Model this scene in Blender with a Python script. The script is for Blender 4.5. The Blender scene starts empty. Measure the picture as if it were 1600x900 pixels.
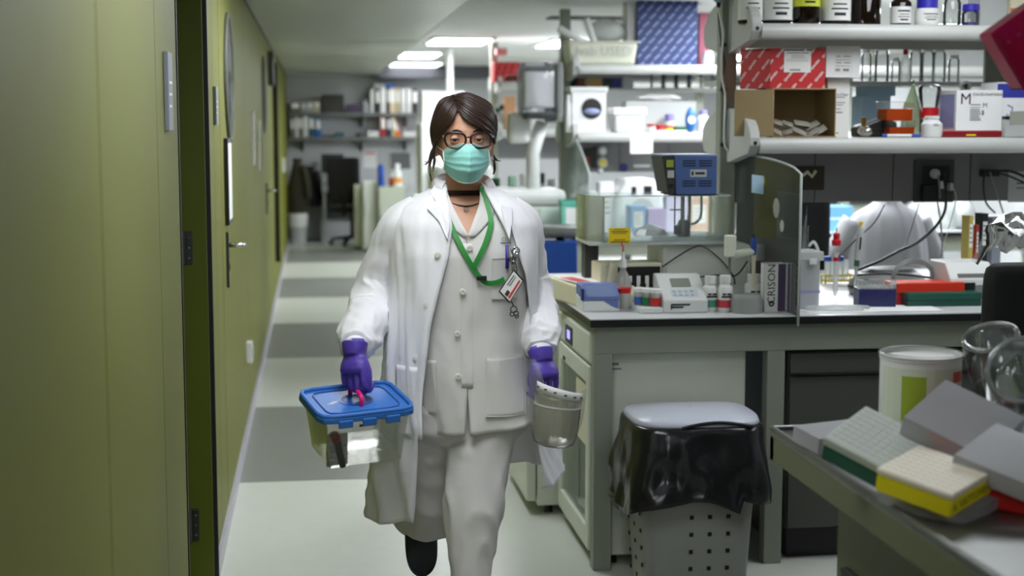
import bpy, bmesh, math, random
from mathutils import Vector as V, Matrix, noise as NZ
random.seed(7)
SC = bpy.context.scene
COL = SC.collection
# ------------------------------------------------------------------ camera
FPX = 2300.0
PIT = math.atan(255/FPX); YAW = math.atan(310/FPX*math.cos(PIT))
sa, ca, sp_, cp_ = math.sin(YAW), math.cos(YAW), math.sin(PIT), math.cos(PIT)
CF = V((sa*cp_, ca*cp_, -sp_)); CR = V((ca, -sa, 0)); CU = V((sa*sp_, ca*sp_, cp_)); CP = V((0, 0, 1.6))
cd = bpy.data.cameras.new('camera'); cam = bpy.data.objects.new('camera', cd); COL.objects.link(cam)
cd.sensor_width = 36; cd.lens = FPX/1600*36; cd.clip_start = 0.05; cd.clip_end = 100
mw = Matrix.Identity(4)
for i in range(3):
    mw[i][0] = CR[i]; mw[i][1] = CU[i]; mw[i][2] = -CF[i]; mw[i][3] = CP[i]
cam.matrix_world = mw
cd.dof.use_dof = True; cd.dof.focus_distance = 4.2; cd.dof.aperture_fstop = 2.6; cd.dof.aperture_blades = 7
SC.camera = cam
# ------------------------------------------------------------------ world, exposure
wd = bpy.data.worlds.new('world'); SC.world = wd; wd.use_nodes = True
wd.node_tree.nodes['Background'].inputs[0].default_value = (0.75, 0.8, 0.85, 1)
wd.node_tree.nodes['Background'].inputs[1].default_value = 0.15
SC.view_settings.view_transform = 'Standard'; SC.view_settings.look = 'None'
SC.view_settings.exposure = 0.5; SC.view_settings.gamma = 1.0; SC.view_settings.use_curve_mapping = False
LAMP = 26.0          # radiance of the ceiling fixtures over the lab
LAMP_C = 11.0         # of the unseen corridor fixtures added for extra light
# ------------------------------------------------------------------ helpers
def ray(px, py): return CF*FPX + CR*(px-800) + CU*(450-py)
def at(px, py, Y): d = ray(px, py); return CP + d*(Y/d.y)
def oz(px, py, z): d = ray(px, py); return CP + d*((z-1.6)/d.z)
def ox(px, py, x): d = ray(px, py); return CP + d*(x/d.x)
def sp(px0, py0, px1, py1, Y, z=None):
    a = at(px0, py1, Y); b = at(px1, py0, Y)
    return V(((a.x+b.x)/2, Y, a.z if z is None else z)), b.x-a.x, b.z-(a.z if z is None else z)
def fp(px0, py0, px1, py1, z):
    Y = oz((px0+px1)/2, py1, z).y
    return sp(px0, py0, px1, py1, Y, z)
def s2l(v):
    v /= 255.0
    return v/12.92 if v <= .04045 else ((v+.055)/1.055)**2.4
def rgb(c): return (s2l(c[0]), s2l(c[1]), s2l(c[2]), 1)
MATS = {}
def mat(name, c=(200, 200, 200), rough=.5, metal=0., var=.06, scale=6., bump=0., bscale=40., emit=0., coat=0., stretch=None, sheen=0., spec=.5):
    if name in MATS: return MATS[name]
    m = bpy.data.materials.new(name); m.use_nodes = True; MATS[name] = m
    nt = m.node_tree; n = nt.nodes; L = nt.links; bs = n['Principled BSDF']
    tc = n.new('ShaderNodeTexCoord'); mp = n.new('ShaderNodeMapping'); L.new(tc.outputs['Object'], mp.inputs[0])
    if stretch: mp.inputs['Scale'].default_value = stretch
    nz = n.new('ShaderNodeTexNoise'); nz.inputs['Scale'].default_value = scale; nz.inputs['Detail'].default_value = 4
    L.new(mp.outputs[0], nz.inputs['Vector'])
    mx = n.new('ShaderNodeMix'); mx.data_type = 'RGBA'
    cc = rgb(c)
    mx.inputs[6].default_value = tuple(min(1, v*(1-var)) for v in cc[:3])+(1,)
    mx.inputs[7].default_value = tuple(min(1, v*(1+var)) for v in cc[:3])+(1,)
    L.new(nz.outputs['Fac'], mx.inputs[0]); L.new(mx.outputs[2], bs.inputs['Base Color'])
    bs.inputs['Roughness'].default_value = rough; bs.inputs['Metallic'].default_value = metal
    bs.inputs['Specular IOR Level'].default_value = spec
    bs.inputs['Coat Weight'].default_value = coat; bs.inputs['Sheen Weight'].default_value = sheen
    if bump:
        b = n.new('ShaderNodeBump'); nb = n.new('ShaderNodeTexNoise'); nb.inputs['Scale'].default_value = bscale; nb.inputs['Detail'].default_value = 3
        L.new(mp.outputs[0], nb.inputs['Vector']); L.new(nb.outputs['Fac'], b.inputs['Height'])
        b.inputs['Strength'].default_value = bump; b.inputs['Distance'].default_value = .01; L.new(b.outputs[0], bs.inputs['Normal'])
    if emit:
        bs.inputs['Emission Color'].default_value = cc; bs.inputs['Emission Strength'].default_value = emit
    return m
def clear(name, c=(255, 255, 255), haze=.1, rough=.05, gloss=.8, ior=1.42, bump=0., bscale=30., hz=None):
    # thin clear plastic or glass: transparent body, Fresnel gloss, a little milky diffuse
    if name in MATS: return MATS[name]
    m = bpy.data.materials.new(name); m.use_nodes = True; MATS[name] = m
    nt = m.node_tree; n = nt.nodes; L = nt.links
    n.remove(n['Principled BSDF']); out = n['Material Output']
    t = n.new('ShaderNodeBsdfTransparent'); t.inputs[0].default_value = tuple(v**.3 for v in rgb(c)[:3])+(1,)
    d = n.new('ShaderNodeBsdfDiffuse'); d.inputs[0].default_value = rgb(hz or c)
    tl = n.new('ShaderNodeBsdfTranslucent'); tl.inputs[0].default_value = rgb(hz or c)
    dm = n.new('ShaderNodeMixShader'); dm.inputs[0].default_value = .5; L.new(d.outputs[0], dm.inputs[1]); L.new(tl.outputs[0], dm.inputs[2])
    a = n.new('ShaderNodeMixShader'); L.new(t.outputs[0], a.inputs[1]); L.new(dm.outputs[0], a.inputs[2])
    tc = n.new('ShaderNodeTexCoord'); nz = n.new('ShaderNodeTexNoise'); nz.inputs['Scale'].default_value = 5; L.new(tc.outputs['Object'], nz.inputs['Vector'])
    mr = n.new('ShaderNodeMapRange'); mr.inputs[3].default_value = haze*.85; mr.inputs[4].default_value = min(1, haze*1.15)
    L.new(nz.outputs['Fac'], mr.inputs[0]); L.new(mr.outputs[0], a.inputs[0])
    g = n.new('ShaderNodeBsdfGlossy'); g.inputs['Roughness'].default_value = rough
    fr = n.new('ShaderNodeFresnel'); fr.inputs['IOR'].default_value = ior
    mu = n.new('ShaderNodeMath'); mu.operation = 'MULTIPLY'; mu.inputs[1].default_value = gloss; L.new(fr.outputs[0], mu.inputs[0])
    e = n.new('ShaderNodeMixShader'); L.new(mu.outputs[0], e.inputs[0]); L.new(a.outputs[0], e.inputs[1]); L.new(g.outputs[0], e.inputs[2])
    if bump:
        b = n.new('ShaderNodeBump'); nb = n.new('ShaderNodeTexNoise'); nb.inputs['Scale'].default_value = bscale
        L.new(tc.outputs['Object'], nb.inputs['Vector']); L.new(nb.outputs['Fac'], b.inputs['Height']); b.inputs['Strength'].default_value = bump; b.inputs['Distance'].default_value = .01
        for q in (g, d, fr): L.new(b.outputs[0], q.inputs['Normal'])
    L.new(e.outputs[0], out.inputs[0])
    return m
class G:
    """collects boxes, lathes, tubes, prisms and grids of ONE part"""
    def __init__(s): s.v = []; s.f = []
    def add(s, vs, fs, mt=None):
        o = len(s.v)
        s.v += [tuple(mt @ V(p)) if mt else tuple(p) for p in vs]; s.f += [[i+o for i in f] for f in fs]; return s
    def box(s, c, d, mt=None, taper=1.0):
        x, y, z = c; a, b, h = d[0]/2, d[1]/2, d[2]/2; t = taper
        vs = [(x-a, y-b, z-h), (x+a, y-b, z-h), (x+a, y+b, z-h), (x-a, y+b, z-h), (x-a*t, y-b*t, z+h), (x+a*t, y-b*t, z+h), (x+a*t, y+b*t, z+h), (x-a*t, y+b*t, z+h)]
        return s.add(vs, [[3, 2, 1, 0], [4, 5, 6, 7], [0, 1, 5, 4], [1, 2, 6, 5], [2, 3, 7, 6], [3, 0, 4, 7]], mt)
    def b2(s, x0, x1, y0, y1, z0, z1): return s.box(((x0+x1)/2, (y0+y1)/2, (z0+z1)/2), (x1-x0, y1-y0, z1-z0))
    def lathe(s, prof, n=24, c=(0, 0, 0), mt=None, sx=1, sy=1):
        vs = []; fs = []; m = len(prof)
        for r, z in prof:
            for i in range(n):
                t = 2*math.pi*i/n; vs.append((c[0]+r*sx*math.cos(t), c[1]+r*sy*math.sin(t), c[2]+z))
        for j in range(m-1):
            for i in range(n):
                k = (i+1) % n; fs.append([j*n+i, j*n+k, (j+1)*n+k, (j+1)*n+i])
        if prof[0][0] > 1e-5: fs.append(list(range(n))[::-1])
        if prof[-1][0] > 1e-5: fs.append([(m-1)*n+i for i in range(n)])
        return s.add(vs, fs, mt)
    def ring(s, R, r, c=(0, 0, 0), n=32, k=8, mt=None, sx=1, sy=1):
        vs = []; fs = []
        for i in range(n):
            t = 2*math.pi*i/n
            for j in range(k):
                a = 2*math.pi*j/k; q = R+r*math.cos(a); vs.append((c[0]+q*sx*math.cos(t), c[1]+q*sy*math.sin(t), c[2]+r*math.sin(a)))
        for i in range(n):
            for j in range(k):
                i2 = (i+1) % n; j2 = (j+1) % k; fs.append([i*k+j, i2*k+j, i2*k+j2, i*k+j2])
        return s.add(vs, fs, mt)
    def tube(s, pts, r, n=8, cap=True, closed=False, flat=1.0, wob=None, up=None):
        pts = [V(p) for p in pts]; m = len(pts); rs = r if isinstance(r, (list, tuple)) else [r]*m
        vs = []; fs = []; pn = None
        for i, p in enumerate(pts):
            if closed: d = pts[(i+1) % m]-pts[i-1]
            else: d = pts[min(i+1, m-1)]-pts[max(i-1, 0)]
            d.normalize()
            if pn is None:
                u = V(up) if up else (V((0, 0, 1)) if abs(d.z) < .9 else V((0, 1, 0)))
                pn = (u-d*u.dot(d)).normalized()
            else: pn = (pn-d*pn.dot(d)).normalized()
            b = d.cross(pn)
            for j in range(n):
                a = 2*math.pi*j/n; q = rs[i]
                w = pn*math.cos(a)*q*flat + b*math.sin(a)*q
                if wob: w *= wob(i/(m-1), a, p)
                vs.append(p+w)
        lim = m if closed else m-1
        for i in range(lim):
            i2 = (i+1) % m
            for j in range(n):
                k = (j+1) % n; fs.append([i*n+j, i2*n+j, i2*n+k, i*n+k][::-1])
        if cap and not closed: fs.append(list(range(n))); fs.append([(m-1)*n+j for j in range(n)][::-1])
        return s.add(vs, fs)
    def prism(s, poly, h0, h1, ax='z', mt=None):
        n = len(poly)
        f = {'z': lambda a, b, h: (a, b, h), 'y': lambda a, b, h: (a, h, b), 'x': lambda a, b, h: (h, a, b)}[ax]
        vs = [f(a, b, h0) for a, b in poly]+[f(a, b, h1) for a, b in poly]
        fs = [list(range(n))[::-1], [n+i for i in range(n)]]+[[i, (i+1) % n, n+(i+1) % n, n+i] for i in range(n)]
        return s.add(vs, fs, mt)
    def grid(s, rows, wrap=False):
        m = len(rows); n = len(rows[0]); vs = [p for r in rows for p in r]; fs = []
        for j in range(m-1):
            for i in range(n if wrap else n-1):
                k = (i+1) % n; fs.append([j*n+i, j*n+k, (j+1)*n+k, (j+1)*n+i])
        return s.add(vs, fs)
    def ball(s, c, r, n=14, m=9):
        if not isinstance(r, (list, tuple)): r = (r, r, r)
        rows = []
        for j in range(m+1):
            t = math.pi*(j/m*.998+.001); rows.append([(c[0]+r[0]*math.sin(t)*math.cos(2*math.pi*i/n), c[1]+r[1]*math.sin(t)*math.sin(2*math.pi*i/n), c[2]-r[2]*math.cos(t)) for i in range(n)])
        s.grid(rows, True); o = len(s.v)-n*(m+1); s.f.append([o+i for i in range(n)][::-1]); s.f.append([o+m*n+i for i in range(n)]); return s
def O(name, g, m, parent=None, loc=None, rz=0, bev=0., smooth=False, sub=0, solid=0., remesh=0., rot=None, soff=0., crease=None):
    me = bpy.data.meshes.new(name); me.from_pydata(g.v, [], g.f); me.validate(); me.update()
    bm = bmesh.new(); bm.from_mesh(me); bmesh.ops.recalc_face_normals(bm, faces=bm.faces); bm.to_mesh(me); bm.free()
    me.materials.append(m); o = bpy.data.objects.new(name, me); COL.objects.link(o)
    if parent: o.parent = parent
    if loc is not None: o.location = loc
    if rot: o.rotation_euler = rot
    elif rz: o.rotation_euler = (0, 0, rz)
    if remesh:
        q = o.modifiers.new('r', 'REMESH'); q.mode = 'VOXEL'; q.voxel_size = remesh; q.use_smooth_shade = True
        w = o.modifiers.new('s', 'SMOOTH'); w.factor = .5; w.iterations = 3; smooth = True
    if bev:
        q = o.modifiers.new('b', 'BEVEL'); q.width = bev; q.segments = 2; q.limit_method = 'ANGLE'; q.angle_limit = .7
    if solid:
        q = o.modifiers.new('t', 'SOLIDIFY'); q.thickness = solid; q.offset = soff
    if sub:
        q = o.modifiers.new('u', 'SUBSURF'); q.levels = sub; q.render_levels = sub
    if smooth:
        if smooth is True: me.shade_smooth()
        else:
            try: me.set_sharp_from_angle(angle=smooth); 
            except Exception: pass
            for p in me.polygons: p.use_smooth = True
    return o
def tag(o, label, cat, group=None, kind=None):
    o['label'] = label
    if cat: o['category'] = cat
    if group: o['group'] = group
    if kind: o['kind'] = kind
    return o
def T(name, label, cat, loc=(0, 0, 0), rz=0, group=None, rot=None):
    o = bpy.data.objects.new(name, None); COL.objects.link(o); o.location = loc; o.rotation_euler = rot or (0, 0, rz); o.empty_display_size = .05
    return tag(o, label, cat, group)
def S(name, g, m, parent=None, **k):
    o = O(name, g, m, parent, **k)
    if parent is None: o['kind'] = 'structure'
    return o
def dup(root, loc, rz=0, label=None, group=None):
    r = root.copy(); COL.objects.link(r); r.location = loc; r.rotation_euler = (0, 0, rz)
    if label: r['label'] = label
    if group: r['group'] = group
    for ch in list(root.children):
        c = ch.copy(); COL.objects.link(c); c.parent = r
        for g in list(ch.children):
            e = g.copy(); COL.objects.link(e); e.parent = c
    return r
_TX = {}
def text_mesh(s, size, bold=0.):
    k = (s, size, bold)
    if k in _TX: return _TX[k]
    cu = bpy.data.curves.new('txt', 'FONT'); cu.body = s; cu.size = size; cu.align_x = 'CENTER'; cu.align_y = 'CENTER'; cu.resolution_u = 2; cu.offset = size*bold
    o = bpy.data.objects.new('txt', cu); COL.objects.link(o); bpy.context.view_layer.update()
    me = bpy.data.meshes.new_from_object(o.evaluated_get(bpy.context.evaluated_depsgraph_get()))
    r = ([tuple(v.co) for v in me.vertices], [list(p.vertices) for p in me.polygons])
    bpy.data.objects.remove(o); bpy.data.curves.remove(cu); bpy.data.meshes.remove(me); _TX[k] = r
    return r
def lettering(name, s, size, m, parent, loc, rx=math.pi/2, rz=0., ry=0., bold=0., bar=None, rot=None):
    vs, fs = text_mesh(s, size); g = G(); g.add(vs, fs)
    o = O(name, g, m, parent, loc=loc, rot=rot or (rx, ry, rz))
    return o
def pattern(w, h, s, size, ang, dx, dy, dash=False, stag=.27):
    """diagonal rows of a word clipped to a w x h rectangle, in the plane"""
    if dash: tv = [(-size*.9, -size*.22, 0), (size*.9, -size*.22, 0), (size*.9, size*.22, 0), (-size*.9, size*.22, 0)]; tf = [[0, 1, 2, 3]]
    else: tv, tf = text_mesh(s, size, .025)
    bm = bmesh.new(); R = Matrix.Rotation(ang, 4, 'Z'); j = -2; row = 0
    while j*dy < h+2*dy:
        i = -2
        while i*dx < w+2*dx:
            p = V((i*dx+((row*stag) % 1)*dx, j*dy, 0)); i += 1
            q = [p+R @ V(t) for t in tv]
            if max(a.x for a in q) < 0 or min(a.x for a in q) > w or max(a.y for a in q) < 0 or min(a.y for a in q) > h: continue
            vv = [bm.verts.new(a) for a in q]
            for f in tf:
                try: bm.faces.new([vv[k] for k in f])
                except ValueError: pass
        j += 1; row += 1
    for co, no in (((0, 0, 0), (-1, 0, 0)), ((w, 0, 0), (1, 0, 0)), ((0, 0, 0), (0, -1, 0)), ((0, h, 0), (0, 1, 0))):
        bmesh.ops.bisect_plane(bm, geom=bm.verts[:]+bm.edges[:]+bm.faces[:], plane_co=co, plane_no=no, clear_outer=True)
    bm.verts.ensure_lookup_table()
    vs = [tuple(v.co) for v in bm.verts]; bm.verts.index_update(); fs = [[v.index for v in f.verts] for f in bm.faces]; bm.free()
    return vs, fs
def cr(P, n):
    """Catmull-Rom through points P, n samples"""
    P = [V(p) for p in P]; out = []; m = len(P)-1
    for k in range(n):
        t = k/(n-1)*m; i = min(int(t), m-1); u = t-i
        a = P[max(i-1, 0)]; b = P[i]; c = P[i+1]; d = P[min(i+2, m)]
        out.append(.5*((2*b)+(c-a)*u+(2*a-5*b+4*c-d)*u*u+(3*b-a-3*c+d)*u**3))
    return out
def prints(name, rects, m, parent, y=-.0008, th=.0004):
    """a block of flat printed bars on a front face (x0,x1,z0,z1)"""
    g = G()
    for x0, x1, z0, z1 in rects: g.b2(x0, x1, y-th, y, z0, z1)
    return O(name, g, m, parent)
# ------------------------------------------------------------------ materials
WHITE = mat('white_plastic', (222, 224, 222), .42)
OFFW = mat('offwhite_plastic', (212, 214, 196), .45)
CREAM = mat('cream_plastic', (214, 210, 182), .45)
LGREY = mat('light_grey_plastic', (176, 180, 178), .45)
GREY = mat('grey_plastic', (120, 124, 122), .5)
DGREY = mat('dark_grey_plastic', (58, 60, 60), .5)
BLACK = mat('black_plastic', (16, 16, 17), .42)
PAPER = mat('paper', (232, 232, 232), .8)
INK = mat('ink', (38, 38, 44), .8)
RED = mat('red_plastic', (190, 24, 28), .4)
BLUE = mat('blue_plastic', (34, 74, 160), .4)
GREEN = mat('green_plastic', (24, 92, 62), .45)
YELLOW = mat('yellow_plastic', (226, 200, 30), .45)
STEEL = mat('steel', (190, 192, 190), .22, 1., bump=.05, bscale=120)
DSTEEL = mat('dark_steel', (92, 92, 92), .3, 1.)
FRAME = mat('frame_grey_green', (140, 145, 132), .42, bump=.05, bscale=200)
FRAMEL = mat('shelf_grey', (186, 188, 184), .4)
CLEARP = clear('clear_plastic', (250, 252, 250), .08, .06)
MILKY = clear('milky_plastic', (236, 240, 238), .55, .2)
GLASS = clear('clear_glass', (238, 244, 242), .05, .02, 1.2, 1.5)
LABELM = mat('label_paper', (226, 226, 222), .7)
CARD = mat('cardboard', (158, 138, 100), .8, var=.1, bump=.1, bscale=60)
AMBER = clear('amber_glass', (8, 3, 1), .5, .05, 1.1, 1.5, hz=(40, 20, 8))
# ================================================================== STRUCTURE
WL = -.365; XR = 6.4; YB = 20.7; YF = -2.36; ZS = 2.285; ZC = 2.40
FL_L = mat('vinyl_light', (200, 203, 193), .34, var=.05, scale=14, bump=.03, bscale=90)
FL_D = mat('vinyl_grey', (128, 130, 124), .34, var=.05, scale=14, bump=.03, bscale=90)
WGREEN = mat('green_laminate', (106, 109, 34), .5, var=.05, scale=2., spec=.15)
WGREEN2 = mat('green_laminate_door', (88, 98, 22), .5, var=.06, scale=2., spec=.3)
WALLW = mat('painted_wall', (186, 188, 190), .75, bump=.05, bscale=160)
DARKW = mat('dark_grey_wall', (84, 84, 90), .7)
CEILW = mat('ceiling_paint', (205, 207, 205), .7, bump=.04, bscale=120)
SOFF = mat('soffit_metal', (178, 182, 168), .35, .25, var=.08, scale=1.2, bump=.25, bscale=3.0, stretch=(.3, 12, 1))
RUB = mat('black_rubber', (14, 15, 14), .5)
BASEM = mat('baseboard_vinyl', (168, 166, 174), .45)

fl = S('floor', G().b2(WL-.2, XR, YF, YB, -.08, -.003), DGREY)
k = -5
while True:
    y0 = 6.59+1.79*k; y1 = min(y0+1.79, YB)
    if y0 >= YB-.05: break
    S('floor_band', G().b2(WL-.05, XR, y0+.002, y1-.002, -.003, 0), FL_D if k % 2 == 0 else FL_L, fl); k += 1

wl = S('wall_left', G().b2(WL-.32, WL-.16, YF, YB, 0, ZC).b2(WL-.16, WL-.012, YF, 4.10, 0, ZC).b2(WL-.16, WL-.012, 5.06, YB, 0, ZC).b2(WL-.16, WL-.012, 4.10, 5.06, 2.14, ZC), RUB)
seams = [YF, -1.2, 0., 1.3, 2.615, 3.56, 4.095, None, 5.075, 5.55, 5.93, None, 7.02, 8.05, 9.2, 10.35, None, 11.55, 12.6, 13.62, 15.4, 17.2, 19.0, YB]
for a, b in zip(seams[:-1], seams[1:]):
    if a is None or b is None: continue
    S('wall_panel', G().b2(WL-.012, WL, a+.003, b-.003, .0, ZS-.012), WGREEN, wl, bev=.002)
S('wall_panel', G().b2(WL-.012, WL, 4.098, 5.072, 2.14, ZS-.012), WGREEN, wl, bev=.002)
S('ceiling_joint', G().b2(WL-.012, WL+.006, YF, YB, ZS-.012, ZS), RUB, wl)
# recessed door beside the camera
d1 = S('door_1', G().b2(WL-.155, WL-.105, 4.12, 5.04, .01, 2.13), WGREEN2)
S('jamb', G().b2(WL-.16, WL+.001, 5.045, 5.075, 0, 2.16), WGREEN2, d1)
S('gasket', G().b2(WL-.104, WL-.085, 4.90, 5.044, 0, 2.14), RUB, d1)
S('gasket', G().b2(WL-.02, WL+.016, 5.076, 5.092, 0, ZS-.012), RUB, d1)
S('gasket', G().b2(WL-.03, WL+.003, 4.096, 4.112, 0, ZS-.012), RUB, d1)
for py in (387, 820):
    z = at(297, py, 5.04).z
    h = S('hinge', G().b2(WL-.10, WL-.045, 5.034, 5.045, z-.055, z+.055), DSTEEL, d1, bev=.002)
    S('knuckle', G().lathe([(.009, -.055), (.009, .055)], 12, (WL-.078, 5.03, z)), DSTEEL, h)
    g = G()
    for dz in (-.035, 0, .035): g.lathe([(.004, 0), (.004, .003)], 8, (0, 0, 0), Matrix.Translation((WL-.055, 5.034, z+dz)) @ Matrix.Rotation(math.pi/2, 4, 'X'))
    S('screw', g, STEEL, h)
def porthole_door(name, y0, y1, yc, zc, r, yh):
    d = S(name, G().b2(WL-.012, WL+.0005, y0+.004, y1-.004, .008, ZS-.014), WGREEN, bev=.002)
    ro = Matrix.Rotation(math.pi/2, 4, 'Y')
    S('porthole_rim', G().ring(r, .012, (0, 0, 0), 40, 8, Matrix.Translation((WL+.004, yc, zc)) @ ro), mat('porthole_grey', (84, 86, 78), .6), d, smooth=True)
    S('porthole_glass', G().lathe([(r-.004, -.004), (r-.004, .004)], 40, (0, 0, 0), Matrix.Translation((WL+.004, yc, zc)) @ ro), mat('dark_pane', (46, 50, 44), .12), d)
    hp = S('handle_plate', G().b2(WL, WL+.012, yh-.022, yh+.022, .93, 1.16), DSTEEL, d, bev=.003)
    S('lever', G().tube([(WL+.01, yh, 1.105), (WL+.06, yh, 1.105), (WL+.068, yh+.012, 1.105), (WL+.068, yh+.12, 1.1)], .0095, 10), STEEL, hp, smooth=True)
    S('keyhole', G().b2(WL+.012, WL+.014, yh-.006, yh+.006, 1.0, 1.03), BLACK, hp)
    return d
d2 = porthole_door('door_2', 5.93, 7.02, 6.52, 1.80, .27, 6.17)
d3 = porthole_door('door_3', 10.35, 11.55, 11.05, 1.82, .27, 11.3)
ph = S('notice_frame', G().b2(WL, WL+.018, 6.12, 6.36, 1.19, 1.545), BLACK, d2, bev=.003)
S('notice', G().b2(WL+.018, WL+.019, 6.135, 6.345, 1.21, 1.525), PAPER, ph)
S('door_edge_strip', G().b2(WL-.01, WL+.045, 13.615, 13.66, .35, 2.16), RUB, wl)
tag(O('closer_bracket', G().b2(WL, WL+.05, 12.3, 12.5, 1.92, 2.2), DSTEEL, bev=.006), 'dark metal door closer high on the far green wall', 'door closer')
for nm, y, z0, z1, dy, m_, lab, cat in (
    ('room_sign', 3.80, 1.585, 1.78, .11, mat('sign_grey', (126, 130, 138), .5), 'grey printed room sign on the nearest green panel', 'sign'),
    ('small_sign', 5.60, 1.60, 1.74, .10, MATS['sign_grey'], 'small grey room sign just before the porthole door', 'sign'),
    ('paper_notice', 9.0, 1.36, 1.68, .06, PAPER, 'tall narrow white notice on green wall between the porthole doors', 'notice'),
    ('paper_notice', 9.9, 1.30, 1.63, .06, PAPER, 'tall white notice beside the farther porthole door', 'notice'),
    ('wall_socket', 7.75, .365, .47, .10, WHITE, 'white wall socket low on green corridor wall', 'socket'),
    ('light_switch', 17.4, 1.05, 1.22, .12, WHITE, 'white switch box at far end of green wall', 'switch')):
    t = T(nm, lab, cat, (WL, y, z0)); h = z1-z0
    O('plate', G().b2(.0, .012 if m_ is not WHITE else .03, -dy/2, dy/2, 0, h), m_, t, bev=.002)
    if m_ is WHITE:
        O('rocker', G().b2(.03, .034, -dy*.3, dy*.3, h*.25, h*.75), LGREY, t)
    else:
        g = G()
        for i in range(3): g.b2(.0122, .0126, -dy*.35, dy*(.1+.1*i), h*(.3+.15*i), h*(.33+.15*i))
        O('print', g, INK if m_ is PAPER else WHITE, t)
S('baseboard_left', G().b2(WL, WL+.012, 5.1, YB, 0, .07).b2(WL, WL+.012, YF, 4.09, 0, .07), BASEM)

# ceiling with the low metal soffit over the corridor
ce = S('ceiling', G().b2(WL-.3, XR, YF, YB, ZC, ZC+.1), CEILW)
S('soffit', G().b2(WL-.02, .86, YF, YB, ZS, ZC), SOFF, ce)
S('soffit_edge', G().b2(.86, .875, YF, YB, ZS-.004, ZC), FRAMEL, ce)
S('access_panel', G().b2(.30, .84, 12.2, 14.4, ZS-.006, ZS), SOFF, ce, bev=.002)
g = G()
for i in range(4): g.b2(1.75+.55*0, 2.4, 10.9+.07*i, 10.93+.07*i, ZC-.012, ZC)
S('air_slot', g, DGREY, ce)
S('ceiling_beam', G().b2(.875, XR, 20.25, YB, ZC-.16, ZC), DARKW, ce)
S('wall_back', G().b2(WL-.3, XR, YB, YB+.1, 0, ZC), WALLW)
S('wall_right', G().b2(XR, XR+.1, YF, YB, 0, ZC), WALLW)
S('wall_front', G().b2(WL-.3, XR, YF-.1, YF, 0, ZC), WALLW)
def fixture(x0, x1, y0, y1, z, lab, L):
    t = T('ceiling_light', lab, 'light', ((x0+x1)/2, (y0+y1)/2, z), group='ceiling light panels'); w = (x1-x0)/2; d = (y1-y0)/2
    O('frame', G().b2(-w, w, -d, -d+.03, -.02, 0).b2(-w, w, d-.03, d, -.02, 0).b2(-w, -w+.03, -d, d, -.02, 0).b2(w-.03, w, -d, d, -.02, 0), WHITE, t)
    O('diffuser', G().b2(-w+.03, w-.03, -d+.03, d-.03, -.014, -.004), mat('lamp_%d' % int(L*10), (246, 250, 255), .6, var=.0, emit=L), t)
F1 = 'bright ceiling light panel farther along the lab ceiling'
def fpx(px0, px1, py0, py1, lab, k=1.):
    a = oz(px0, py0, ZC); b = oz(px1, py1, ZC); fixture(max(.89, at(px0, (py0+py1)/2, (a.y+b.y)/2).x), at(px1, (py0+py1)/2, (a.y+b.y)/2).x, b.y if b.y < a.y else a.y, max(a.y, b.y), ZC, lab, LAMP*k)
fpx(668, 765, 57, 68, 'bright ceiling light panel nearest on the visible ceiling')
fpx(620, 687, 80, 89, 'bright ceiling light panel in the middle of the three by the soffit', .6)
fpx(608, 690, 96, 103, 'bright ceiling light panel farthest back by the soffit', .2)
fpx(845, 930, 60, 72, 'bright ceiling light panel right of the second shelf post')
for y in (0.2, 4.0, 7.2):  # out-of-view panels, placed and dimmed to brighten the first bench and shelves
    for x in (2.0, 4.2):
        fixture(x, x+.6, y, y+1.2, ZC, 'added ceiling light panel over the lab benches outside the picture', LAMP*(.05 if y < 3 else .30 if y < 5 else .62))
for x in (3.4, 4.8):  # concealed panels added to brighten the back of the lab
    fixture(x, x+.6, 11.2, 12.4, ZC, 'added ceiling light panel hidden behind the shelves on the right', LAMP*1.4)
    fixture(x, x+.6, 16.2, 17.4, ZC, 'added ceiling light panel hidden far behind the shelves on the right', LAMP*1.4)
fixture(2.75, 3.35, 8.3, 9.5, ZC, 'added ceiling light panel hidden above the blue patterned box', LAMP*1.2)  # another concealed panel, added to lift the second row
for y, k in ((-1.6, 1.6), (2.4, .85), (5.5, 1.1)):  # soffit panels out of view, added to brighten person, legs and floor
    fixture(.0, .5, y, y+1.2, ZS, 'unseen corridor ceiling light panel added to light person and floor', LAMP_C*k)

# ================================================================== BENCHES
ZB = .92; XB = .955
BTOP = mat('bench_top', (196, 198, 198), .35, bump=.03, bscale=200)
BEDGE = mat('bench_edge', (22, 22, 24), .4)
def bench(Yc, lab, x1=5.4, row=1):
    t = T('lab_bench', lab, 'bench', (XB, Yc-.8, 0)); L = x1-XB
    O('worktop', G().b2(0, L, 0, 1.6, ZB-.004, ZB), BTOP, t)
    O('edge_band', G().b2(0, L, .0005, 1.599, ZB-.03, ZB-.004), BEDGE, t)
    O('top_rail', G().b2(.02, L-.02, .03, .09, ZB-.13, ZB-.03).b2(.02, .07, .09, 1.55, ZB-.10, ZB-.03).b2(.02, L-.02, 1.5, 1.55, ZB-.1, ZB-.03), FRAME, t, bev=.003)
    for x in (.02, .655, 2.1, L-.1):
        O('leg', G().b2(x, x+.066, .03, .09, 0, ZB-.13), FRAME, t, bev=.003)
        O('leg', G().b2(x, x+.066, 1.49, 1.55, 0, ZB-.1), FRAME, t, bev=.003)
    return t
bench(5.85, 'long lab bench with white top and black edge crossing behind the bin')
bench(9.75, 'second lab bench row with white instruments behind the first')
bench(13.65, 'third lab bench row farther back in the lab')
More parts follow.
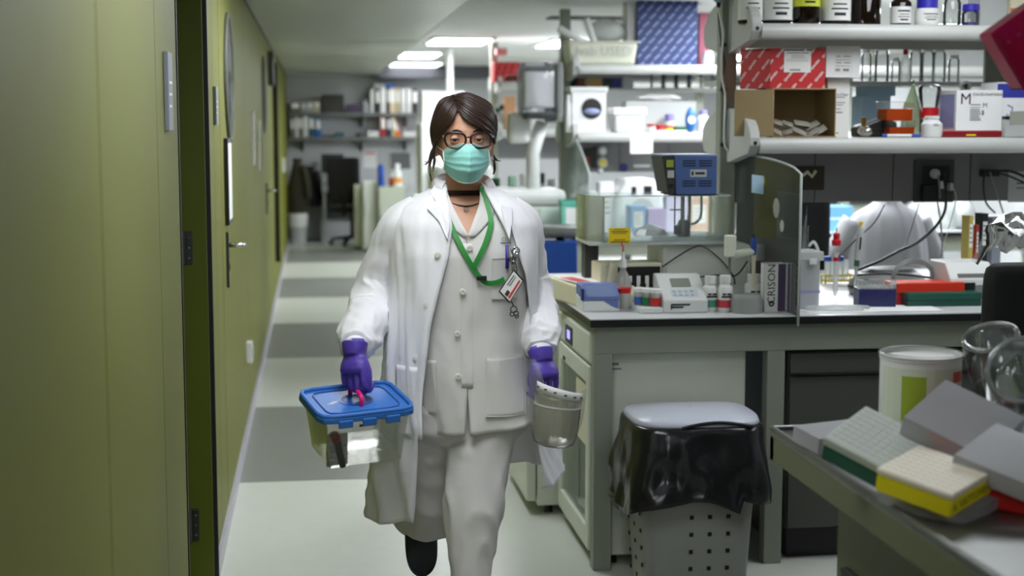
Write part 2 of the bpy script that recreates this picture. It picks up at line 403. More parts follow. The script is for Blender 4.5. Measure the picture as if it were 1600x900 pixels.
def bracket_poly(d, h=.16):
    # rounded end bracket of a shelf, in (y, z): y from 0 (post) to -d (front lip)
    P = [(0, -.10), (0, .115)]
    for i in range(9):
        a = math.pi/2*i/8; P.append((-.05-(d-.05)*math.sin(a), .0+.115*math.cos(a)))
    P += [(-d, -.03), (-d+.03, -.062), (-.06, -.10)]
    return P
def shelving(Yc, lab, x1=5.4, mid=True, dk=1.0):
    t = T('shelf_unit', lab, 'shelf unit', (1.66, Yc, ZB)); L = x1-1.66-.1
    for x in (0, 1.95, L):
        O('post', G().b2(x-.033, x+.033, -.035, .035, 0, 2.36-ZB), FRAME, t, bev=.004)
    for z in (1.55, 1.985):
        for s in (-1, 1):
            y0, y1 = sorted((s*.04, s*.34))
            g = G().b2(.035, L+.05, y0, y1, z-ZB-.022, z-ZB)
            sh = O('shelf', g, FRAMEL, t, bev=.003)
            # rounded front lip
            g = G(); Mt = Matrix.Translation((.036, 0, z-ZB-.03)) ; n = 12
            pr = [(s*(.335+.022*math.sin(a)) , .03*math.cos(a)) for a in [math.pi*i/8 for i in range(9)]]
            g.prism([(p[0], p[1]) for p in pr], 0, L, 'x', Mt); O('lip', g, FRAMEL, sh, smooth=.6)
            for xe in (.0,):
                P = bracket_poly(.352); P = [(p[0]*(-s), p[1]) for p in P]
                b = O('end_bracket', G().prism(P, xe-.004, xe+.036, 'x', Matrix.Translation((0, s*.0, z-ZB-.0))), FRAMEL, sh, bev=.004)
                O('bolt', G().lathe([(.008, 0), (.008, .006)], 10, (0, 0, 0), Matrix.Translation((xe+.018, s*.353, z-ZB-.02)) @ Matrix.Rotation(math.pi/2*s, 4, 'X')), BLACK, sh)
    xs = [.035]
    while xs[-1] < L: xs.append(xs[-1]+.335)
    for a, b in zip(xs[:-1], xs[1:]):
        O('service_panel', G().b2(a+.002, b-.002, -.03, .03, 1.285-ZB, 1.50-ZB), mat('service_panel_grey', (112, 112, 112), .5), t, bev=.002)
    return t
shelving(5.85, 'grey shelf unit on the first bench carrying cartons and brown bottles')
shelving(9.75, 'grey shelf unit on the second bench carrying the blue patterned box')
shelving(13.65, 'grey shelf unit on the third bench carrying the small red box')
tag(O('jar_shelf', G().b2(1.70, 3.4, 6.10, 6.36, 1.765, 1.785), FRAMEL, bev=.003), 'narrow shelf with glass jars behind the first shelf unit', 'shelf')

# fridges under the first bench, doors to the corridor
FRI = mat('fridge_white', (206, 210, 196), .4)
def fridge(y0, y1, x0, lab, dark=False, h=.85, glass=True):
    t = T('undercounter_fridge', lab, 'fridge', (x0, y0, 0)); w = y1-y0
    O('cabinet', G().b2(.045, .58, 0, w, .04, h), FRI, t, bev=.006)
    O('top_cap', G().b2(.0, .58, -.004, w+.004, h-.105, h+.012), FRI, t, bev=.012)
    for yy in (.06, w-.06): O('foot', G().lathe([(.02, 0), (.016, .045)], 12, (.1, yy, 0)), BLACK, t)
    d = O('door', G().b2(.0, .04, .004, .062, .06, h-.112).b2(.0, .04, w-.062, w-.004, .06, h-.112).b2(0, .04, .06, w-.06, .06, .14).b2(0, .04, .06, w-.06, h-.18, h-.112) if glass else G().b2(0, .04, .004, w-.004, .06, h-.112), FRI, t, bev=.005)
    if glass:
        O('pane', G().b2(.012, .02, .06, w-.06, .14, h-.18), clear('fridge_glass', (196, 214, 200), .35, .05, 1.3), d)
        O('gasket', G().b2(.03, .034, .05, .065, .13, h-.17).b2(.03, .034, w-.065, w-.05, .13, h-.17), LGREY, d)
        O('notice', G().b2(.008, .0115, .10, .30, h-.42, h-.2), CREAM, d)
        for z in (.3, .5): O('rack', G().b2(.046, .05, .06, w-.06, z, z+.012), STEEL, t)
    c = O('control_panel', G().b2(-.004, .002, w*.50, w*.72, h-.088, h-.02), DGREY, t, bev=.002)
    O('display', G().b2(-.006, -.003, w*.56, w*.64, h-.068, h-.036), mat('display_violet', (150, 140, 255), .4, var=0, emit=1.2), c)
    g = G()
    for i in range(3): g.b2(-.0015, -.0005, w*.80-.02*i, w*.80-.02*i+.012, h-.17, h-.155)
    O('print', g, INK, d)
    return t
f1 = fridge(5.13, 5.80, .965, 'white glass door fridge under the bench end, side panel behind the bin')
g = G()
for (a, b, c, e) in ((956, 536, 970, 546), (953, 549, 973, 560), (953, 567, 967, 571), (953, 575, 971, 578)):
    p, w, h = sp(a, b, c, e, 5.128); g.b2(p.x-w/2-.965, p.x+w/2-.965, -.0015, .0, p.z, p.z+h)
O('sticker', g, mat('sticker_grey', (110, 112, 118), .7), f1)
fridge(5.86, 6.58, .845, 'plain white fridge farther along the bench end, low corner showing', h=.84, glass=False)
# drawer cabinet under the right part of the bench
CABM = mat('cabinet_dark_grey', (74, 76, 70), .5)
t = T('drawer_cabinet', 'grey drawer cabinet under the bench right of the bin', 'cabinet', (1.70, 5.10, 0))
O('body', G().b2(0, .92, .02, .62, .12, .78), CABM, t, bev=.003)
O('plinth', G().b2(.02, .9, .06, .6, 0, .12), BLACK, t)
for a, b in ((.004, .60), (.606, .916)):
    d = O('drawer', G().b2(a, b, 0, .02, .70, .775), CABM, t, bev=.003); O('grip', G().b2(a+.01, b-.01, -.012, .004, .695, .703), DSTEEL, d)
    d = O('door', G().b2(a, b, 0, .02, .125, .69), CABM, t, bev=.003); O('grip', G().b2(b-.04, b-.02, -.012, 0, .5, .62), DSTEEL, d)
tag(O('back_board', G().b2(1.64, 5.3, 6.0, 6.02, .0, .8), DGREY), 'dark board closing the bench row under its middle', 'panel')

# ================================================================== STEEL SINK BENCH in the right foreground
SINKG = mat('sink_cabinet_olive', (84, 88, 58), .45)
STTOP = mat('brushed_steel', (120, 122, 120), .3, .85, var=.08, bump=.08, bscale=90, stretch=(1, 20, 1))
XS = 1.035; YS = 3.235; ZK = .90
t = T('sink_bench', 'steel topped sink bench with olive cabinet in the right foreground', 'bench', (XS, YS, 0))
bx0, bx1, by0, by1 = .45, .95, -1.75, -.95
O('worktop', G().b2(0, bx0, -2.6, 0, ZK-.012, ZK).b2(bx1, 1.6, -2.6, 0, ZK-.012, ZK).b2(bx0, bx1, -2.6, by0, ZK-.012, ZK).b2(bx0, bx1, by1, 0, ZK-.012, ZK), STTOP, t)
O('rim', G().tube([(0.004, -2.6, ZK+.003), (.004, -.004, ZK+.003), (1.6, -.004, ZK+.003)], .008, 8), STTOP, t, smooth=True)
O('apron', G().b2(.0, .03, -2.6, 0, ZK-.07, ZK-.012).b2(0, 1.6, -.03, 0, ZK-.07, ZK-.012), SINKG, t, bev=.003)
O('basin', G().b2(bx0, bx0+.01, by0, by1, ZK-.2, ZK-.001).b2(bx1-.01, bx1, by0, by1, ZK-.2, ZK-.001).b2(bx0, bx1, by0, by0+.01, ZK-.2, ZK-.001).b2(bx0, bx1, by1-.01, by1, ZK-.2, ZK-.001).b2(bx0, bx1, by0, by1, ZK-.21, ZK-.2), STTOP, t)
O('carcass', G().b2(.13, 1.5, -2.6, -.14, .1, ZK-.24).b2(.13, .16, -2.6, -.14, ZK-.24, ZK-.03).b2(.13, 1.5, -.17, -.14, ZK-.24, ZK-.03), SINKG, t, bev=.003)
O('plinth', G().b2(.2, 1.5, -2.6, -.2, 0, .1), BLACK, t)
for a, b in ((-.72, -.15), (-1.31, -.73), (-1.9, -1.32), (-2.5, -1.91)):
    d = O('door', G().b2(.112, .13, a, b, .12, ZK-.115), SINKG, t, bev=.003)
    O('handle', G().b2(.098, .113, b-.20, b-.06, ZK-.30, ZK-.265), BLACK, d, bev=.004)
O('hinge', G().lathe([(.007, -.03), (.007, .03)], 10, (.118, -.142, ZK-.22)), DSTEEL, t)
# ================================================================== OBJECT BUILDERS
def carton(name, lab, cat, loc, w, d, h, m, rz=0, group=None, lid=True, labm=None, lr=None, pr=True):
    t = T(name, lab, cat, loc, rz, group)
    O('body', G().b2(-w/2, w/2, 0, d, 0, h), m, t, bev=min(.002, h*.05))
    if lid: O('flap', G().b2(-w/2-.0008, w/2+.0008, -.0008, d*.5-.001, h-.0015, h+.0008).b2(-w/2-.0008, w/2+.0008, d*.5+.001, d+.0008, h-.0015, h+.0008), m, t)
    if labm:
        a, b, c, e = lr or (.2, .8, .25, .8)
        x0, x1, z0, z1 = -w/2+a*w, -w/2+b*w, c*h, e*h
        l = O('label', G().b2(x0, x1, -.0012, -.0004, z0, z1), labm, t)
        if pr:
            R = []; n = 4
            for i in range(n): R.append((x0+.08*(x1-x0), x0+(.9-.13*(i % 3))*(x1-x0), z0+(z1-z0)*(.2+.2*i), z0+(z1-z0)*(.245+.2*i)))
            prints('print', R, INK, l, y=-.0013)
    return t
def bottle(name, lab, loc, r, h, bm, capm, labm=None, neck=.45, caph=.16, sh=.72, lz=(.15, .6), group=None, fill=None, fz=.5, capr=None, cat='bottle', pr=False, n=20):
    t = T(name, lab, cat, loc, 0, group); rn = r*neck; cr_ = capr*r if capr else rn*1.25
    O('body', G().lathe([(r*.9, 0), (r, .012*h/.1 if h < .1 else .008), (r, h*sh), (r*.9, h*(sh+.05)), (rn*1.1, h*(1-caph-.03)), (rn, h*(1-caph)), (rn, h*(1-caph*.5))], n), bm, t, smooth=.6)
    O('cap', G().lathe([(cr_, h*(1-caph)), (cr_, h*.985), (cr_*.93, h)], n), capm, t, smooth=.6)
    if fill: O('contents', G().lathe([(r*.88, .006), (r*.94, .01), (r*.94, h*fz)], n), fill, t, smooth=.6)
    if labm:
        l = O('label', G().lathe([(r*1.006, h*lz[0]), (r*1.012, h*lz[0]), (r*1.012, h*lz[1]), (r*1.006, h*lz[1])], n), labm, t, smooth=.6)
        if pr:
            g = G()
            for i, (za, zb, wa) in enumerate(((.15, .25, .5), (.35, .4, .75), (.5, .55, .6), (.68, .78, .8))):
                z0 = h*(lz[0]+(lz[1]-lz[0])*za); z1 = h*(lz[0]+(lz[1]-lz[0])*zb); rows = []
                for z in (z0, z1): rows.append([(r*1.016*math.sin(a*wa), -r*1.016*math.cos(a*wa), z) for a in [-.8+1.6*q/8 for q in range(9)]])
                g.grid(rows)
            O('print', g, INK, l)
    return t
def jar(lab, loc, r, h, group=None, lidm=None, cat='jar'):
    t = T('glass_jar', lab, cat, loc, 0, group)
    O('body', G().lathe([(r*.9, 0), (r, .006), (r, h*.8), (r*.8, h*.88), (r*.8, h*.9)], 18), GLASS, t, smooth=.6)
    O('lid', G().lathe([(r*.86, h*.88), (r*.86, h*.99), (r*.8, h)], 18), lidm or WHITE, t, smooth=.6)
    return t
def binder(lab, loc, w, h, m, d=.26, tilt=0., group='binders on the far wall shelves', lm=None):
    t = T('ring_binder', lab, 'binder', loc, 0, group, rot=(0, tilt, 0))
    O('cover', G().b2(-w/2, w/2, 0, .004, 0, h).b2(-w/2, -w/2+.003, 0, d, 0, h).b2(w/2-.003, w/2, 0, d, 0, h), m, t)
    O('pages', G().b2(-w/2+.006, w/2-.006, .006, d-.01, .004, h-.01), PAPER, t)
    O('spine_label', G().b2(-w*.36, w*.36, -.001, 0, h*.42, h*.9), lm or LABELM, t)
    return t
def cable(name, lab, P, r, m, cat='cable', n=40, group=None):
    return tag(O(name, G().tube(cr(P, n), r, 7), m, smooth=True), lab, cat, group)

# ================================================================== FIRST BENCH: left end
# centrifuge-like kit box
t_, w, h = fp(911, 447, 968, 487, ZB)
t = T('tip_dispenser_box', 'small blue and white sloped kit box at bench corner', 'box', t_)
d = .15
BLUEK = mat('kit_blue', (96, 116, 176), .4); 
O('base', G().prism([(0, 0), (d, 0), (d, h*.55), (.0, h*.42)], -w/2, w/2, 'x'), WHITE, t, bev=.004)
O('lid', G().prism([(0, h*.43), (d, h*.56), (d, h), (.05, h), (.0, h*.62)], -w/2, w/2, 'x'), BLUEK, t, bev=.004)
O('window', G().prism([(-.002, h*.60), (.045, h*.985), (.048, h*.96), (0, h*.57)], -w*.4, w*.4, 'x'), mat('kit_window', (120, 134, 170), .2), t)
g = G(); g.add([(w*.05, -.001, h*.42), (w*.48, -.001, h*.42), (w*.48, -.001, h*.1), (w*.3, -.001, h*.2)], [[0, 1, 2, 3]]); O('swoosh', g, BLUEK, t)
O('latch', G().b2(-w/2-.004, -w/2+.004, .0, .03, h*.45, h*.9), mat('latch_navy', (40, 44, 110), .4), t)
# long cream tray box with red label
b = oz(885, 462, ZB); Y0 = 5.22
t = T('reagent_case', 'long cream instrument case with red print behind the blue kit box', 'case', (1.10, 5.36, ZB), rz=.22)
O('body', G().prism([(0, 0), (.42, 0), (.42, .085), (.05, .075), (0, .045)], -.11, .11, 'x'), CREAM, t, bev=.006)
O('top_sheet', G().b2(-.095, .095, .10, .36, .0835, .0855), PAPER, t)
O('red_print', G().b2(-.085, -.03, .14, .33, .0855, .0862), mat('print_pink', (205, 90, 100), .7), t)
prints('print', [(-.08+.012*i, -.074+.012*i, .0, .0) for i in range(0)], INK, t) if False else None
t = T('flat_carton', 'flat blue and white carton at the left bench edge', 'carton', (1.06, 5.86, ZB), rz=.15)
O('body', G().b2(-.09, .09, 0, .22, 0, .035), WHITE, t, bev=.003); O('band', G().b2(-.0905, .0905, .06, .14, .0005, .0356), mat('pale_blue_print', (96, 130, 190), .6), t)
# wash bottle
q = oz(973, 470, ZB); q = V((at(973, 470, 5.42).x, 5.42, ZB))
t = T('wash_bottle', 'translucent wash bottle with red nozzle tip behind the red-lidded cup', 'bottle', q)
r = .033
O('body', G().lathe([(r*.92, 0), (r, .006), (r, .085), (r*.8, .11), (r*.35, .135), (r*.33, .15)], 20), MILKY, t, smooth=.6)
O('cap', G().lathe([(r*.45, .145), (r*.42, .17), (r*.2, .18), (.004, .205)], 16), WHITE, t, smooth=.6)
O('nozzle', G().tube([(0, 0, .20), (0, 0, .225), (-.006, 0, .24)], .004, 8), mat('nozzle_coral', (214, 92, 72), .4), t, smooth=True)
p, w, h = fp(965, 450, 988, 483, ZB)
t = T('sample_cup', 'clear sample cup with red screw lid beside the blue kit box', 'cup', p+V((0, w/2, 0)))
O('cup', G().lathe([(w*.42, 0), (w*.46, h*.75)], 20), MILKY, t, smooth=.6); O('lid', G().lathe([(w*.5, h*.74), (w*.5, h*.97), (w*.46, h)], 24), RED, t, smooth=.6)
# pH meter with vial tray
p, w, h = fp(1036, 433, 1107, 489, ZB)
t = T('ph_meter', 'white benchtop meter with sloped screen and vial tray', 'meter', p)
d = .17; METW = mat('meter_white', (208, 210, 208), .4)
O('body', G().prism([(0, 0), (d, 0), (d, h), (d*.75, h), (.0, h*.36)], -w/2, w/2, 'x'), METW, t, bev=.005)
ang = math.atan2(h*.64, d*.75)
M = Matrix.Translation((0, 0, h*.36)) @ Matrix.Rotation(ang, 4, 'X')
O('screen', G().add(*[x for x in ([(-w*.22, .075, .0015), (w*.22, .075, .0015), (w*.22, .125, .0015), (-w*.22, .125, .0015)], [[0, 1, 2, 3]])], M), mat('lcd_grey', (128, 134, 122), .25), t)
O('keypad', G().add([(-w*.28, .02, .0012), (w*.32, .02, .0012), (w*.32, .062, .0012), (-w*.28, .062, .0012)], [[0, 1, 2, 3]], M), mat('key_sheet', (186, 196, 204), .5), t)
g = G()
for i in range(4):
    for j in range(2): g.box((-w*.2+i*w*.13, .03+.02*j, .002), (.012, .01, .003), M)
O('key', g, LGREY, t, bev=.001)
prints('print', [(-w*.33, -w*.05, h*.14, h*.19), (-w*.33, w*.1, h*.21, h*.26), (-w*.33+.0, -w*.33+.004, h*.1, h*.26)], INK, t)
O('tray', G().b2(-w/2-.085, -w/2, .0, d*.9, 0, .022), METW, t, bev=.004)
for dx, dy, mname, c in ((-.07, .06, 'vial_blue', (60, 96, 170)), (-.045, .035, 'vial_green', (40, 120, 70)), (-.022, .012, 'vial_red', (190, 40, 40))):
    v = O('vial', G().lathe([(.019, .0), (.02, .004), (.02, .05)], 18, (-w/2+dx, dy+.02, .022)), MILKY, t, smooth=.6)
    O('vial_liquid', G().lathe([(.0204, .004), (.0204, .032)], 18, (-w/2+dx, dy+.02, .022)), mat(mname, c, .3), v, smooth=.6)
    O('vial_cap', G().lathe([(.021, .05), (.021, .062), (.018, .065)], 18, (-w/2+dx, dy+.02, .022)), WHITE, v, smooth=.6)
# buffer bottles
for a, b_, c, e, lm, lab in ((1101, 432, 1125, 487, (70, 140, 120), 'white buffer bottle with green label band beside the meter'), (1124, 431, 1148, 488, (196, 60, 70), 'white buffer bottle with red label band beside the green-banded one'), (1168, 428, 1195, 466, (150, 160, 190), 'white buffer bottle half hidden behind the grey stand base')):
    p, w, h = fp(a, b_, c, e, ZB)
    if lm[0] == 150: p = at((a+c)/2, 470, 5.28); p.z = ZB; h = .125
    t = bottle('buffer_bottle', lab, p+V((0, w/2, 0)), w/2, h, WHITE, WHITE, mat('band_%d' % lm[0], lm, .6), .6, .22, .66, (.12, .33), group='buffer bottles beside the meter')
    prints('print', [(-w*.36, w*.34, h*.40, h*.45), (-w*.30, -w*.05, h*.47, h*.52), (w*.02, w*.3, h*.47, h*.52)], INK, t, y=-w/2-.0004)
# electrode stand
p, w, h = fp(1149, 462, 1198, 491, ZB)
r = w/2; BASEG = mat('stand_grey', (142, 146, 142), .45)
rod = at(1140, 430, p.y+.12); ez = lambda py: at(1150, py, p.y+.08).z
t = T('electrode_stand', 'grey electrode stand with round base, rod and white arm', 'stand', p+V((0, r, 0)))
O('base', G().lathe([(r, 0), (r, h*.7), (r*.93, h*.95), (r*.88, h)], 32), BASEG, t, smooth=.6)
lx = at(1140, 430, p.y+.1).x-p.x; ly = .1-r
O('foot_link', G().b2(lx-.01, 0, ly-.012, ly+.012, 0, .012), BASEG, t)
O('rod', G().lathe([(.0055, 0), (.0055, ez(372)-ZB)], 12, (lx, ly, 0)), STEEL, t, smooth=.6)
zc = ez(390)-ZB
O('clamp', G().b2(lx-.018, lx+.018, ly-.02, ly+.02, ez(402)-ZB, ez(368)-ZB), OFFW, t, bev=.004)
O('arm', G().tube([(lx+.015, ly-.005, zc-.02), (lx+.05, ly-.012, zc-.012), (lx+.085, ly-.015, zc-.008)], [.016, .014, .012], 10), OFFW, t, smooth=True)
ex = lx+.085; ey = ly-.015
el = O('electrode', G().lathe([(.005, ez(452)-ZB), (.0075, ez(445)-ZB), (.0075, ez(412)-ZB), (.009, ez(408)-ZB), (.009, ez(400)-ZB)], 12, (ex, ey, 0)), CREAM, t, smooth=.6)
O('electrode_head', G().lathe([(.009, ez(398)-ZB), (.011, ez(392)-ZB), (.011, ez(376)-ZB), (.008, ez(372)-ZB)], 12, (ex, ey, 0)), BLUE, el, smooth=.6)
O('electrode_tip', G().tube([(ex, ey, ez(373)-ZB), (ex-.003, ey, ez(362)-ZB)], [.006, .003], 8), BLACK, el, smooth=True)
c0 = p+V((ex, r+ey, ez(410)-ZB))
cable('electrode_cable', 'thin black cable looping from the electrode over the bench', [at(1168, 408, 5.30), at(1150, 430, 5.34), at(1120, 430, 5.4), at(1095, 433, 5.42), at(1085, 440, 5.42)], .003, BLACK)
cable('power_cable', 'thin black cable arching in front of the white bath', [at(1035, 417, 5.42), at(1060, 400, 5.42), at(1085, 386, 5.4), at(1100, 386, 5.4), at(1125, 405, 5.38), at(1145, 430, 5.36), at(1148, 444, 5.36)], .003, BLACK)
# CRISON box
p, w, h = fp(1194, 412, 1228, 487, ZB)
t = T('electrode_box', 'upright white and purple carton with vertical lettering beside stand', 'carton', p)
O('body', G().b2(-w/2, w/2, 0, .05, 0, h), LABELM, t, bev=.001)
O('purple_half', G().b2(w*.14, w/2+.0004, -.0006, .02, .001, h-.001), mat('print_purple', (72, 56, 88), .6), t)
O('top_frame', G().b2(-w/2, w/2, .0, .05, h-.0005, h+.001), LGREY, t)
lettering('lettering', 'CRISON', w*.52, INK, t, (-w*.16, -.001, h*.58), rot=(math.pi/2, -math.pi/2, 0))
O('logo', G().ring(w*.11, w*.045, (0, 0, 0), 6, 4, Matrix.Translation((-w*.16, -.0012, h*.17)) @ Matrix.Rotation(math.pi/2, 4, 'X') @ Matrix.Scale(.05, 4, (0, 0, 1))), INK, t)
# file box behind
p, w, h = sp(1178, 383, 1220, 470, 5.55, ZB)
t = T('document_box', 'white document box with dark red band standing behind the purple carton', 'box', p, rz=-.12)
O('body', G().b2(-w/2, w/2, 0, .2, 0, h), PAPER, t, bev=.002)
O('band', G().b2(-w/2-.0006, w*.2, -.0006, .18, h*.30, h*.72), mat('print_wine', (92, 40, 48), .6), t)
O('end_panel', G().b2(w*.2, w/2, -.001, 0, h*.2, h*.98), CREAM, t)
# container stack
p, w, h = fp(1228, 393, 1288, 484, ZB)
t = T('plastic_canister', 'milky plastic canister with lid and violet band on the bench', 'container', p)
O('body', G().b2(-w*.42, w*.42, .006, w*.85, 0, h*.86), MILKY, t, bev=.006)
O('lid', G().b2(-w/2, w/2, 0, w*.92, h*.84, h), MILKY, t, bev=.004)
O('inner_liner', G().b2(-w*.18, w*.36, .01, w*.7, h*.01, h*.8), mat('liner_white', (214, 216, 224), .5), t, bev=.006)
O('violet_band', G().b2(-w*.425, w*.425, .0055, w*.85, h*.28, h*.33), mat('band_violet', (150, 144, 190), .5), t)
O('clip', G().b2(w*.1, w*.3, -.006, .004, h*.78, h*.88), WHITE, t, bev=.002)

# water bath: acrylic tank on its stand with blue circulator
YT = 5.42
pt, w, h = sp(921, 305, 1142, 384, YT)
t = T('water_bath', 'clear acrylic water bath tank with yellow warning label', 'water bath', pt)
ACR = clear('acrylic', (240, 248, 244), .08, .04, 1.2); dT = .30; k = .008
O('floor_plate', G().b2(-w/2, w/2, 0, dT, 0, .012), clear('acrylic_edge', (235, 240, 238), .75, .2), t)
O('front_wall', G().b2(-w/2+.05, w/2, 0, k, .012, h), ACR, t)
O('chamfer_wall', G().prism([(-w/2, .09), (-w/2+.05, 0), (-w/2+.058, .004), (-w/2+.006, .096)], .012, h, 'z'), clear('acrylic_milk', (236, 240, 228), .3, .1), t)
O('back_wall', G().b2(-w/2, w/2, dT-k, dT, .012, h), ACR, t)
O('side_wall', G().b2(-w/2, -w/2+k, .09, dT-k, .012, h), ACR, t)
O('side_wall', G().b2(w/2-k, w/2, k, dT-k, .012, h), clear('acrylic_milk', (236, 240, 228), .3, .1), t)
O('rim', G().b2(-w/2+.05, w/2, -.001, .009, h-.003, h+.001).b2(w/2-.009, w/2+.001, 0, dT, h-.003, h+.001), clear('acrylic_edge'), t)
lx0 = at(951, 370, YT).x-pt.x; lx1 = at(985, 370, YT).x-pt.x; lz0 = at(951, 381, YT).z-pt.z; lz1 = at(951, 356, YT).z-pt.z
l = O('warning_label', G().b2(lx0, lx1, -.0016, -.0004, lz0, lz1), mat('label_yellow', (236, 206, 20), .6), t)
prints('print', [(lx0+.02, lx1-.02, lz1-.008, lz1-.006), (lx0+.01, lx1-.01, lz1-.016, lz1-.013), (lx0+.015, lx1-.015, lz1-.022, lz1-.02), (lx0+.02, lx1-.02, lz0+.016, lz0+.013), (lx0+.006, lx1-.006, lz0+.009, lz0+.005)], INK, l, y=-.0017)
O('water', G().b2(-w/2+.06, w/2-.02, .02, dT-.02, .0125, h*.16), clear('bath_water', (220, 232, 232), .25, .05), t)
zt = pt.z
O('crumpled_wrap', G().lathe([(.07, 0), (.055, .02), (.02, .035), (.004, .038)], 9, (.0, .16, h*.16)), MILKY, t)
# bath stand
t = T('bath_stand', 'white enamel base vessel under the acrylic tank', 'stand', (at(1100, 420, YT).x, YT+.01, ZB))
x0 = at(1037, 420, YT).x-t.location.x; x1 = at(1176, 420, YT+.02).x-t.location.x
O('vessel', G().b2(x0, x1, .02, .3, 0, zt-ZB-.001), mat('enamel_white', (206, 208, 200), .3), t, bev=.02)
O('side_block', G().b2(at(930, 400, YT).x-t.location.x, at(952, 400, YT).x-t.location.x, .2, .28, 0, zt-ZB-.001), DGREY, t)
# circulator head
pc, w2, h2 = sp(1036, 241, 1121, 303, YT-.02, zt+h+.004)
t = T('immersion_circulator', 'blue vented immersion circulator head sitting on the acrylic tank', 'circulator', pc)
CBL = mat('circulator_blue', (72, 96, 146), .4)
O('housing', G().prism([(-w2*.26, 0), (w2/2, 0), (w2/2, h2*.97), (-w2*.30, h2*.97)], 0, .2, 'y'), CBL, t, bev=.004)
O('face', G().prism([(-w2*.5, .03), (-w2*.255, -.002), (-w2*.255, .0), (-w2*.255, .0)], h2*.04, h2*.95, 'z') if False else G().prism([(-w2*.40, h2*.04), (-w2*.26, 0), (-w2*.30, h2*.97), (-w2*.52, h2*.95)], .006, .19, 'y'), DGREY, t, bev=.003)
O('top_plate', G().b2(-w2*.52, w2*.5, 0, .2, h2*.965, h2), mat('circulator_top', (150, 164, 186), .35), t, bev=.002)
O('display', G().b2(-w2*.44, -w2*.31, -.0, .007, h2*.68, h2*.86), mat('lcd_lime', (150, 160, 60), .3), t)
O('key_field', G().b2(-w2*.42, -w2*.30, -.0, .007, h2*.42, h2*.6), LGREY, t)
O('knob', G().lathe([(.010, 0), (.009, .012)], 14, (0, 0, 0), Matrix.Translation((-w2*.36, .006, h2*.22)) @ Matrix.Rotation(math.pi/2, 4, 'X')), BLACK, t)
g = G()
for zz in (.70, .76, .82, .20, .26, .32):
    g.b2(-w2*.14, w2*.1, -.001, .0005, h2*zz, h2*(zz+.03)); g.b2(w2*.16, w2*.4, -.001, .0005, h2*zz, h2*(zz+.03))
O('vent_slot', g, mat('vent_dark', (20, 26, 44), .6), t)
l = O('name_plate', G().b2(-w2*.0, w2*.3, -.0012, .0, h2*.44, h2*.62), LGREY, t)
prints('print', [(w2*.02, w2*.06, h2*.48, h2*.58), (w2*.09, w2*.27, h2*.50, h2*.56)], INK, l, y=-.0014)
O('mount_plate', G().b2(-w2*.3, w2*.55, .02, .22, -.0045, 0), BLACK, t)
g = G()
for x, y, r_, z0 in ((-w2*.08, .06, .004, -.14), (-w2*.0, .1, .006, -.15), (w2*.08, .06, .004, -.13), (-w2*.16, .1, .003, -.12)): g.lathe([(r_, z0), (r_, -.004)], 10, (x, y, 0))
O('rod', g, STEEL, t, smooth=.6)
O('pump', G().lathe([(.02, -.165), (.026, -.16), (.026, -.12), (.018, -.1)], 16, (0, .09, 0)).lathe([(.014, -.155), (.014, -.12)], 12, (-w2*.13, .08, 0)), DSTEEL, t, smooth=.6)
O('heating_coil', G().tube(cr([(w2*.1, .1, -.005), (w2*.12, .1, -.06), (w2*.1, .1, -.115), (w2*.26, .1, -.11), (w2*.34, .1, -.08), (w2*.34, .1, -.005)], 30), .005, 8), STEEL, t, smooth=True)
O('clamp_screw', G().tube([(-w2*.3, .06, -.06), (-w2*.1, .06, -.06)], .0025, 6), BLACK, t)
# acrylic splash shield standing across the bench
t = T('acrylic_shield', 'clear acrylic shield with curved top standing across the bench', 'shield', (1.705, 5.03, ZB))
pts = []
za = at(1248, 272, 5.03).z-ZB; zb = at(1125, 239, 5.95).z-ZB
P = [(0, -.035)]+[(-.0+.92*i/12, za+(zb-za)*math.sin(math.pi/2*(i/12)**.6)) for i in range(13)]+[(.92, .001), (.02, .001), (.02, -.035)]
O('sheet', G().prism(P, -.004, .004, 'x'), clear('shield_acrylic', (236, 244, 240), .07, .03, 1.0), t)
e = [(0, P[i][0]-.0, P[i][1]) for i in range(0, 14)]
O('polished_edge', G().tube(e, .005, 6), clear('acrylic_edge'), t, smooth=True)
for px, py, r_, m_, nm in ((1213, 325, .037, mat('sticker_white', (196, 200, 190), .6), 'round_sticker'), (1222, 353, .022, MATS['sticker_white'], 'round_sticker'), (1193, 283, .016, mat('sticker_yellow', (190, 180, 60), .6), 'round_sticker')):
    y = ox(px, py, 1.70); O(nm, G().lathe([(r_, 0), (r_, .001)], 28, (0, 0, 0), Matrix.Translation((-.006, y.y-5.03, y.z-ZB)) @ Matrix.Rotation(math.pi/2, 4, 'Y')), m_, t)
y = ox(1184, 288, 1.70); O('sticky_note', G().b2(-.0065, -.005, y.y-5.03-.075, y.y-5.03+.075, y.z-ZB-.035, y.z-ZB+.035), mat('note_blue', (176, 208, 228), .7), t)
# power supply under the bath
p, w, h = sp(938, 411, 1034, 447, 5.45, ZB)
t = T('power_supply', 'cream power supply with black control face under the water bath', 'power supply', p, rz=.04)
O('housing', G().b2(-w/2, w/2, 0, .16, 0, h), CREAM, t, bev=.004)
O('face', G().b2(-w*.22, w*.48, -.002, .001, h*.3, h*.92), BLACK, t)
g = G()
for i in range(5): g.box((-w*.16+i*w*.14, -.003, h*.55), (w*.06, .003, h*.3))
O('meter_window', g, WHITE, t)
g = G()
for i in range(3): g.lathe([(.012, 0), (.01, .014)], 14, (0, 0, 0), Matrix.Translation((w*.02+i*w*.17, -.002, h*.48)) @ Matrix.Rotation(math.pi/2, 4, 'X'))
O('knob', g, BLACK, t, smooth=.6)
O('side_plate', G().prism([(-w*.48, .01), (-w*.25, .01), (-w*.30, h*1.02), (-w*.36, h*1.05)], -.012, -.004, 'y'), CREAM, t)
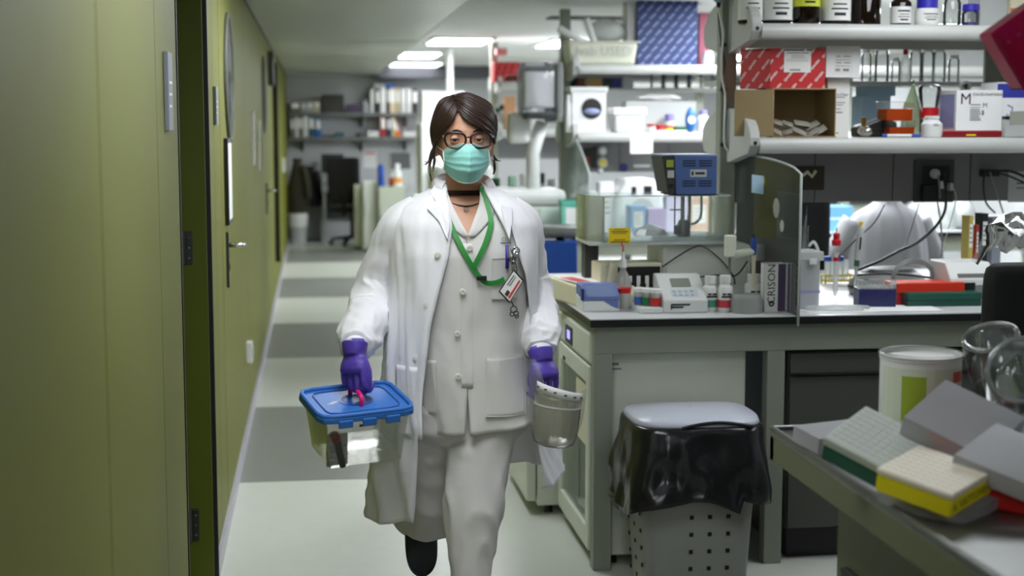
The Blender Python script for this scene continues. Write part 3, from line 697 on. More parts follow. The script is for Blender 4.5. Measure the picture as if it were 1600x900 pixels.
# glass and metal dishes
for i, (px, py, r_, zz, hh, m_, lab) in enumerate((
    (905, 425, .075, 0, .022, DSTEEL, 'round metal lidded dish at the left back of the bench'),
    (985, 408, .10, .07, .03, STEEL, 'wide steel pan under the acrylic tank'))):
    q = at(px, py, 5.78+.0*i)
    t = T('metal_dish', lab, 'dish', (q.x, 5.8 if i == 0 else 5.62, ZB), group='metal dishes on the bench')
    if i == 1:
        O('support', G().lathe([(.06, 0), (.06, .07)], 20), DGREY, t)
    O('dish', G().lathe([(r_*.9, zz), (r_, zz+.004), (r_, zz+hh), (r_*1.03, zz+hh+.002), (r_*1.03, zz+hh+.006), (r_*.96, zz+hh+.004), (r_*.95, zz+.008), (.001, zz+.006)], 32), m_, t, smooth=.6)
    O('lid', G().lathe([(r_*1.0, zz+hh+.006), (r_*.99, zz+hh+.016), (r_*.3, zz+hh+.022), (.001, zz+hh+.022)], 32), m_, t, smooth=.6)

# ================================================================== FIRST BENCH: right part
t = T('printed_sheets', 'white paper sheets lying at the bench front edge', 'paper', (2.05, 5.09, ZB))
for i, (x, y, w, d, a) in enumerate(((-.13, .02, .3, .2, .05), (.08, .02, .32, .18, -.06))):
    M = Matrix.Translation((x, y+d/2, .0006+.0012*i)) @ Matrix.Rotation(a, 4, 'Z'); O('sheet', G().box((0, 0, 0), (w, d, .001), M), PAPER, t)
t = tag(O('plastic_tube_ring', G().tube([(.11*math.cos(a)*1.1, .05*math.sin(a), .0075) for a in [2*math.pi*i/40 for i in range(36)]], .006, 8), MILKY, loc=(1.90, 5.17, ZB+.003), smooth=True), 'loop of clear plastic tubing on the white sheets', 'tubing')
p, w, h = sp(1343, 438, 1400, 468, 5.24, ZB)
t = T('tip_rack', 'dark blue pipette tip rack with clear lid on the bench', 'tip rack', p, rz=-.12)
O('base', G().b2(-w/2, w/2, 0, .085, 0, h*.68), mat('rack_navy', (32, 36, 84), .4), t, bev=.003)
O('lid', G().b2(-w/2, w/2, 0, .085, h*.69, h), CLEARP, t, bev=.003)
g = G()
for i in range(8):
    for j in range(6): g.lathe([(.002, 0), (.003, .012)], 6, (-w*.42+i*w*.12, .01+j*.013, h*.68))
o = O('tips', g, MILKY, t); o['kind'] = 'stuff'
p, w, h = sp(1402, 441, 1507, 467, 5.30, ZB)
t = T('rack_box', 'flat orange red storage box behind the green one', 'box', p, rz=.03)
O('base', G().b2(-w/2, w/2, 0, .12, 0, h*.55), mat('box_crimson', (170, 20, 32), .4), t, bev=.003); O('lid', G().b2(-w/2-.003, w/2+.003, -.003, .123, h*.55, h), mat('box_orange_red', (214, 52, 28), .4), t, bev=.003)
O('hinge_tab', G().b2(w*.48, w*.52, .03, .08, h*.4, h*.5), MATS['box_crimson'], t)
p, w, h = fp(1419, 457, 1534, 479, ZB)
t = T('rack_box', 'flat dark green storage box at the bench front', 'box', p, rz=-.02)
O('base', G().b2(-w/2, w/2, 0, .12, 0, h*.5), mat('box_dark_green', (14, 66, 56), .4), t, bev=.003); O('lid', G().b2(-w/2-.002, w/2+.002, -.002, .122, h*.5, h), mat('box_dark_green2', (18, 78, 64), .4), t, bev=.004)
# white instrument
p, w, h = sp(1484, 411, 1556, 462, 5.32, ZB)
t = T('hotplate_stirrer', 'white instrument with grey sloped front panel and knob', 'instrument', p)
O('body', G().prism([(0, 0), (.2, 0), (.2, h), (.05, h), (0, h*.62)], -w/2, w/2, 'x'), WHITE, t, bev=.006)
O('panel', G().prism([(-.003, h*.24), (.001, h*.24), (.012, h*.74), (.004, h*.74)], -w*.32, w*.46, 'x'), GREY, t)
O('switch', G().b2(-w*.2, w*.05, -.006, .002, h*.34, h*.52), BLACK, t, bev=.002)
O('knob', G().lathe([(.012, 0), (.01, .012)], 14, (0, 0, 0), Matrix.Translation((w*.3, -.001, h*.45)) @ Matrix.Rotation(math.pi/2, 4, 'X')), BLACK, t, smooth=.6)
O('stripe', G().b2(-w/2-.001, w/2+.001, -.001, .15, h*.1, h*.14), LGREY, t)
# yellow tube rack with tubes and pipette
p = oz(1310, 445, ZB)
t = T('tube_rack', 'yellow wire tube rack holding capped tubes', 'rack', (p.x, p.y, ZB))
zr = at(1310, 430, p.y).z-ZB
g = G().b2(-.06, .075, 0, .006, zr-.006, zr).b2(-.06, .075, .05, .056, zr-.006, zr).b2(-.06, .075, 0, .006, .012, .018).b2(-.06, .075, .05, .056, .012, .018)
for x in (-.06, .069):
    for y in (0, .05): g.b2(x, x+.006, y, y+.006, 0, zr)
g.b2(-.06, -.054, 0, .056, zr-.006, zr); g.b2(.069, .075, 0, .056, zr-.006, zr)
O('frame', g, YELLOW, t)
for i, (x, c) in enumerate(((-.04, BLUE), (-.015, WHITE), (.015, BLUE), (.04, WHITE))):
    tu = O('tube', G().lathe([(.004, .01), (.013, .03), (.0135, .105)], 14, (x, .028, 0)), MILKY, t, smooth=.6)
    if c is BLUE: O('tube_cap', G().lathe([(.0165, .1), (.0165, .118), (.014, .12)], 16, (x, .028, 0)), c, tu, smooth=.6)
p = at(1307, 430, 5.46)
t = T('syringe_dispenser', 'red topped repeating dispenser standing in the tube rack', 'dispenser', (p.x, 5.47, ZB+.02)); zz = lambda py: at(1307, py, 5.46).z-ZB-.02
O('barrel', G().lathe([(.006, 0), (.009, .02), (.010, zz(395))], 12), MILKY, t, smooth=.6)
O('collar', G().lathe([(.016, zz(384)), (.018, zz(380)), (.018, zz(376)), (.012, zz(374)), (.013, zz(366)), (.009, zz(364))], 14), RED, t, smooth=.6)
O('ring', G().lathe([(.0115, zz(408)), (.0115, zz(402))], 12), RED, t, smooth=.6)
O('plunger', G().lathe([(.004, zz(364)), (.004, zz(356))], 10), WHITE, t)
def pipette(lab, px, Y, py0, py1, tilt):
    b = at(px, py1, Y); h = at(px, py0, Y).z-ZB-.012; b.z = ZB+.012
    t = T('pipette', lab, 'pipette', b, rot=(0, tilt, 0))
    O('tip', G().lathe([(.0015, 0), (.004, h*.3)], 10), MILKY, t, smooth=.6)
    O('shaft', G().lathe([(.004, h*.28), (.006, h*.34), (.009, h*.46), (.009, h*.5)], 12), LGREY, t, smooth=.6)
    O('collar', G().lathe([(.0105, h*.42), (.0105, h*.5)], 12), GREEN, t, smooth=.6)
    O('grip', G().lathe([(.012, h*.5), (.013, h*.6), (.011, h*.78), (.014, h*.88), (.012, h*.92)], 14, sy=1.2), LGREY, t, smooth=.6)
    O('window', G().b2(-.003, .003, -.017, -.012, h*.64, h*.8), BLACK, t)
    O('hook', G().b2(-.016, .014, -.006, .012, h*.83, h*.87), LGREY, t, bev=.002)
    O('plunger', G().lathe([(.004, h*.92), (.004, h*.96), (.008, h*.965), (.008, h)], 12), YELLOW, t, smooth=.6)
pipette('grey pipette with yellow plunger standing upright in the tube rack', 1334, 5.44, 346, 437, .08)
# flask behind the shield
p = at(1262, 392, 5.62)
t = T('glass_flask', 'clear glass flask with side arm and glass rod behind the shield', 'flask', (p.x, 5.68, ZB)); zz = lambda py: at(1262, py, 5.68).z-ZB
O('body', G().lathe([(.05, 0), (.055, .01), (.035, zz(405)), (.024, zz(385)), (.020, zz(365)), (.023, zz(352))], 20), GLASS, t, smooth=.6)
O('glass_rod', G().tube([(.0, 0, .1), (.012, 0, zz(322))], .006, 8), GLASS, t, smooth=True)
O('side_arm', G().tube(cr([(.025, 0, zz(385)), (.045, 0, zz(378)), (.06, -.01, zz(390)), (.065, -.01, zz(400))], 14), .006, 8), MILKY, t, smooth=True)
# grey machine lying behind (rounded cover)
p = at(1395, 410, 5.62)
t = T('vortex_cover', 'low grey rounded instrument with dark top behind the cables', 'instrument', (p.x, 5.66, ZB))
O('body', G().lathe([(.155, 0), (.165, .02), (.16, .05), (.13, .085), (.09, .1)], 32, sy=.75), mat('machine_grey', (128, 130, 128), .35), t, smooth=.6)
O('dark_top', G().lathe([(.12, .088), (.10, .105), (.05, .112), (.001, .114)], 32, sy=.7), DGREY, t, smooth=.6)
O('stripe', G().lathe([(.166, .028), (.1665, .034), (.165, .04)], 32, sy=.75), BLACK, t)
t = T('cable_coil', 'grey coiled cable loop hanging over the instrument', 'cable', (at(1428, 412, 5.45).x, 5.45, ZB))
g = G()
for i in range(4):
    R_ = .072+.004*i
    g.tube([(R_*1.05*math.cos(a)+.004*i, .01*i, R_*.86*math.sin(a)+.085) for a in [2*math.pi*k/40 for k in range(40)]], .0028, 6, closed=True)
O('loops', g, GREY, t, smooth=True)
BK = [(1475, 270, 5.79), (1478, 320, 5.7), (1465, 350, 5.6), (1435, 378, 5.5), (1405, 392, 5.5), (1370, 410, 5.5), (1340, 422, 5.52)]
cable('thick_power_cable', 'thick black cable sweeping down from the socket to the bench', [at(*q) for q in BK], .006, BLACK)
cable('thin_black_wire', 'thin black wire running across the seated white coat to the tubes', [at(1382, 320, 5.78), at(1366, 348, 5.7), at(1340, 372, 5.6), at(1310, 402, 5.55)], .003, BLACK)
cable('thin_white_wire', 'thin grey wire dropping from the right hand plug', [at(1487, 290, 5.79), at(1494, 310, 5.78), at(1484, 350, 5.7), at(1472, 390, 5.66)], .002, LGREY)
cable('thin_black_wire', 'thin dark wire hanging from the left end of the socket', [at(1436, 318, 5.79), at(1428, 345, 5.7), at(1418, 375, 5.6), at(1410, 390, 5.5)], .002, BLACK)
cable('grey_wire', 'grey wire hanging behind the coil', [at(1462, 300, 5.79), at(1470, 350, 5.75), at(1472, 390, 5.72), at(1470, 402, 5.72)], .0035, GREY)
cable('black_cable', 'black cable lying along the bench behind the tip rack', [at(1338, 430, 5.55), at(1380, 428, 5.55), at(1420, 430, 5.5), at(1455, 434, 5.48)], .004, BLACK)
# jar with brown contents
p = at(1475, 440, 5.5)
t = T('beaker', 'small beaker crammed with crumpled brown plastic', 'beaker', (p.x, 5.52, ZB))
O('beaker', G().lathe([(.036, 0), (.04, .005), (.04, .075)], 20), MILKY, t, smooth=.6)
g = G()
for i in range(14):
    a = random.uniform(0, 6.28); q = random.uniform(0, .03); g.box((q*math.cos(a), q*math.sin(a), .08+random.uniform(-.02, .03)), (.03, .02, .012), Matrix.Rotation(0, 4, 'X'))
o = O('clippings', g, mat('olive_film', (104, 92, 58), .3), t); o['kind'] = 'stuff'
# tall packs at right back: colourful cartons and book-like packs
for i, (a, b_, c, e, col, lab) in enumerate(((1510, 338, 1522, 412, (190, 170, 90), 'narrow straw coloured pack standing left in the row by the plastic bag'), (1522, 352, 1530, 408, (170, 60, 40), 'narrow brick red pack standing in the row by the plastic bag'), (1530, 334, 1545, 410, (22, 24, 30), 'black pack standing in the row by the plastic bag'), (1546, 340, 1566, 410, (130, 138, 150), 'grey blue pack standing right in the row by the plastic bag'))):
    p, w, h = sp(a, b_, c, 470, 5.62+.02*i, ZB)
    carton('reagent_pack', lab, 'pack', p, w*.95, .07, h, mat('pack_%d' % i, col, .6), group='packs standing at the bench back', labm=LABELM, lr=(.15, .85, .6, .9))
p, w, h = sp(1512, 326, 1560, 338, 5.60, at(1530, 337, 5.6).z)
# ------- socket strip and stuff on the service panel (front face y = 5.82)
YP = 5.819
p, w, h = sp(1426, 250, 1490, 316, YP)
t = T('socket_box', 'dark recessed socket box with white plug on the grey panel', 'socket', p)
O('frame', G().b2(-w/2, w/2, -.012, 0, 0, h), DGREY, t, bev=.003)
O('inset', G().b2(-w*.32, w*.38, -.016, -.012, h*.3, h*.86), BLACK, t, bev=.002)
O('transformer', G().b2(-w*.36, w*.02, -.05, -.012, h*.02, h*.42), BLACK, t, bev=.004)
O('plug', G().lathe([(.02, 0), (.02, .014), (.012, .03)], 18, (0, 0, 0), Matrix.Translation((-.003, -.016, h*.68)) @ Matrix.Rotation(math.pi/2, 4, 'X')), LGREY, t, smooth=.6)
O('switch', G().b2(w*.14, w*.24, -.022, -.015, h*.32, h*.5), WHITE, t, bev=.002)
O('plug', G().b2(w*.31, w*.39, -.05, -.015, h*.28, h*.46), LGREY, t, bev=.003)
O('plug_lead', G().tube(cr([(0, -.045, h*.66), (.004, -.05, h*.45), (.012, -.045, h*.1)], 12), .004, 7), GREY, t, smooth=True)
p, w, h = sp(1234, 259, 1288, 297, YP)
t = T('postcard', 'dark photo postcard pinned on the grey panel', 'postcard', p)
O('card', G().b2(-w/2, w/2, -.003, 0, 0, h), mat('card_dark', (44, 40, 30), .6, var=.5, scale=40), t)
g = G().tube([(-.02, -.004, h*.6), (.0, -.004, h*.75), (.02, -.004, h*.55), (.035, -.004, h*.8)], .007, 6); O('pale_motif', g, CREAM, t)
for px, py, r_ in ((1196, 250, .02),):
    pass
p, w, h = sp(1574, 268, 1640, 316, YP)
t = T('pinned_paper', 'white paper pinned on the grey panel at the right edge', 'paper', p); O('sheet', G().b2(-w/2, w/2, -.002, 0, 0, h), LGREY, t)
prints('print', [(-w*.3, w*.3, h*.6, h*.64), (-w*.3, w*.2, h*.45, h*.48)], INK, t, y=-.0025)
t = T('cable_holder', 'black cable holder with drooping leads at right of the panel', 'cable holder', at(1545, 272, 5.80))
O('block', G().b2(-.035, .035, -.03, .018, -.01, .02), BLACK, t, bev=.004)
O('lead', G().tube(cr([(.02, -.01, .01), (.08, -.03, .012), (.15, -.05, -.02), (.2, -.05, -.06)], 20), .006, 7), BLACK, t, smooth=True)
O('lead', G().tube(cr([(.0, -.01, .0), (.05, -.03, -.0), (.12, -.05, -.03), (.2, -.05, -.07)], 20), .004, 7), BLACK, t, smooth=True)
O('lead', G().tube(cr([(-.03, -.02, .0), (-.035, -.03, -.06), (-.02, -.03, -.12), (.02, -.03, -.16)], 16), .004, 7), BLACK, t, smooth=True)
O('lead', G().tube(cr([(-.01, -.03, .01), (.02, -.04, -.08), (.05, -.04, -.16)], 12), .0035, 7), GREY, t, smooth=True)
# ================================================================== FIRST SHELF UNIT: lower shelf
ZL, ZU = 1.552, 1.987
# open cardboard box with sachets
YC = 5.53
p, w, h = sp(1207, 138, 1307, 212, YC, ZL)
t = T('open_carton', 'open brown cardboard box with small grey sachets inside', 'box', p, rz=.0)
dc = .24; k = .004
sl = at(1150, 200, YC+dc).x-(p.x-w/2)
# box is turned: its left side shows, so it is sheared into a rotated box
aL = .62
t.rotation_euler = (0, 0, 0)
def rotbox(t, w, d, h, a): return a
O('floor_flap', G().b2(-w/2, w/2, -.01, dc, 0, k), CARD, t)
O('top_flap', G().b2(-w/2, w/2, 0, dc, h-k, h), CARD, t)
O('left_side', G().b2(-w/2, -w/2+k, 0, dc, k, h-k), CARD, t)
O('right_side', G().b2(w/2-k, w/2, 0, dc, k, h-k), CARD, t)
O('back_side', G().b2(-w/2+k, w/2-k, dc-k, dc, k, h-k), CARD, t)
g = G(); xl = at(1151, 200, YC+.03).x-p.x
O('open_flap', G().prism([(-w/2, .0), (xl, .06), (xl, .064), (-w/2+.002, .004)], .004, h-.006, 'z'), CARD, t)
g = G()
for i in range(9): g.prism([(-w/2-.012-.0, .008+.0), (xl*.55-w/2*.45, .036), (xl*.55-w/2*.45, .034), (-w/2-.012, .006)], h*(.1+.09*i), h*(.115+.09*i), 'z')
O('flap_print', g, mat('card_pale', (190, 178, 146), .8), t)
SACH = mat('sachet', (140, 136, 126), .55, bump=.2, bscale=50)
for i, (x, y, z, a, b_) in enumerate(((-.085, .06, .012, .2, .5), (-.045, .05, .02, -.3, -.3), (.0, .045, .018, .3, .4), (.05, .04, .014, -.2, -.5), (.085, .05, .022, .5, -.5), (-.03, .085, .045, .1, .35), (.02, .08, .05, .3, .15), (.065, .085, .042, .2, -.45), (-.07, .09, .05, .4, .3))):
    g = G(); M = Matrix.Translation((x*.9, y, z+.004)) @ Matrix.Rotation(b_, 4, 'Y') @ Matrix.Rotation(.5+a*.3, 4, 'X')
    rows = []
    for v in range(7):
        rows.append([tuple(M @ V((-.032+.064*u/8, -.018+.036*v/6, .007*math.sin(math.pi*u/8)*math.sin(math.pi*v/6)))) for u in range(9)])
    g.grid(rows); rows = [[tuple(M @ V((-.032+.064*u/8, -.018+.036*v/6, -.007*math.sin(math.pi*u/8)*math.sin(math.pi*v/6)))) for u in range(9)] for v in range(7)]; g.grid(rows)
    tag(O('sachet', g, SACH, loc=p, smooth=True), 'small grey sachet lying inside the open cardboard box', 'sachet', 'sachets in the cardboard box')
# red printed carton on top
YQ = 5.60
p2, w2, h2 = sp(1203, 76, 1290, 135, YQ, ZL+h+.001)
xl2 = at(1159, 100, YQ+.09).x-p2.x
QR = mat('carton_red', (186, 26, 30), .5); QW = mat('print_white', (232, 230, 228), .6)
t = T('printed_red_carton', 'red carton with diagonal white lettering on the cardboard box', 'carton', p2)
O('body', G().prism([(-w2/2, 0), (w2/2, 0), (w2/2-.02, .2), (xl2, .11)], 0, h2, 'z'), QR, t, bev=.001)
vs, fs = pattern(w2, h2, 'QIAGEN', .0130, .85, .062, .046, stag=-.27)
O('lettering', G().add([(x-w2/2, -.0008, z) for x, z, _ in vs], fs), QW, t)['kind'] = 'stuff'
sl2 = math.hypot(xl2+w2/2, .11); vs, fs = pattern(sl2, h2, 'QIAGEN', .0130, .85, .062, .046, stag=-.27)
ux = (xl2+w2/2)/sl2; uy = .11/sl2
O('lettering', G().add([(-w2/2+ux*(sl2-x)-.0006*uy, uy*(sl2-x)-.0008, z) for x, z, _ in vs], fs), QW, t)['kind'] = 'stuff'
a0 = at(1225, 90, YQ).x-p2.x; a1 = at(1267, 90, YQ).x-p2.x; z0 = at(1240, 113, YQ).z-p2.z; z1 = at(1240, 72, YQ).z-p2.z
z1 = min(z1, h2-.001)
l = O('label', G().b2(a0, a1, -.0022, -.001, z0, z1), LABELM, t)
O('label_bar', G().b2(a0, a0+(a1-a0)*.74, -.0027, -.0022, z1-.008, z1-.003).b2(a0+(a1-a0)*.83, a1, -.0027, -.0022, z1-.008, z1-.003), mat('navy_print', (26, 30, 66), .6), l)
R = [(a0+.01, a1-.008, z1-.018, z1-.0155), (a0+.03, a1-.03, z1-.027, z1-.0255), (a0+.028, a1-.022, z1-.034, z1-.0325), (a0+.008, a1-.01, z1-.041, z1-.04), (a0+.008, a1-.01, z1-.048, z1-.047)]
R += [(a0+.022+.0035*i, a0+.022+.0035*i+.002*(1+i % 2)*.7, z0+.006, z0+.0125) for i in range(13)]
prints('print', R, INK, l, y=-.0023)
# white cartons
p3, w3, h3 = sp(1290, 72, 1345, 121, 5.62)
p4, w4, h4 = sp(1300, 121, 1337, 214, 5.60, ZL)
t = T('tall_white_carton', 'tall white carton with violet lettering beside the cardboard box', 'carton', p4+V((0, .06, 0)))
h4 = p3.z-ZL-.001
O('body', G().b2(-w4/2, w4/2, 0, .12, 0, h4), LABELM, t, bev=.001)
lettering('lettering', 'ra-Clear', .016, mat('print_violet', (60, 50, 130), .6), t, (w4*.14, -.001, h4*.72))
prints('print', [(-w4*.1, w4*.28, h4*.67, h4*.68), (-w4*.1, w4*.3, h4*.58, h4*.59), (-w4*.1, w4*.2, h4*.54, h4*.55), (-w4*.1, w4*.1, h4*.47, h4*.48), (-w4*.1, w4*.18, h4*.41, h4*.425), (-w4*.1, w4*.02, h4*.06, h4*.075)], INK, t)
t = T('small_white_carton', 'white carton with printed label next to the red carton', 'carton', p3)
O('body', G().b2(-w3/2, w3/2, 0, .15, 0, h3), PAPER, t, bev=.001); O('seam', G().b2(-w3/2+.001, w3/2-.001, .07, .072, h3-.0002, h3+.0006), LGREY, t)
l = O('label', G().b2(-w3*.25, w3*.28, -.0012, 0, h3*.15, h3*.78), LABELM, t)
prints('print', [(-w3*.2, -w3*.08, h3*.66, h3*.68), (.0, w3*.2, h3*.66, h3*.68), (-w3*.2, w3*.2, h3*.55, h3*.56), (-w3*.2, -w3*.05, h3*.46, h3*.48), (w3*.02, w3*.2, h3*.46, h3*.48), (-w3*.2, w3*.2, h3*.36, h3*.37)]+[(-w3*.22+i*.004, -w3*.22+i*.004+.002, h3*.2, h3*.28) for i in range(5)]+[(w3*.0+i*.004, w3*.0+i*.004+.0025, h3*.2, h3*.28) for i in range(6)], INK, l, y=-.0014)
# orange tip boxes
ORP = clear('orange_plastic', (226, 90, 30), .8, .2, 1., hz=(214, 84, 30))
for i, (a, b_, c, e, lab) in enumerate(((1388, 189, 1432, 211, 'lower orange rack box with clear lid'), (1383, 159, 1429, 189, 'upper orange rack box with clear lid stacked on another'))):
    p, w, h = sp(a, b_, c, e, 5.64, ZL if i == 0 else None); 
    if i == 1: p.z = zt1
    zt1 = p.z+h+.001
    t = T('orange_rack_box', lab, 'box', p, group='orange rack boxes')
    O('base', G().b2(-w*.45, w*.45, 0, .1, 0, h*.62), ORP, t, bev=.003); O('lid', G().b2(-w*.5, w*.5, -.003, .103, h*.62, h), CLEARP, t, bev=.003)
# flask with red liquid, white bottle, funnel
p = at(1453, 214, 5.6)
t = bottle('squat_white_bottle', 'squat white plastic bottle with rounded shoulders on the lower shelf', V((p.x, 5.585, ZL)), .041, .083, WHITE, WHITE, None, .55, .14, .62, group=None)
prints('print', [(-.01, .006, .05, .052), (-.01, .012, .044, .046)], INK, t, y=-.0415)
p = at(1455, 170, 5.70)
t = T('red_capped_flask', 'upturned clear glass vessel with red band behind the squat bottle', 'flask', (p.x, 5.72, ZL)); zz = lambda py: at(1455, py, 5.72).z-ZL
O('body', G().lathe([(.03, 0), (.036, .02), (.034, zz(170)), (.045, zz(140)), (.04, zz(134)), (.02, zz(132))], 20), GLASS, t, smooth=.6)
O('red_band', G().lathe([(.037, zz(184)), (.037, zz(168))], 20), RED, t, smooth=.6)
O('glass_rod', G().tube([(-.03, -.01, zz(178)), (-.055, -.01, zz(150))], .004, 8), MILKY, t)
# M carton
p, w, h = sp(1493, 141, 1567, 204, 5.59, at(1500, 204, 5.59).z)
zr = p.z
t = T('white_filter_carton', 'white carton with large dark letter M and handwriting on shelf', 'carton', p)
xl3 = at(1470, 170, 5.72).x-p.x
O('body', G().prism([(-w/2, 0), (w/2, 0), (w/2, .16), (xl3, .15)], 0, h, 'z'), PAPER, t, bev=.001)
O('side_print', G().add([(-w/2+(xl3+w/2)*.1-.001, .015, h*.08), (-w/2+(xl3+w/2)*.9-.001, .135, h*.08), (-w/2+(xl3+w/2)*.9-.001, .135, h*.9), (-w/2+(xl3+w/2)*.1-.001, .015, h*.9)], [[0, 1, 2, 3]]), mat('print_pale_violet', (150, 156, 206), .6), t)
lettering('lettering', 'M', .062, mat('print_plum', (60, 22, 44), .6), t, (-w*.3, -.001, h*.77))
lettering('lettering', 'M', .026, INK, t, (w*.12, -.001, h*.62))
lettering('handwriting', 'DAVID/NAMARA', .0165, INK, t, (w*.17, -.001, h*.89))
prints('print', [(-w*.2, w*.02, h*.63, h*.65), (-w*.2, w*.02, h*.56, h*.575)]+[(-w*.2, w*(.0+.02*(i % 3)), h*(.5-.05*i), h*(.525-.05*i)) for i in range(6)]+[(w*.06, w*.1, h*.38, h*.5)], mat('ink_grey', (110, 110, 116), .7), t)
p, w, h = sp(1468, 203, 1566, 216, 5.585, ZL)
t = T('red_flat_case', 'flat red case under the white carton', 'case', p)
h = zr-ZL-.001
O('body', G().b2(-w/2, w/2, 0, .2, 0, h), mat('case_red', (140, 16, 28), .4), t, bev=.004); O('seam', G().b2(-w/2-.001, w/2+.001, -.001, .19, h*.5, h*.55), BLACK, t); O('clasp', G().b2(-.02, .02, -.003, 0, h*.2, h*.45), YELLOW, t)
# blue and white carton at the right
p, w, h = sp(1556, 143, 1640, 214, 5.60, ZL)
t = T('blue_white_carton', 'white carton with blue top print at right shelf end', 'carton', p)
xl4 = at(1550, 170, 5.66).x-p.x
O('body', G().b2(-w/2, w/2, 0, .15, 0, h*1.2), PAPER, t, bev=.001)
BPR = mat('print_blue', (44, 52, 150), .6)
O('blue_print', G().b2(-w/2-.0005, w/2, -.0008, .0, h*.86, h*1.17), BPR, t)
O('figure_print', G().tube([(-w*.35, -.001, h*.3), (-w*.3, -.001, h*.5), (-w*.22, -.001, h*.45), (-w*.2, -.001, h*.65), (-w*.3, -.001, h*.7)], .003, 4), mat('print_pale_violet'), t)
prints('print', [(-w*.1, w*.3, h*.5, h*.52), (-w*.1, w*.2, h*.4, h*.42)], INK, t)
p, w, h = sp(1570, 180, 1650, 215, 5.56, ZL)
t = carton('cream_tray', 'low cream tray in front of the blue and white carton', 'tray', p, w, .035, h*.8, LGREY, lid=False); O('dark_rim', G().b2(-w/2, w/2, -.001, .035, h*.8, h*.95), BLACK, t)
# pens, crumple, dark pouch
p = at(1405, 212, 5.57)
t = T('marker_pen', 'white marker pen with blue ends lying on the lower shelf', 'pen', (p.x, 5.56, ZL+.006))
M = Matrix.Rotation(math.pi/2, 4, 'Y')
O('barrel', G().lathe([(.006, -.06), (.006, .06)], 12, (0, 0, 0), M), WHITE, t, smooth=.6); O('cap', G().lathe([(.0066, .045), (.0066, .082), (.004, .085)], 12, (0, 0, 0), M), BLUE, t, smooth=.6); O('end_plug', G().lathe([(.0064, -.075), (.0064, -.055)], 12, (0, 0, 0), M), BLUE, t, smooth=.6)
t = T('dark_pouch', 'black instrument pouch behind the orange boxes', 'pouch', V((at(1372, 200, 5.68).x, 5.7, ZL)))
O('body', G().prism([(-.08, 0), (.09, 0), (.09, .06), (.02, .075), (-.08, .04)], 0, .08, 'y'), BLACK, t, bev=.01); O('zip', G().b2(-.07, .08, -.002, .0, .03, .034), DSTEEL, t)
t = T('foil_parcel', 'crumpled silver foil parcel beside the tall white carton', 'foil', V((at(1352, 205, 5.62).x, 5.62, ZL)))
g = G(); g.ball((0, 0, .022), (.03, .025, .022), 14, 9); g.v = [tuple(V(v)*(1+.18*NZ.noise(V(v)*70))) for v in g.v]
O('foil', g, mat('foil', (180, 178, 172), .25, 1.), t); O('brass_neck', G().lathe([(.009, .04), (.011, .075), (.009, .078)], 12, (-.004, .01, 0)), mat('brass', (150, 116, 60), .3, 1.), t, smooth=.6)
t = T('squeeze_bag', 'thin green plastic bag slumped behind the orange boxes', 'bag', V((at(1425, 190, 5.78).x, 5.78, ZL)))
O('film', G().prism([(-.05, 0), (.05, 0), (.03, .14), (.005, .22), (-.035, .12)], 0, .02, 'y'), clear('green_film', (170, 190, 150), .5, .2), t, bev=.008); O('knot', G().ball((.004, .01, .222), .008), clear('green_film'), t)
# light blue boxes behind
for i, (a, b_, c, e, lab) in enumerate(((1345, 150, 1392, 213, 'lower pale blue box on the far side of the first shelf'), (1352, 128, 1400, 150, 'upper pale blue box stacked on the far side of first shelf'))):
    p, w, h = sp(a, b_, c, e, 6.12, ZL if i == 0 else None)
    carton('pale_blue_box', lab, 'box', p, w, .12, h-.001, mat('pale_blue', (142, 170, 190), .6), group='pale blue boxes')
# jars on the narrow shelf
JX = [(1356, 76, 122, .8), (1380, 72, 121, 1.15), (1402, 90, 121, .7), (1414, 76, 121, .85), (1433, 74, 121, 1.), (1452, 74, 121, 1.05), (1470, 74, 121, 1.05), (1493, 86, 121, .9)]
JL = ['glass jar leftmost on the narrow rear shelf', 'wide glass jar second on the narrow rear shelf', 'short glass jar third on the narrow rear shelf', 'white capped bottle with red neck on the narrow rear shelf', 'lidded glass jar right of the red necked bottle', 'lidded glass jar second right of the red necked bottle', 'lidded glass jar third right of the red necked bottle', 'low glass jar at the right end of the narrow rear shelf']
for (px, y0, y1, s), lab in zip(JX, JL):
    p = at(px, y1, 6.2); h = at(px, y0, 6.2).z-1.785
    if 'white capped' in lab: bottle('white_bottle', lab, V((p.x, 6.2, 1.785)), .022, h, MILKY, RED, None, .4, .18, .6)
    else: jar(lab, V((p.x, 6.22, 1.785)), .027*s, h, 'glass jars on the rear shelf')
p = at(1503, 127, 6.12)
tag(O('tape_roll', G().lathe([(.012, -.01), (.024, -.01), (.024, .01), (.012, .01), (.012, -.01)], 24, (0, 0, 0), Matrix.Rotation(math.pi/2, 4, 'X')), WHITE, loc=(p.x, 6.085, 1.765), smooth=.6), 'small white tape roll hanging at the rear shelf edge', 'tape')
tag(O('divider_panel', G().b2(at(1516, 100, 6.2).x, 3.6, 6.05, 6.07, ZL+.005, ZU-.03), mat('panel_warm_grey', (120, 120, 112), .6)), 'grey rear panel behind the lettered carton', 'panel')
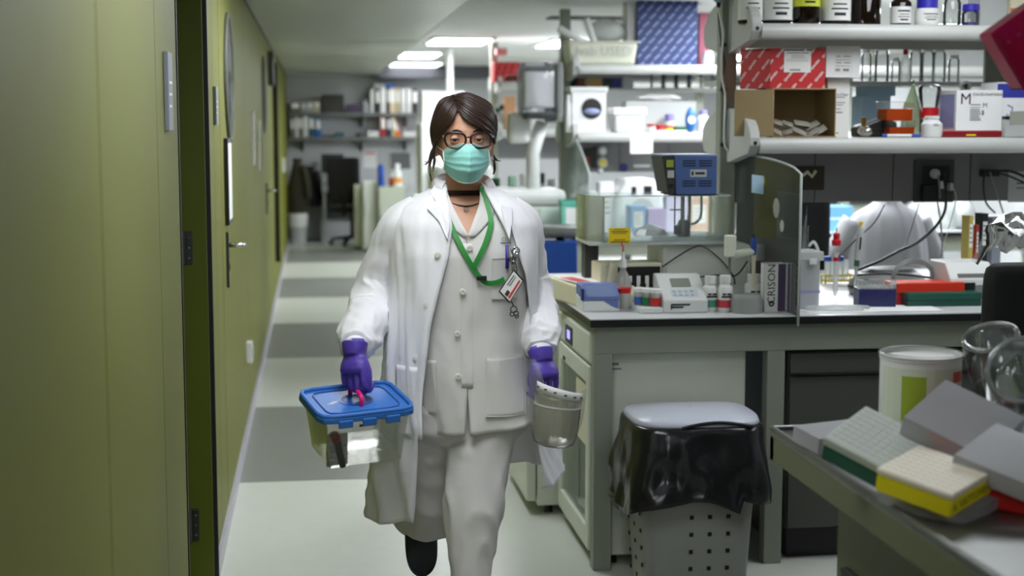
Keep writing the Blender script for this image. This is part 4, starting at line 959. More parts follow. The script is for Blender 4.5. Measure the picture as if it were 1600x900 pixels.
# ================================================================== FIRST SHELF UNIT: top shelf bottles
BT = [(1172, 37, 'amber', 1, 'brown reagent bottle leftmost on the top shelf, white label'), (1214, 45, 'amber', 1, 'brown reagent bottle second from left with large white label'), (1259, 41, 'amber', 2, 'brown reagent bottle with lime yellow label on the top shelf'), (1305, 45, 'amber', 1, 'brown reagent bottle fourth from left with white label'), (1360, 47, 'amber', 3, 'brown reagent bottle with small label set back on the top shelf'), (1407, 31, 'amber', 4, 'small brown bottle with low white label on the top shelf'), (1448, 36, 'white', 0, 'white plastic bottle with blue cap on the top shelf'), (1487, 26, 'clear', 0, 'clear glass bottle between the two blue capped bottles'), (1516, 25, 'clear', 5, 'small clear bottle with violet liquid and blue cap')]
for px, wpx, kind, lt, lab in BT:
    Y = 5.60; a = at(px-wpx/2, 30, Y); b = at(px+wpx/2, 30, Y); r = (b.x-a.x)/2; loc = V(((a.x+b.x)/2, Y+(.06 if lt == 3 else 0), ZU))
    BCAP = mat('bottle_cap_blue', (48, 40, 170), .4)
    if kind == 'amber':
        h = .24 if lt < 4 else .13
        lm = mat('label_lime', (206, 214, 60), .6) if lt == 2 else LABELM
        bottle('reagent_bottle', lab, loc, r, h, AMBER, BLACK, lm, .35, .13, .66, (.28, .62) if lt == 2 else (.06, .55) if lt in (1, 4) else (.45, .6), group='brown reagent bottles', fill=mat('amber_liquid', (34, 18, 6), .2), fz=.5, pr=True)
    elif kind == 'white': bottle('white_bottle', lab, loc, r, .105, WHITE, BCAP, LABELM, .7, .36, .58, (.12, .52), pr=True)
    else: bottle('clear_bottle', lab, loc, r, .15 if lt == 0 else .085, GLASS, GLASS if lt == 0 else BCAP, None, .8, .3, .6, fill=mat('violet_liquid', (70, 30, 160), .3) if lt else None, fz=.17)
p, w, h = sp(1531, -40, 1576, 38, 5.60, ZU); carton('grey_carton', 'plain grey carton beside the violet bottle on the top shelf', 'carton', p, w, .12, h, LGREY)
p, w, h = sp(1578, -10, 1640, 42, 5.58, ZU); t = carton('striped_carton', 'cream and red striped carton at top shelf right end', 'carton', p, w, .12, h, CREAM)
O('stripe', G().b2(-w/2-.0006, w/2, -.001, 0, h*.42, h*.55), mat('print_orange', (200, 110, 50), .6), t)
# white power cable on the post
PX = [(1120, -20), (1124, 20), (1130, 50), (1128, 85), (1128, 120), (1133, 150), (1132, 190), (1132, 225), (1138, 236)]
cable('white_power_cable', 'white cable clipped down the shelf post', [at(a, b, 5.79) for a, b in PX], .005, WHITE, n=50)
cable('black_thin_lead', 'thin black lead winding beside the white cable on post', [at(1122, 20, 5.797), at(1126, 60, 5.797), at(1132, 100, 5.797), at(1127, 135, 5.797), at(1135, 165, 5.797), at(1131, 225, 5.797)], .003, BLACK, n=50)
t = T('ceiling_plug', 'pale blue plug hanging at the top of the shelf post', 'plug', at(1123, -4, 5.79)); O('body', G().lathe([(.012, -.02), (.03, .0), (.034, .03)], 16), mat('plug_blue', (120, 150, 170), .4), t, smooth=.6); O('strain_relief', G().lathe([(.007, -.04), (.01, -.018)], 12), BLACK, t)
g = G()
for py in (70, 140, 226): q = at(1131, py, 5.79); tag(O('cable_clip', G().b2(-.012, .012, 0, .02, -.008, .008), BLACK, loc=(q.x, 5.79, q.z), bev=.002), 'black cable clip on the shelf post at %s' % {70: 'upper bracket height', 140: 'mid height', 226: 'lower bracket height'}[py], 'clip', 'cable clips')

# ================================================================== SECOND ROW (post plane y = 9.75)
Y2 = 9.44
p, w, h = sp(887, 66, 997, 107, Y2, 1.987)
t = T('storage_tray', 'white plastic tub with handwriting on the second row top shelf', 'tub', p)
O('tub', G().box((0, .13, h/2), (w*.92, .24, h), taper=1.09), OFFW, t, bev=.02)
O('rim', G().b2(-w*.53, w*.53, -.01, .27, h*.97, h*1.04), OFFW, t, bev=.006)
lettering('handwriting', 'Jvab USED', .085, mat('ink_faded', (178, 180, 174), .7), t, (w*.0, -.012, h*.58), rx=math.pi/2-.04)
zt = 1.987+h*1.04
for i, (x, z, a, l, lab) in enumerate(((-.17, .03, -1.05, .2, 'white plastic tube leaning left out of the tub'), (-.06, .07, -.35, .17, 'white plastic tube leaning upright out of the tub'))):
    O('cylinder', G(), WHITE) if False else None
    tt = tag(O('plastic_tube', G().lathe([(.024, -.09), (.024, l-.09), (.02, l-.085), (.02, -.08)], 16, (0, 0, 0), Matrix.Rotation(a, 4, 'Y')), WHITE, loc=(p.x+x, Y2+.12, zt+z), smooth=.6), lab, 'tube')
q, w, h = sp(925, 30, 985, 66, Y2+.06, zt+.001)
t = T('crumpled_bag', 'bulky clear plastic container lying in the white tub', 'container', q)
g = G().ball((0, .1, h*.5), (w*.5, .1, h*.52), 18, 12); g.v = [tuple(V(v)*(1+.08*NZ.noise(V(v)*14))) for v in g.v]
O('body', g, MILKY, t, smooth=True); O('spout', G().lathe([(.02, 0), (.02, .03)], 12, (0, 0, 0), Matrix.Translation((w*.48, .08, h*.5)) @ Matrix.Rotation(1.2, 4, 'Y')), WHITE, t)
p, w, h = sp(996, -40, 1091, 108, Y2+.02, 1.987)
t = T('blue_patterned_box', 'tall dark blue box with diagonal white pattern on second row', 'box', p)
QB = mat('carton_navy', (28, 48, 104), .5)
O('body', G().b2(-w/2, w/2, 0, .25, 0, h), QB, t, bev=.002)
vs, fs = pattern(w, h, 'QIAGEN', .0145, .75, .062, .052, stag=-.3)
O('lettering', G().add([(x-w/2, -.001, z) for x, z, _ in vs], fs), mat('print_pale_blue', (176, 190, 214), .6), t)['kind'] = 'stuff'
vs, fs = pattern(.25, h, 'QIAGEN', .0145, .75, .062, .052, stag=-.3); O('lettering', G().add([(-w/2-.001, .25-x, z) for x, z, _ in vs], fs), MATS['print_pale_blue'], t)['kind'] = 'stuff'
p, w, h = sp(981, 0, 1001, 44, Y2+.1, 1.987)
t = carton('white_carton', 'white carton tucked between the tub and blue patterned box', 'carton', p, w*1.1, .15, at(990, 0, Y2+.1).z-1.987, PAPER)
p, w, h = sp(1099, 80, 1117, 108, Y2, 1.987); bottle('white_bottle', 'small white bottle right of the blue patterned box', p+V((0, w/2, 0)), w*.5, h, WHITE, WHITE, None, .7, .2, .7)
p, w, h = sp(1092, 20, 1112, 80, Y2+.14, 1.987); carton('red_blue_carton', 'dark red carton behind the small white bottle', 'carton', p, w, .1, at(1100, 20, Y2+.14).z-1.987, mat('carton_wine', (110, 40, 60), .6))
# mid items between the shelves: small dark packs on an inner ledge
zl2 = at(900, 138, 9.9).z
tag(O('narrow_shelf', G().b2(1.72, 3.2, 9.80, 10.06, zl2-.02, zl2), FRAMEL, bev=.003), 'narrow inner shelf with small packs in second row', 'shelf')
for i, (a, c, col, lab) in enumerate(((885, 902, (30, 24, 30), 'black pack at left of the inner shelf'), (903, 914, (120, 60, 30), 'rust coloured pack on the inner shelf'), (917, 941, (176, 140, 84), 'tan carton on the inner shelf'), (943, 956, (34, 36, 40), 'dark grey pack on the inner shelf'), (957, 971, (34, 40, 110), 'navy pack on the inner shelf'), (973, 990, (180, 182, 186), 'grey pack at right of the inner shelf'))):
    p, w, h = sp(a, 122, c, 138, 9.82, zl2); carton('small_pack', lab, 'pack', p, w, .1, h, mat('inner_pack_%d' % i, col, .6), group='packs on the inner shelf')
for i, px in enumerate((1025, 1045, 1065, 1085, 1103)):
    p = at(px, 148, 9.95); jar('glass jar number %s from left on the second row inner shelf' % ('first', 'second', 'third', 'fourth', 'fifth')[i] if False else ('leftmost', 'second', 'middle', 'fourth', 'rightmost')[i]+' glass jar on the second row inner shelf', V((p.x, 9.93, zl2)), .045, .12, 'jars in the second row')
# lower shelf
p, w, h = sp(893, 136, 947, 212, Y2, 1.552)
t = T('glove_dispenser', 'white box dispenser with dark round opening on second row', 'dispenser', p)
O('body', G().b2(-w/2, w/2, 0, .2, 0, h), PAPER, t, bev=.004)
O('lid', G().b2(-w*.55, w*.55, -.01, .2, h*.9, h), WHITE, t, bev=.004)
O('opening', G().lathe([(w*.3, 0), (w*.3, .002)], 24, (0, 0, 0), Matrix.Translation((w*.08, -.0005, h*.52)) @ Matrix.Rotation(math.pi/2, 4, 'X')), BLACK, t)
O('glove_tip', G().ball((w*.08, -.01, h*.46), (w*.24, .02, h*.07)), mat('glove_pale', (150, 160, 200), .5), t, smooth=True)
p, w, h = sp(884, 148, 893, 212, Y2, 1.552); bottle('white_bottle', 'narrow white bottle beside the glove dispenser', p+V((0, .02, 0)), w*.55, h, WHITE, WHITE, None, .6, .15, .75)
p, w, h = sp(957, 168, 1011, 213, Y2-.02, 1.552)
t = T('foam_box', 'white foam box with overhanging lid on second row shelf', 'box', p)
O('body', G().box((0, .1, h*.33), (w*.8, .18, h*.66), taper=1.08), WHITE, t, bev=.01); O('lid', G().b2(-w*.5, w*.5, 0, .2, h*.68, h), WHITE, t, bev=.01)
p, w, h = sp(978, 150, 1088, 213, Y2+.14, 1.552); t = carton('wide_white_carton', 'wide grey white carton at the back of second row shelf', 'carton', p, w, .15, h*.85, LGREY)
q = T('folded_bag', 'folded white plastic bag on the wide carton', 'bag', p+V((0, .03, h*.85+.001)))
g = G().ball((0, .06, .022), (w*.33, .06, .028), 18, 8); g.v = [tuple(V(v)+V((0, 0, .012*NZ.noise(V(v)*18)))) for v in g.v]; O('film', g, PAPER, q, smooth=True); O('fold', G().tube(cr([(-w*.3, -.002, .02), (0, -.004, .03), (w*.3, -.002, .02)], 12), .006, 6), PAPER, q)
for i, (a, b_, c, lc, cc, lab) in enumerate(((1012, 194, 1026, RED, WHITE, 'red lidded pot with white contents on second row shelf'), (1026, 195, 1038, RED, mat('pot_red', (170, 50, 60), .4), 'red pot in the middle of the red lidded trio'), (1039, 196, 1054, RED, YELLOW, 'red lidded pot with yellow contents on second row shelf'))):
    p, w, h = sp(a, b_, c, 214, Y2-.02, 1.552)
    t = T('sample_pot', lab, 'pot', p+V((0, w/2, 0)), group='red lidded pots'); O('pot', G().lathe([(w*.42, 0), (w*.46, h*.7)], 16), cc, t, smooth=.6); O('lid', G().lathe([(w*.5, h*.7), (w*.5, h)], 16), lc, t, smooth=.6)
p, w, h = sp(1040, 178, 1055, 196, Y2+.06, 1.552); bottle('violet_bottle', 'lilac capped bottle behind the red lidded pots', p+V((0, .02, 0)), w*.5, at(1047, 178, Y2+.06).z-1.552, WHITE, mat('lilac', (130, 126, 190), .5), None, .8, .4, .55)
p, w, h = sp(1056, 198, 1075, 215, Y2-.03, 1.552); carton('green_case', 'small dark green case on second row shelf', 'case', p, w, .08, h, GREEN)
p, w, h = sp(1072, 168, 1090, 216, Y2-.05, 1.552)
t = T('alarm_clock', 'tall blue oval timer with white dial on second row shelf', 'timer', p+V((0, .03, 0)))
O('case', G().ball((0, 0, h*.5), (w*.5, .025, h*.5), 20, 12), mat('timer_blue', (24, 96, 170), .4), t, smooth=True); O('dial', G().lathe([(w*.34, 0), (w*.34, .003)], 24, (0, 0, 0), Matrix.Translation((0, -.026, h*.5)) @ Matrix.Rotation(math.pi/2, 4, 'X')), WHITE, t)
p, w, h = sp(1088, 172, 1112, 215, Y2, 1.552); bottle('white_bottle', 'white bottle with slanted shoulder right of the blue timer', p+V((0, .03, 0)), w*.42, h, WHITE, mat('lilac'), None, .5, .2, .6)
p, w, h = sp(1022, 216, 1076, 222, Y2-.08); t = tag(O('plastic_ruler', G().b2(-w/2, w/2, 0, .05, 0, .012), WHITE, loc=(p.x, Y2-.035, 1.553)), 'white plastic strip lying on second row shelf edge', 'ruler')
p, w, h = sp(985, 215, 1020, 240, Y2-.0525); t = T('hanging_note', 'white note hanging from the second row shelf lip', 'note', p); O('sheet', G().b2(-w/2, w/2, 0, .003, 0, h), PAPER, t)
p, w, h = sp(990, 240, 1022, 262, 9.715); t = T('pinned_photo', 'grey photo with white caption on the second row panel', 'photo', p); O('sheet', G().b2(-w/2, w/2, 0, .003, 0, h), GREY, t); O('caption', G().b2(-w*.5, w*.3, -.002, 0, h*.05, h*.2), WHITE, t)
p, w, h = sp(1023, 254, 1036, 278, 9.715); t = T('pinned_note', 'small white note on the second row panel', 'note', p); O('sheet', G().b2(-w/2, w/2, 0, .003, 0, h), PAPER, t)
tag(O('round_sticker', G().lathe([(.03, 0), (.03, .003)], 24, (0, 0, 0), Matrix.Rotation(math.pi/2, 4, 'X')), mat('sticker_navy', (40, 50, 110), .5), loc=at(974, 262, 9.715)), 'round navy sticker on the second row panel', 'sticker')
for i, (px, py, r_, lab) in enumerate(((941, 236, .03, 'upper round gauge on second row panel'), (941, 254, .035, 'middle round gauge with yellow dial on second row panel'), (938, 267, .02, 'lower small round gauge on second row panel'))):
    t = T('gauge', lab, 'gauge', at(px, py, 9.70), group='gauges on the second row panel'); M = Matrix.Rotation(math.pi/2, 4, 'X')
    O('case', G().lathe([(r_, -.012), (r_, .02), (r_*.9, .024)], 20, (0, 0, 0), M), LGREY, t, smooth=.6); O('dial', G().lathe([(r_*.6, .0235), (r_*.6, .026)], 16, (0, 0, 0), M), YELLOW if i == 1 else WHITE, t)
p, w, h = sp(895, 228, 932, 262, 9.70); t = T('bracket_holder', 'black and rust coloured holder on second row panel', 'holder', p); O('arm', G().prism([(-w/2, h*.8), (w*.3, h*.9), (w*.5, h), (w*.5, 0), (w*.3, 0), (w*.25, h*.5), (-w/2, h*.6)], 0, .03, 'y'), BLACK, t); O('rust_end', G().b2(-w*.2, w*.2, -.004, .02, h*.1, h*.5), mat('rust', (130, 70, 40), .7), t)
# towel dispenser on the second post
p, w, h = sp(812, 95, 880, 186, 9.2)
t = T('towel_dispenser', 'translucent grey paper towel dispenser mounted on the second shelf post', 'dispenser', p)
O('backplate', G().b2(w*.2, w*.62, .2, .24, -.02, h*1.0), GREY, t, bev=.01)
def rr(w, z0, z1): return G().lathe([(w*.5, z0), (w*.5, z1)], 28, (0, .12, 0), sy=.12/(w*.5))
O('cover', G().lathe([(w*.46, h*.06), (w*.5, h*.1), (w*.5, h*.86), (w*.42, h*.98), (w*.1, h)], 28, (0, .12, 0), sy=.24/w), clear('smoke_plastic', (236, 238, 246), .16, .1, .6, hz=(214, 216, 226)), t, smooth=.6)
O('paper_stack', G().b2(-w*.36, w*.34, .05, .19, h*.2, h*.82), PAPER, t, bev=.01)
O('side_rail', G().b2(w*.36, w*.52, .02, .22, 0, h*.95), GREY, t, bev=.01)
O('mouth', G().b2(-w*.34, w*.4, .03, .2, 0, h*.12), DGREY, t, bev=.01)
# ---------- second bench worktop
Y2b = 9.0
def on2(px0, py0, px1, Y): return sp(px0, py0, px1, 400, Y, ZB)
p, w, h = on2(770, 296, 886, 9.25)
t = T('lab_instrument', 'big white rounded instrument with flat lid on second bench', 'instrument', p)
O('body', G().b2(-w*.46, w*.46, .02, .5, 0, h*.62), mat('warm_white', (224, 226, 214), .4), t, bev=.03); O('lid', G().b2(-w*.5, w*.5, 0, .52, h*.62, h), WHITE, t, bev=.04); O('side_panel', G().b2(w*.12, w*.46, .012, .03, h*.2, h*.58), mat('mint_white', (204, 220, 212), .4), t, bev=.01)
p, w, h = on2(878, 313, 908, 9.05)
t = T('mint_box', 'mint green rack box with white card on second bench', 'box', p); O('body', G().b2(-w/2, w/2, 0, .12, 0, h), mat('mint', (122, 200, 180), .5), t, bev=.004); O('card', G().b2(-w*.3, w*.32, -.002, 0, h*.05, h*.78), PAPER, t); O('lid_edge', G().b2(-w*.52, w*.52, -.004, .12, h*.86, h), mat('mint_dark', (92, 190, 168), .5), t)
# stool-like balance: blue block with grey disc
Yd = 7.6
p, w, h = sp(845, 351, 922, 372, Yd)
zz = lambda py: at(880, py, Yd).z
t = T('platform_shaker', 'blue stand carrying a grey round platform at the bench gap', 'stand', (at(882, 400, Yd).x, Yd+.15, 0))
O('platform', G().lathe([(w*.42, zz(371)), (w*.5, zz(366)), (w*.5, zz(358)), (w*.44, zz(355)), (w*.25, zz(354)), (w*.24, zz(356)), (.002, zz(356))], 40, sy=.75), GREY, t, smooth=.6)
O('stem', G().lathe([(.03, zz(378)), (.018, zz(376)), (.025, zz(370))], 16), BLACK, t, smooth=.6)
O('blue_column', G().box((-.01, 0, zz(378)/2), (w*.76, .2, zz(378)), taper=.9), mat('stand_blue', (24, 74, 160), .45), t, bev=.01)
p, w, h = on2(963, 279, 1040, 9.2)
t = T('centrifuge', 'white rounded centrifuge with dark openings on second bench', 'centrifuge', p)
O('body', G().prism([(-w*.5, 0), (w*.5, 0), (w*.48, h*.7), (w*.3, h), (-w*.3, h), (-w*.48, h*.7)], 0, .35, 'y'), WHITE, t, bev=.03); O('dark_port', G().b2(-w*.2, -w*.1, -.002, .01, h*.7, h*.85), BLACK, t); O('dark_port', G().b2(w*.05, w*.22, -.002, .01, h*.7, h*.86), BLACK, t); O('round_door', G().lathe([(w*.25, 0), (w*.25, .006)], 28, (0, 0, 0), Matrix.Translation((w*.02, 0, h*.4)) @ Matrix.Rotation(math.pi/2, 4, 'X')), LGREY, t)
for i, (a, b_, c, Y, col, lab) in enumerate(((915, 300, 935, 9.1, (200, 206, 204), 'pale carton left of the centrifuge'), (937, 285, 960, 9.3, (224, 222, 226), 'white upright carton with yellow top beside the centrifuge'), (1040, 300, 1075, 9.2, (190, 184, 204), 'lilac carton right of the centrifuge'), (1075, 310, 1110, 9.2, (190, 160, 140), 'buff carton behind the circulator'), (1150, 300, 1200, 9.3, (176, 190, 176), 'pale green carton seen through the shield'), (985, 322, 1010, 8.98, (110, 150, 190), 'pale blue rack before the centrifuge'), (1012, 326, 1040, 8.99, (180, 160, 200), 'violet rack before the centrifuge'))):
    p, w, h = on2(a, b_, c, Y); carton('bench_carton', lab, 'carton', p, w, .15, h, mat('b2_%d' % i, col, .6), group='cartons on the second bench', labm=LABELM if i % 2 else None)
t = T('angled_lamp', 'white arm lamp with angled head on the second bench', 'lamp', V((at(835, 330, 9.5).x, 9.5, ZB)))
zq = lambda py: at(830, py, 9.5).z-ZB
O('arm', G().tube([(0, 0, 0), (-.01, 0, zq(240)), (.05, 0, zq(190))], .045, 12), WHITE, t, smooth=True)
O('head', G().box((-.11, -.02, zq(200)), (.14, .12, .2), None), WHITE, t, bev=.03)
O('elbow', G().tube([(.0, 0, zq(225)), (-.09, 0, zq(205))], .03, 10), LGREY, t)
t = T('bench_shield', 'clear curved acrylic shield on the second bench', 'shield', (1.68, 8.95, ZB))
P = [(0, 0)]+[(.8*i/10, .38+.26*math.sin(math.pi/2*i/10)) for i in range(11)]+[(.8, 0)]
O('sheet', G().prism(P, -.004, .004, 'x'), clear('shield2', (226, 240, 232), .16, .05), t); O('polished_edge', G().tube([(0, a, b) for a, b in P[:-1]], .006, 6), clear('acrylic_edge'), t)
for i, (px, c, py, lab) in enumerate(((775, (30, 110, 70), 278, 'green capped bottle at left of second bench'), (800, (170, 214, 190), 275, 'mint bottle on second bench'), (818, (220, 220, 222), 272, 'white bottle beside the mint one'), (845, (40, 40, 44), 270, 'black capped bottle on second bench'), (862, (214, 216, 214), 280, 'white bottle near the second bench shield'))):
    p = at(px, 300, 9.9); h = at(px, py, 9.9).z-ZB; bottle('bench_bottle', lab, V((p.x, 9.9, ZB)), .045, h, WHITE if i else MILKY, mat('cap_%d' % i, c, .5), mat('cap_%d' % i, c, .5), .5, .2, .65, group='bottles on the second bench')
# ================================================================== THIRD ROW
Y3 = 13.33
p, w, h = sp(772, 97, 813, 137, Y3, 1.987)
t = T('small_red_box', 'small red box with pale pattern on the third row top shelf', 'box', p); O('body', G().b2(-w/2, w/2, 0, .2, 0, h), QR, t, bev=.003)
vs, fs = pattern(w, h, '', .03, .8, .06, .05, True); O('pattern', G().add([(x-w/2, -.001, z) for x, z, _ in vs], fs), mat('print_rose', (206, 96, 100), .6), t)['kind'] = 'stuff'
for i, (a, b_, c, zb, col, lab) in enumerate(((735, 118, 757, 1.987, (226, 226, 230), 'white carton at left of third row top shelf'), (706, 128, 727, 1.987, (40, 60, 170), 'bright blue carton far back above the head'), (776, 88, 792, 1.987+.24, (214, 130, 130), 'pink packet lying on the small red box'), (668, 124, 700, 1.987, (220, 222, 224), 'white cabinet like carton behind the hair'), (735, 150, 752, 1.552, (200, 150, 110), 'tan carton on third row lower shelf'))):
    p, w, h = sp(a, b_, c, 150, Y3, zb); Hh = max(.06, at(a, b_, Y3).z-zb)
    if i < 3 or i == 4:
        if p.x-w/2 < 1.70 and i != 2: p.x = 1.72+w/2+.22*(i % 2)
    if i == 3: continue
    carton('stored_carton', lab, 'carton', p, w, .15, Hh, mat('r3_%d' % i, col, .6), group='cartons on the third row')
for i, px in enumerate((776, 786, 797, 808, 820, 832)):
    p = at(px, 200, 13.4); bottle('plastic_bottle', ('leftmost', 'second', 'third', 'fourth', 'fifth', 'rightmost')[i]+' bottle on the third row lower shelf', V((p.x, 13.42, 1.552)), .05, .2+.03*(i % 3), WHITE if i % 2 else LGREY, (GREEN, BLACK, RED, WHITE, BLACK, BLUE)[i], None, .5, .2, .65, group='bottles on the third row')
# white tall cabinet / fume hood left of third row, seen beside the head
p, w, h = sp(648, 140, 700, 400, 15.6, 0)
t = T('tall_white_freezer', 'tall white upright freezer at the lab back behind the head', 'freezer', (1.12, 15.6, 0))
O('body', G().b2(0, .52, 0, .7, .05, 1.62), WHITE, t, bev=.01); O('door', G().b2(.005, .515, -.03, 0, .08, 1.6), mat('door_white', (228, 230, 230), .4), t, bev=.008); O('handle', G().b2(.04, .07, -.06, -.03, .7, 1.1), LGREY, t); O('plinth', G().b2(.02, .5, 0, .68, 0, .05), BLACK, t)
t = T('paper_carton', 'white cartons stacked on the tall freezer', 'carton', (1.36, 15.62, 1.621)); O('body', G().b2(-.22, .22, 0, .4, 0, .33), PAPER, t, bev=.004); O('flap', G().b2(-.225, .225, -.004, .4, .3, .335), PAPER, t)
tag(O('column_pipe', G().lathe([(.035, 0), (.035, ZC)], 16, (at(703, 150, 15.2).x, 15.2, 0)), WHITE, smooth=.6), 'white vertical pipe rising behind the head', 'pipe')
t = T('blue_label_box', 'vivid blue carton with white label behind the head', 'carton', (at(717, 150, 14.6).x, 14.6, 1.74)) if False else None
# ================================================================== CORRIDOR END
YE = 20.36
zs1 = at(550, 176, YE).z; zs2 = at(550, 214, YE).z
xa = WL+.03; xb = at(655, 200, YE).x
for z, lab in ((zs1, 'upper dark grey wall shelf with binders at corridor end'), (zs2, 'lower dark grey wall shelf with binders at corridor end')):
    t = T('wall_shelf', lab, 'shelf', ((xa+xb)/2, YE, z)); hw = (xb-xa)/2
    O('board', G().b2(-hw, hw, 0, .33, -.05, 0), mat('shelf_dark', (96, 98, 96), .5), t, bev=.004)
    for x in (-hw*.8, .1, hw*.8): O('bracket', G().prism([(.02, -.05), (.33, -.05), (.33, -.2)], x-.015, x+.015, 'x'), DGREY, t)
CL = {'w': (206, 206, 204), 'k': (40, 38, 42), 'c': (198, 180, 150), 'o': (176, 168, 128), 'g': (96, 100, 80), 't': (30, 88, 96), 'b': (28, 84, 150), 'r': (150, 40, 34), 'n': (214, 110, 30), 'd': (30, 52, 84), 's': (150, 154, 152), 'p': (60, 50, 74), 'x': (52, 48, 44)}
def cm(k): return mat('binder_'+k, CL[k], .6)
UP = [(453, 159, 470, 'g'), (471, 160, 478, 's'), (479, 159, 490, 's'), (491, 158, 500, 'o')]
UB = [(579, 139, 584, 'w'), (587, 139, 594, 'k'), (595, 137, 603, 'w'), (605, 137, 609, 'k'), (609, 138, 618, 'c'), (619, 138, 625, 'o'), (627, 138, 634, 'w'), (636, 138, 643, 'w'), (644, 139, 653, 'k')]
names = {'w': 'white', 'k': 'black', 'c': 'peach', 'o': 'straw coloured', 'g': 'mossy green', 't': 'teal', 'b': 'blue', 'r': 'red', 'n': 'orange', 'd': 'navy', 's': 'grey', 'p': 'purple', 'x': 'brown'}
ords = ['first', 'second', 'third', 'fourth', 'fifth', 'sixth', 'seventh', 'eighth', 'ninth', 'tenth']
for i, (a, y0, c, k) in enumerate(UB+UP):
    p, w, h = sp(a, y0, c, 172, YE+.02, zs1)
    binder('%s binder %s from left on the upper wall shelf, %s group' % (names[k], ords[i if i < 9 else i-9], 'right' if i < 9 else 'left'), p, w*.97, h, cm(k))
LW = [(454, 184, 460, 'g'), (461, 183, 466, 'w'), (467, 182, 473, 'g'), (474, 179, 481, 'w'), (483, 182, 491, 't'), (493, 184, 502, 'b'), (594, 182, 603, 'r'), (605, 184, 611, 'd'), (612, 182, 617, 'o')]
for i, (a, y0, c, k) in enumerate(LW):
    p, w, h = sp(a, y0, c, 210, YE+.02, zs2)
    binder('%s binder %s from left on the lower wall shelf' % (names[k], ords[i]), p, w*.97, h, cm(k))
p, w, h = sp(618, 188, 628, 211, YE+.03, zs2); binder('orange binder leaning sideways on the lower wall shelf', p, w*.8, h, cm('n'), tilt=-.3)
for i, (a, y0, c, zz, k, lab) in enumerate(((503, 148, 537, zs1, 'x', 'brown carton on the upper wall shelf'), (541, 163, 566, zs1, 'p', 'dark purple case on the upper wall shelf'), (568, 158, 576, zs1, 's', 'small grey pack before the binders on the upper wall shelf'), (523, 207, 537, zs2, 't', 'flat dark green pack on the lower wall shelf'), (555, 208, 565, zs2, 'k', 'small black pack on the lower wall shelf'), (574, 205, 592, zs2, 'w', 'paper pile on the lower wall shelf'), (630, 206, 652, zs2, 'w', 'white paper pile at right of lower wall shelf'), (584, 129, 601, zs1+.32, 's', 'pale flat box lying over the binders'), (602, 126, 618, zs1+.32, 'b', 'blue flat box lying over the binders'))):
    p, w, h = sp(a, y0, c, 172, YE+.03, zz); h = max(.03, at(a, y0, YE+.03).z-zz)
    if i >= 7: h = .07
    carton('shelf_pack', lab, 'pack', p, w, .2, h, cm(k), group='packs on the far wall shelves')
# desk with monitor, office chair, coats, bin
zd = at(560, 300, 20.1).z
t = T('desk', 'white desk with monitor at the corridor end', 'desk', (.50, 20.08, 0))
O('desktop', G().b2(-.40, .75, 0, .58, .70, .735), LGREY, t, bev=.004)
for x in (-.39, .7): O('leg', G().b2(x, x+.04, .02, .56, 0, .70), LGREY, t)
O('modesty_panel', G().b2(-.35, .7, .54, .56, .3, .7), DGREY, t)
p, w, h = sp(502, 241, 537, 271, 20.2)
t = T('computer_monitor', 'black computer monitor standing on the far desk', 'monitor', (p.x, 20.35, .736)); zb = p.z-.736
O('screen', G().b2(-w/2, w/2, 0, .04, zb, zb+h), BLACK, t, bev=.004); O('bezel', G().b2(-w/2-.01, -w/2, -.004, .04, zb, zb+h), LGREY, t); O('stand', G().b2(-.03, .03, .03, .06, .01, zb+.05), LGREY, t); O('foot', G().lathe([(.12, 0), (.12, .012)], 20, (0, .05, 0)), LGREY, t)
p, w, h = sp(503, 274, 522, 290, 20.0); t = carton('desktop_computer', 'flat beige computer on the far desk', 'computer', V((p.x, 20.12, .736)), w, .25, .12, LGREY, lid=False); O('drive_slot', G().b2(-w*.4, w*.4, -.002, 0, .06, .075), DGREY, t)
def office_chair(lab, loc, rz, s=1.0, tall=.62):
    t = T('office_chair', lab, 'chair', loc, rz); CH = mat('chair_black', (20, 20, 22), .7, bump=.1, bscale=300)
    O('seat', G().b2(-.24, .24, -.24, .24, .44, .52), CH, t, bev=.03)
    rows = [[(-.23+.46*u/8, .24+.03*math.sin(math.pi*v/8)-.02*math.sin(math.pi*u/8)+.06*v/8, .56+tall*v/8) for u in range(9)] for v in range(9)]
    O('backrest', G().grid(rows), CH, t, solid=.06, sub=1, smooth=True)
    O('back_bar', G().b2(-.03, .03, .26, .3, .4, .75), BLACK, t, bev=.005); O('column', G().lathe([(.03, .1), (.03, .44)], 14), BLACK, t, smooth=.6)
    for sx in (-1, 1): O('armrest', G().tube([(sx*.25, .1, .46), (sx*.29, .1, .5), (sx*.29, .08, .68), (sx*.29, -.16, .69)], .022, 8), BLACK, t, smooth=True)
    for i in range(5):
        a = 2*math.pi*i/5+.3; l = O('base_arm', G().tube([(0, 0, .11), (.28*math.cos(a), .28*math.sin(a), .08)], [.025, .018], 8), BLACK, t)
        O('castor', G().ball((.28*math.cos(a), .28*math.sin(a), .035), (.03, .03, .035)), BLACK, l, smooth=True)
    return t
office_chair('black office chair in front of the far desk', (at(550, 330, 19.82).x, 19.80, 0), 2.75)
p = oz(465, 372, 0)
t = T('waste_bin', 'round grey waste bin with white liner at the corridor end', 'bin', (p.x+.02, 20.05, 0))
zz = lambda py: at(465, py, 20.05).z
O('body', G().lathe([(.10, 0), (.125, zz(336))], 20), LGREY, t, smooth=.6); O('liner', G().lathe([(.128, zz(354)), (.135, zz(336)), (.13, zz(333)), (.12, zz(338))], 20), WHITE, t, smooth=.6)
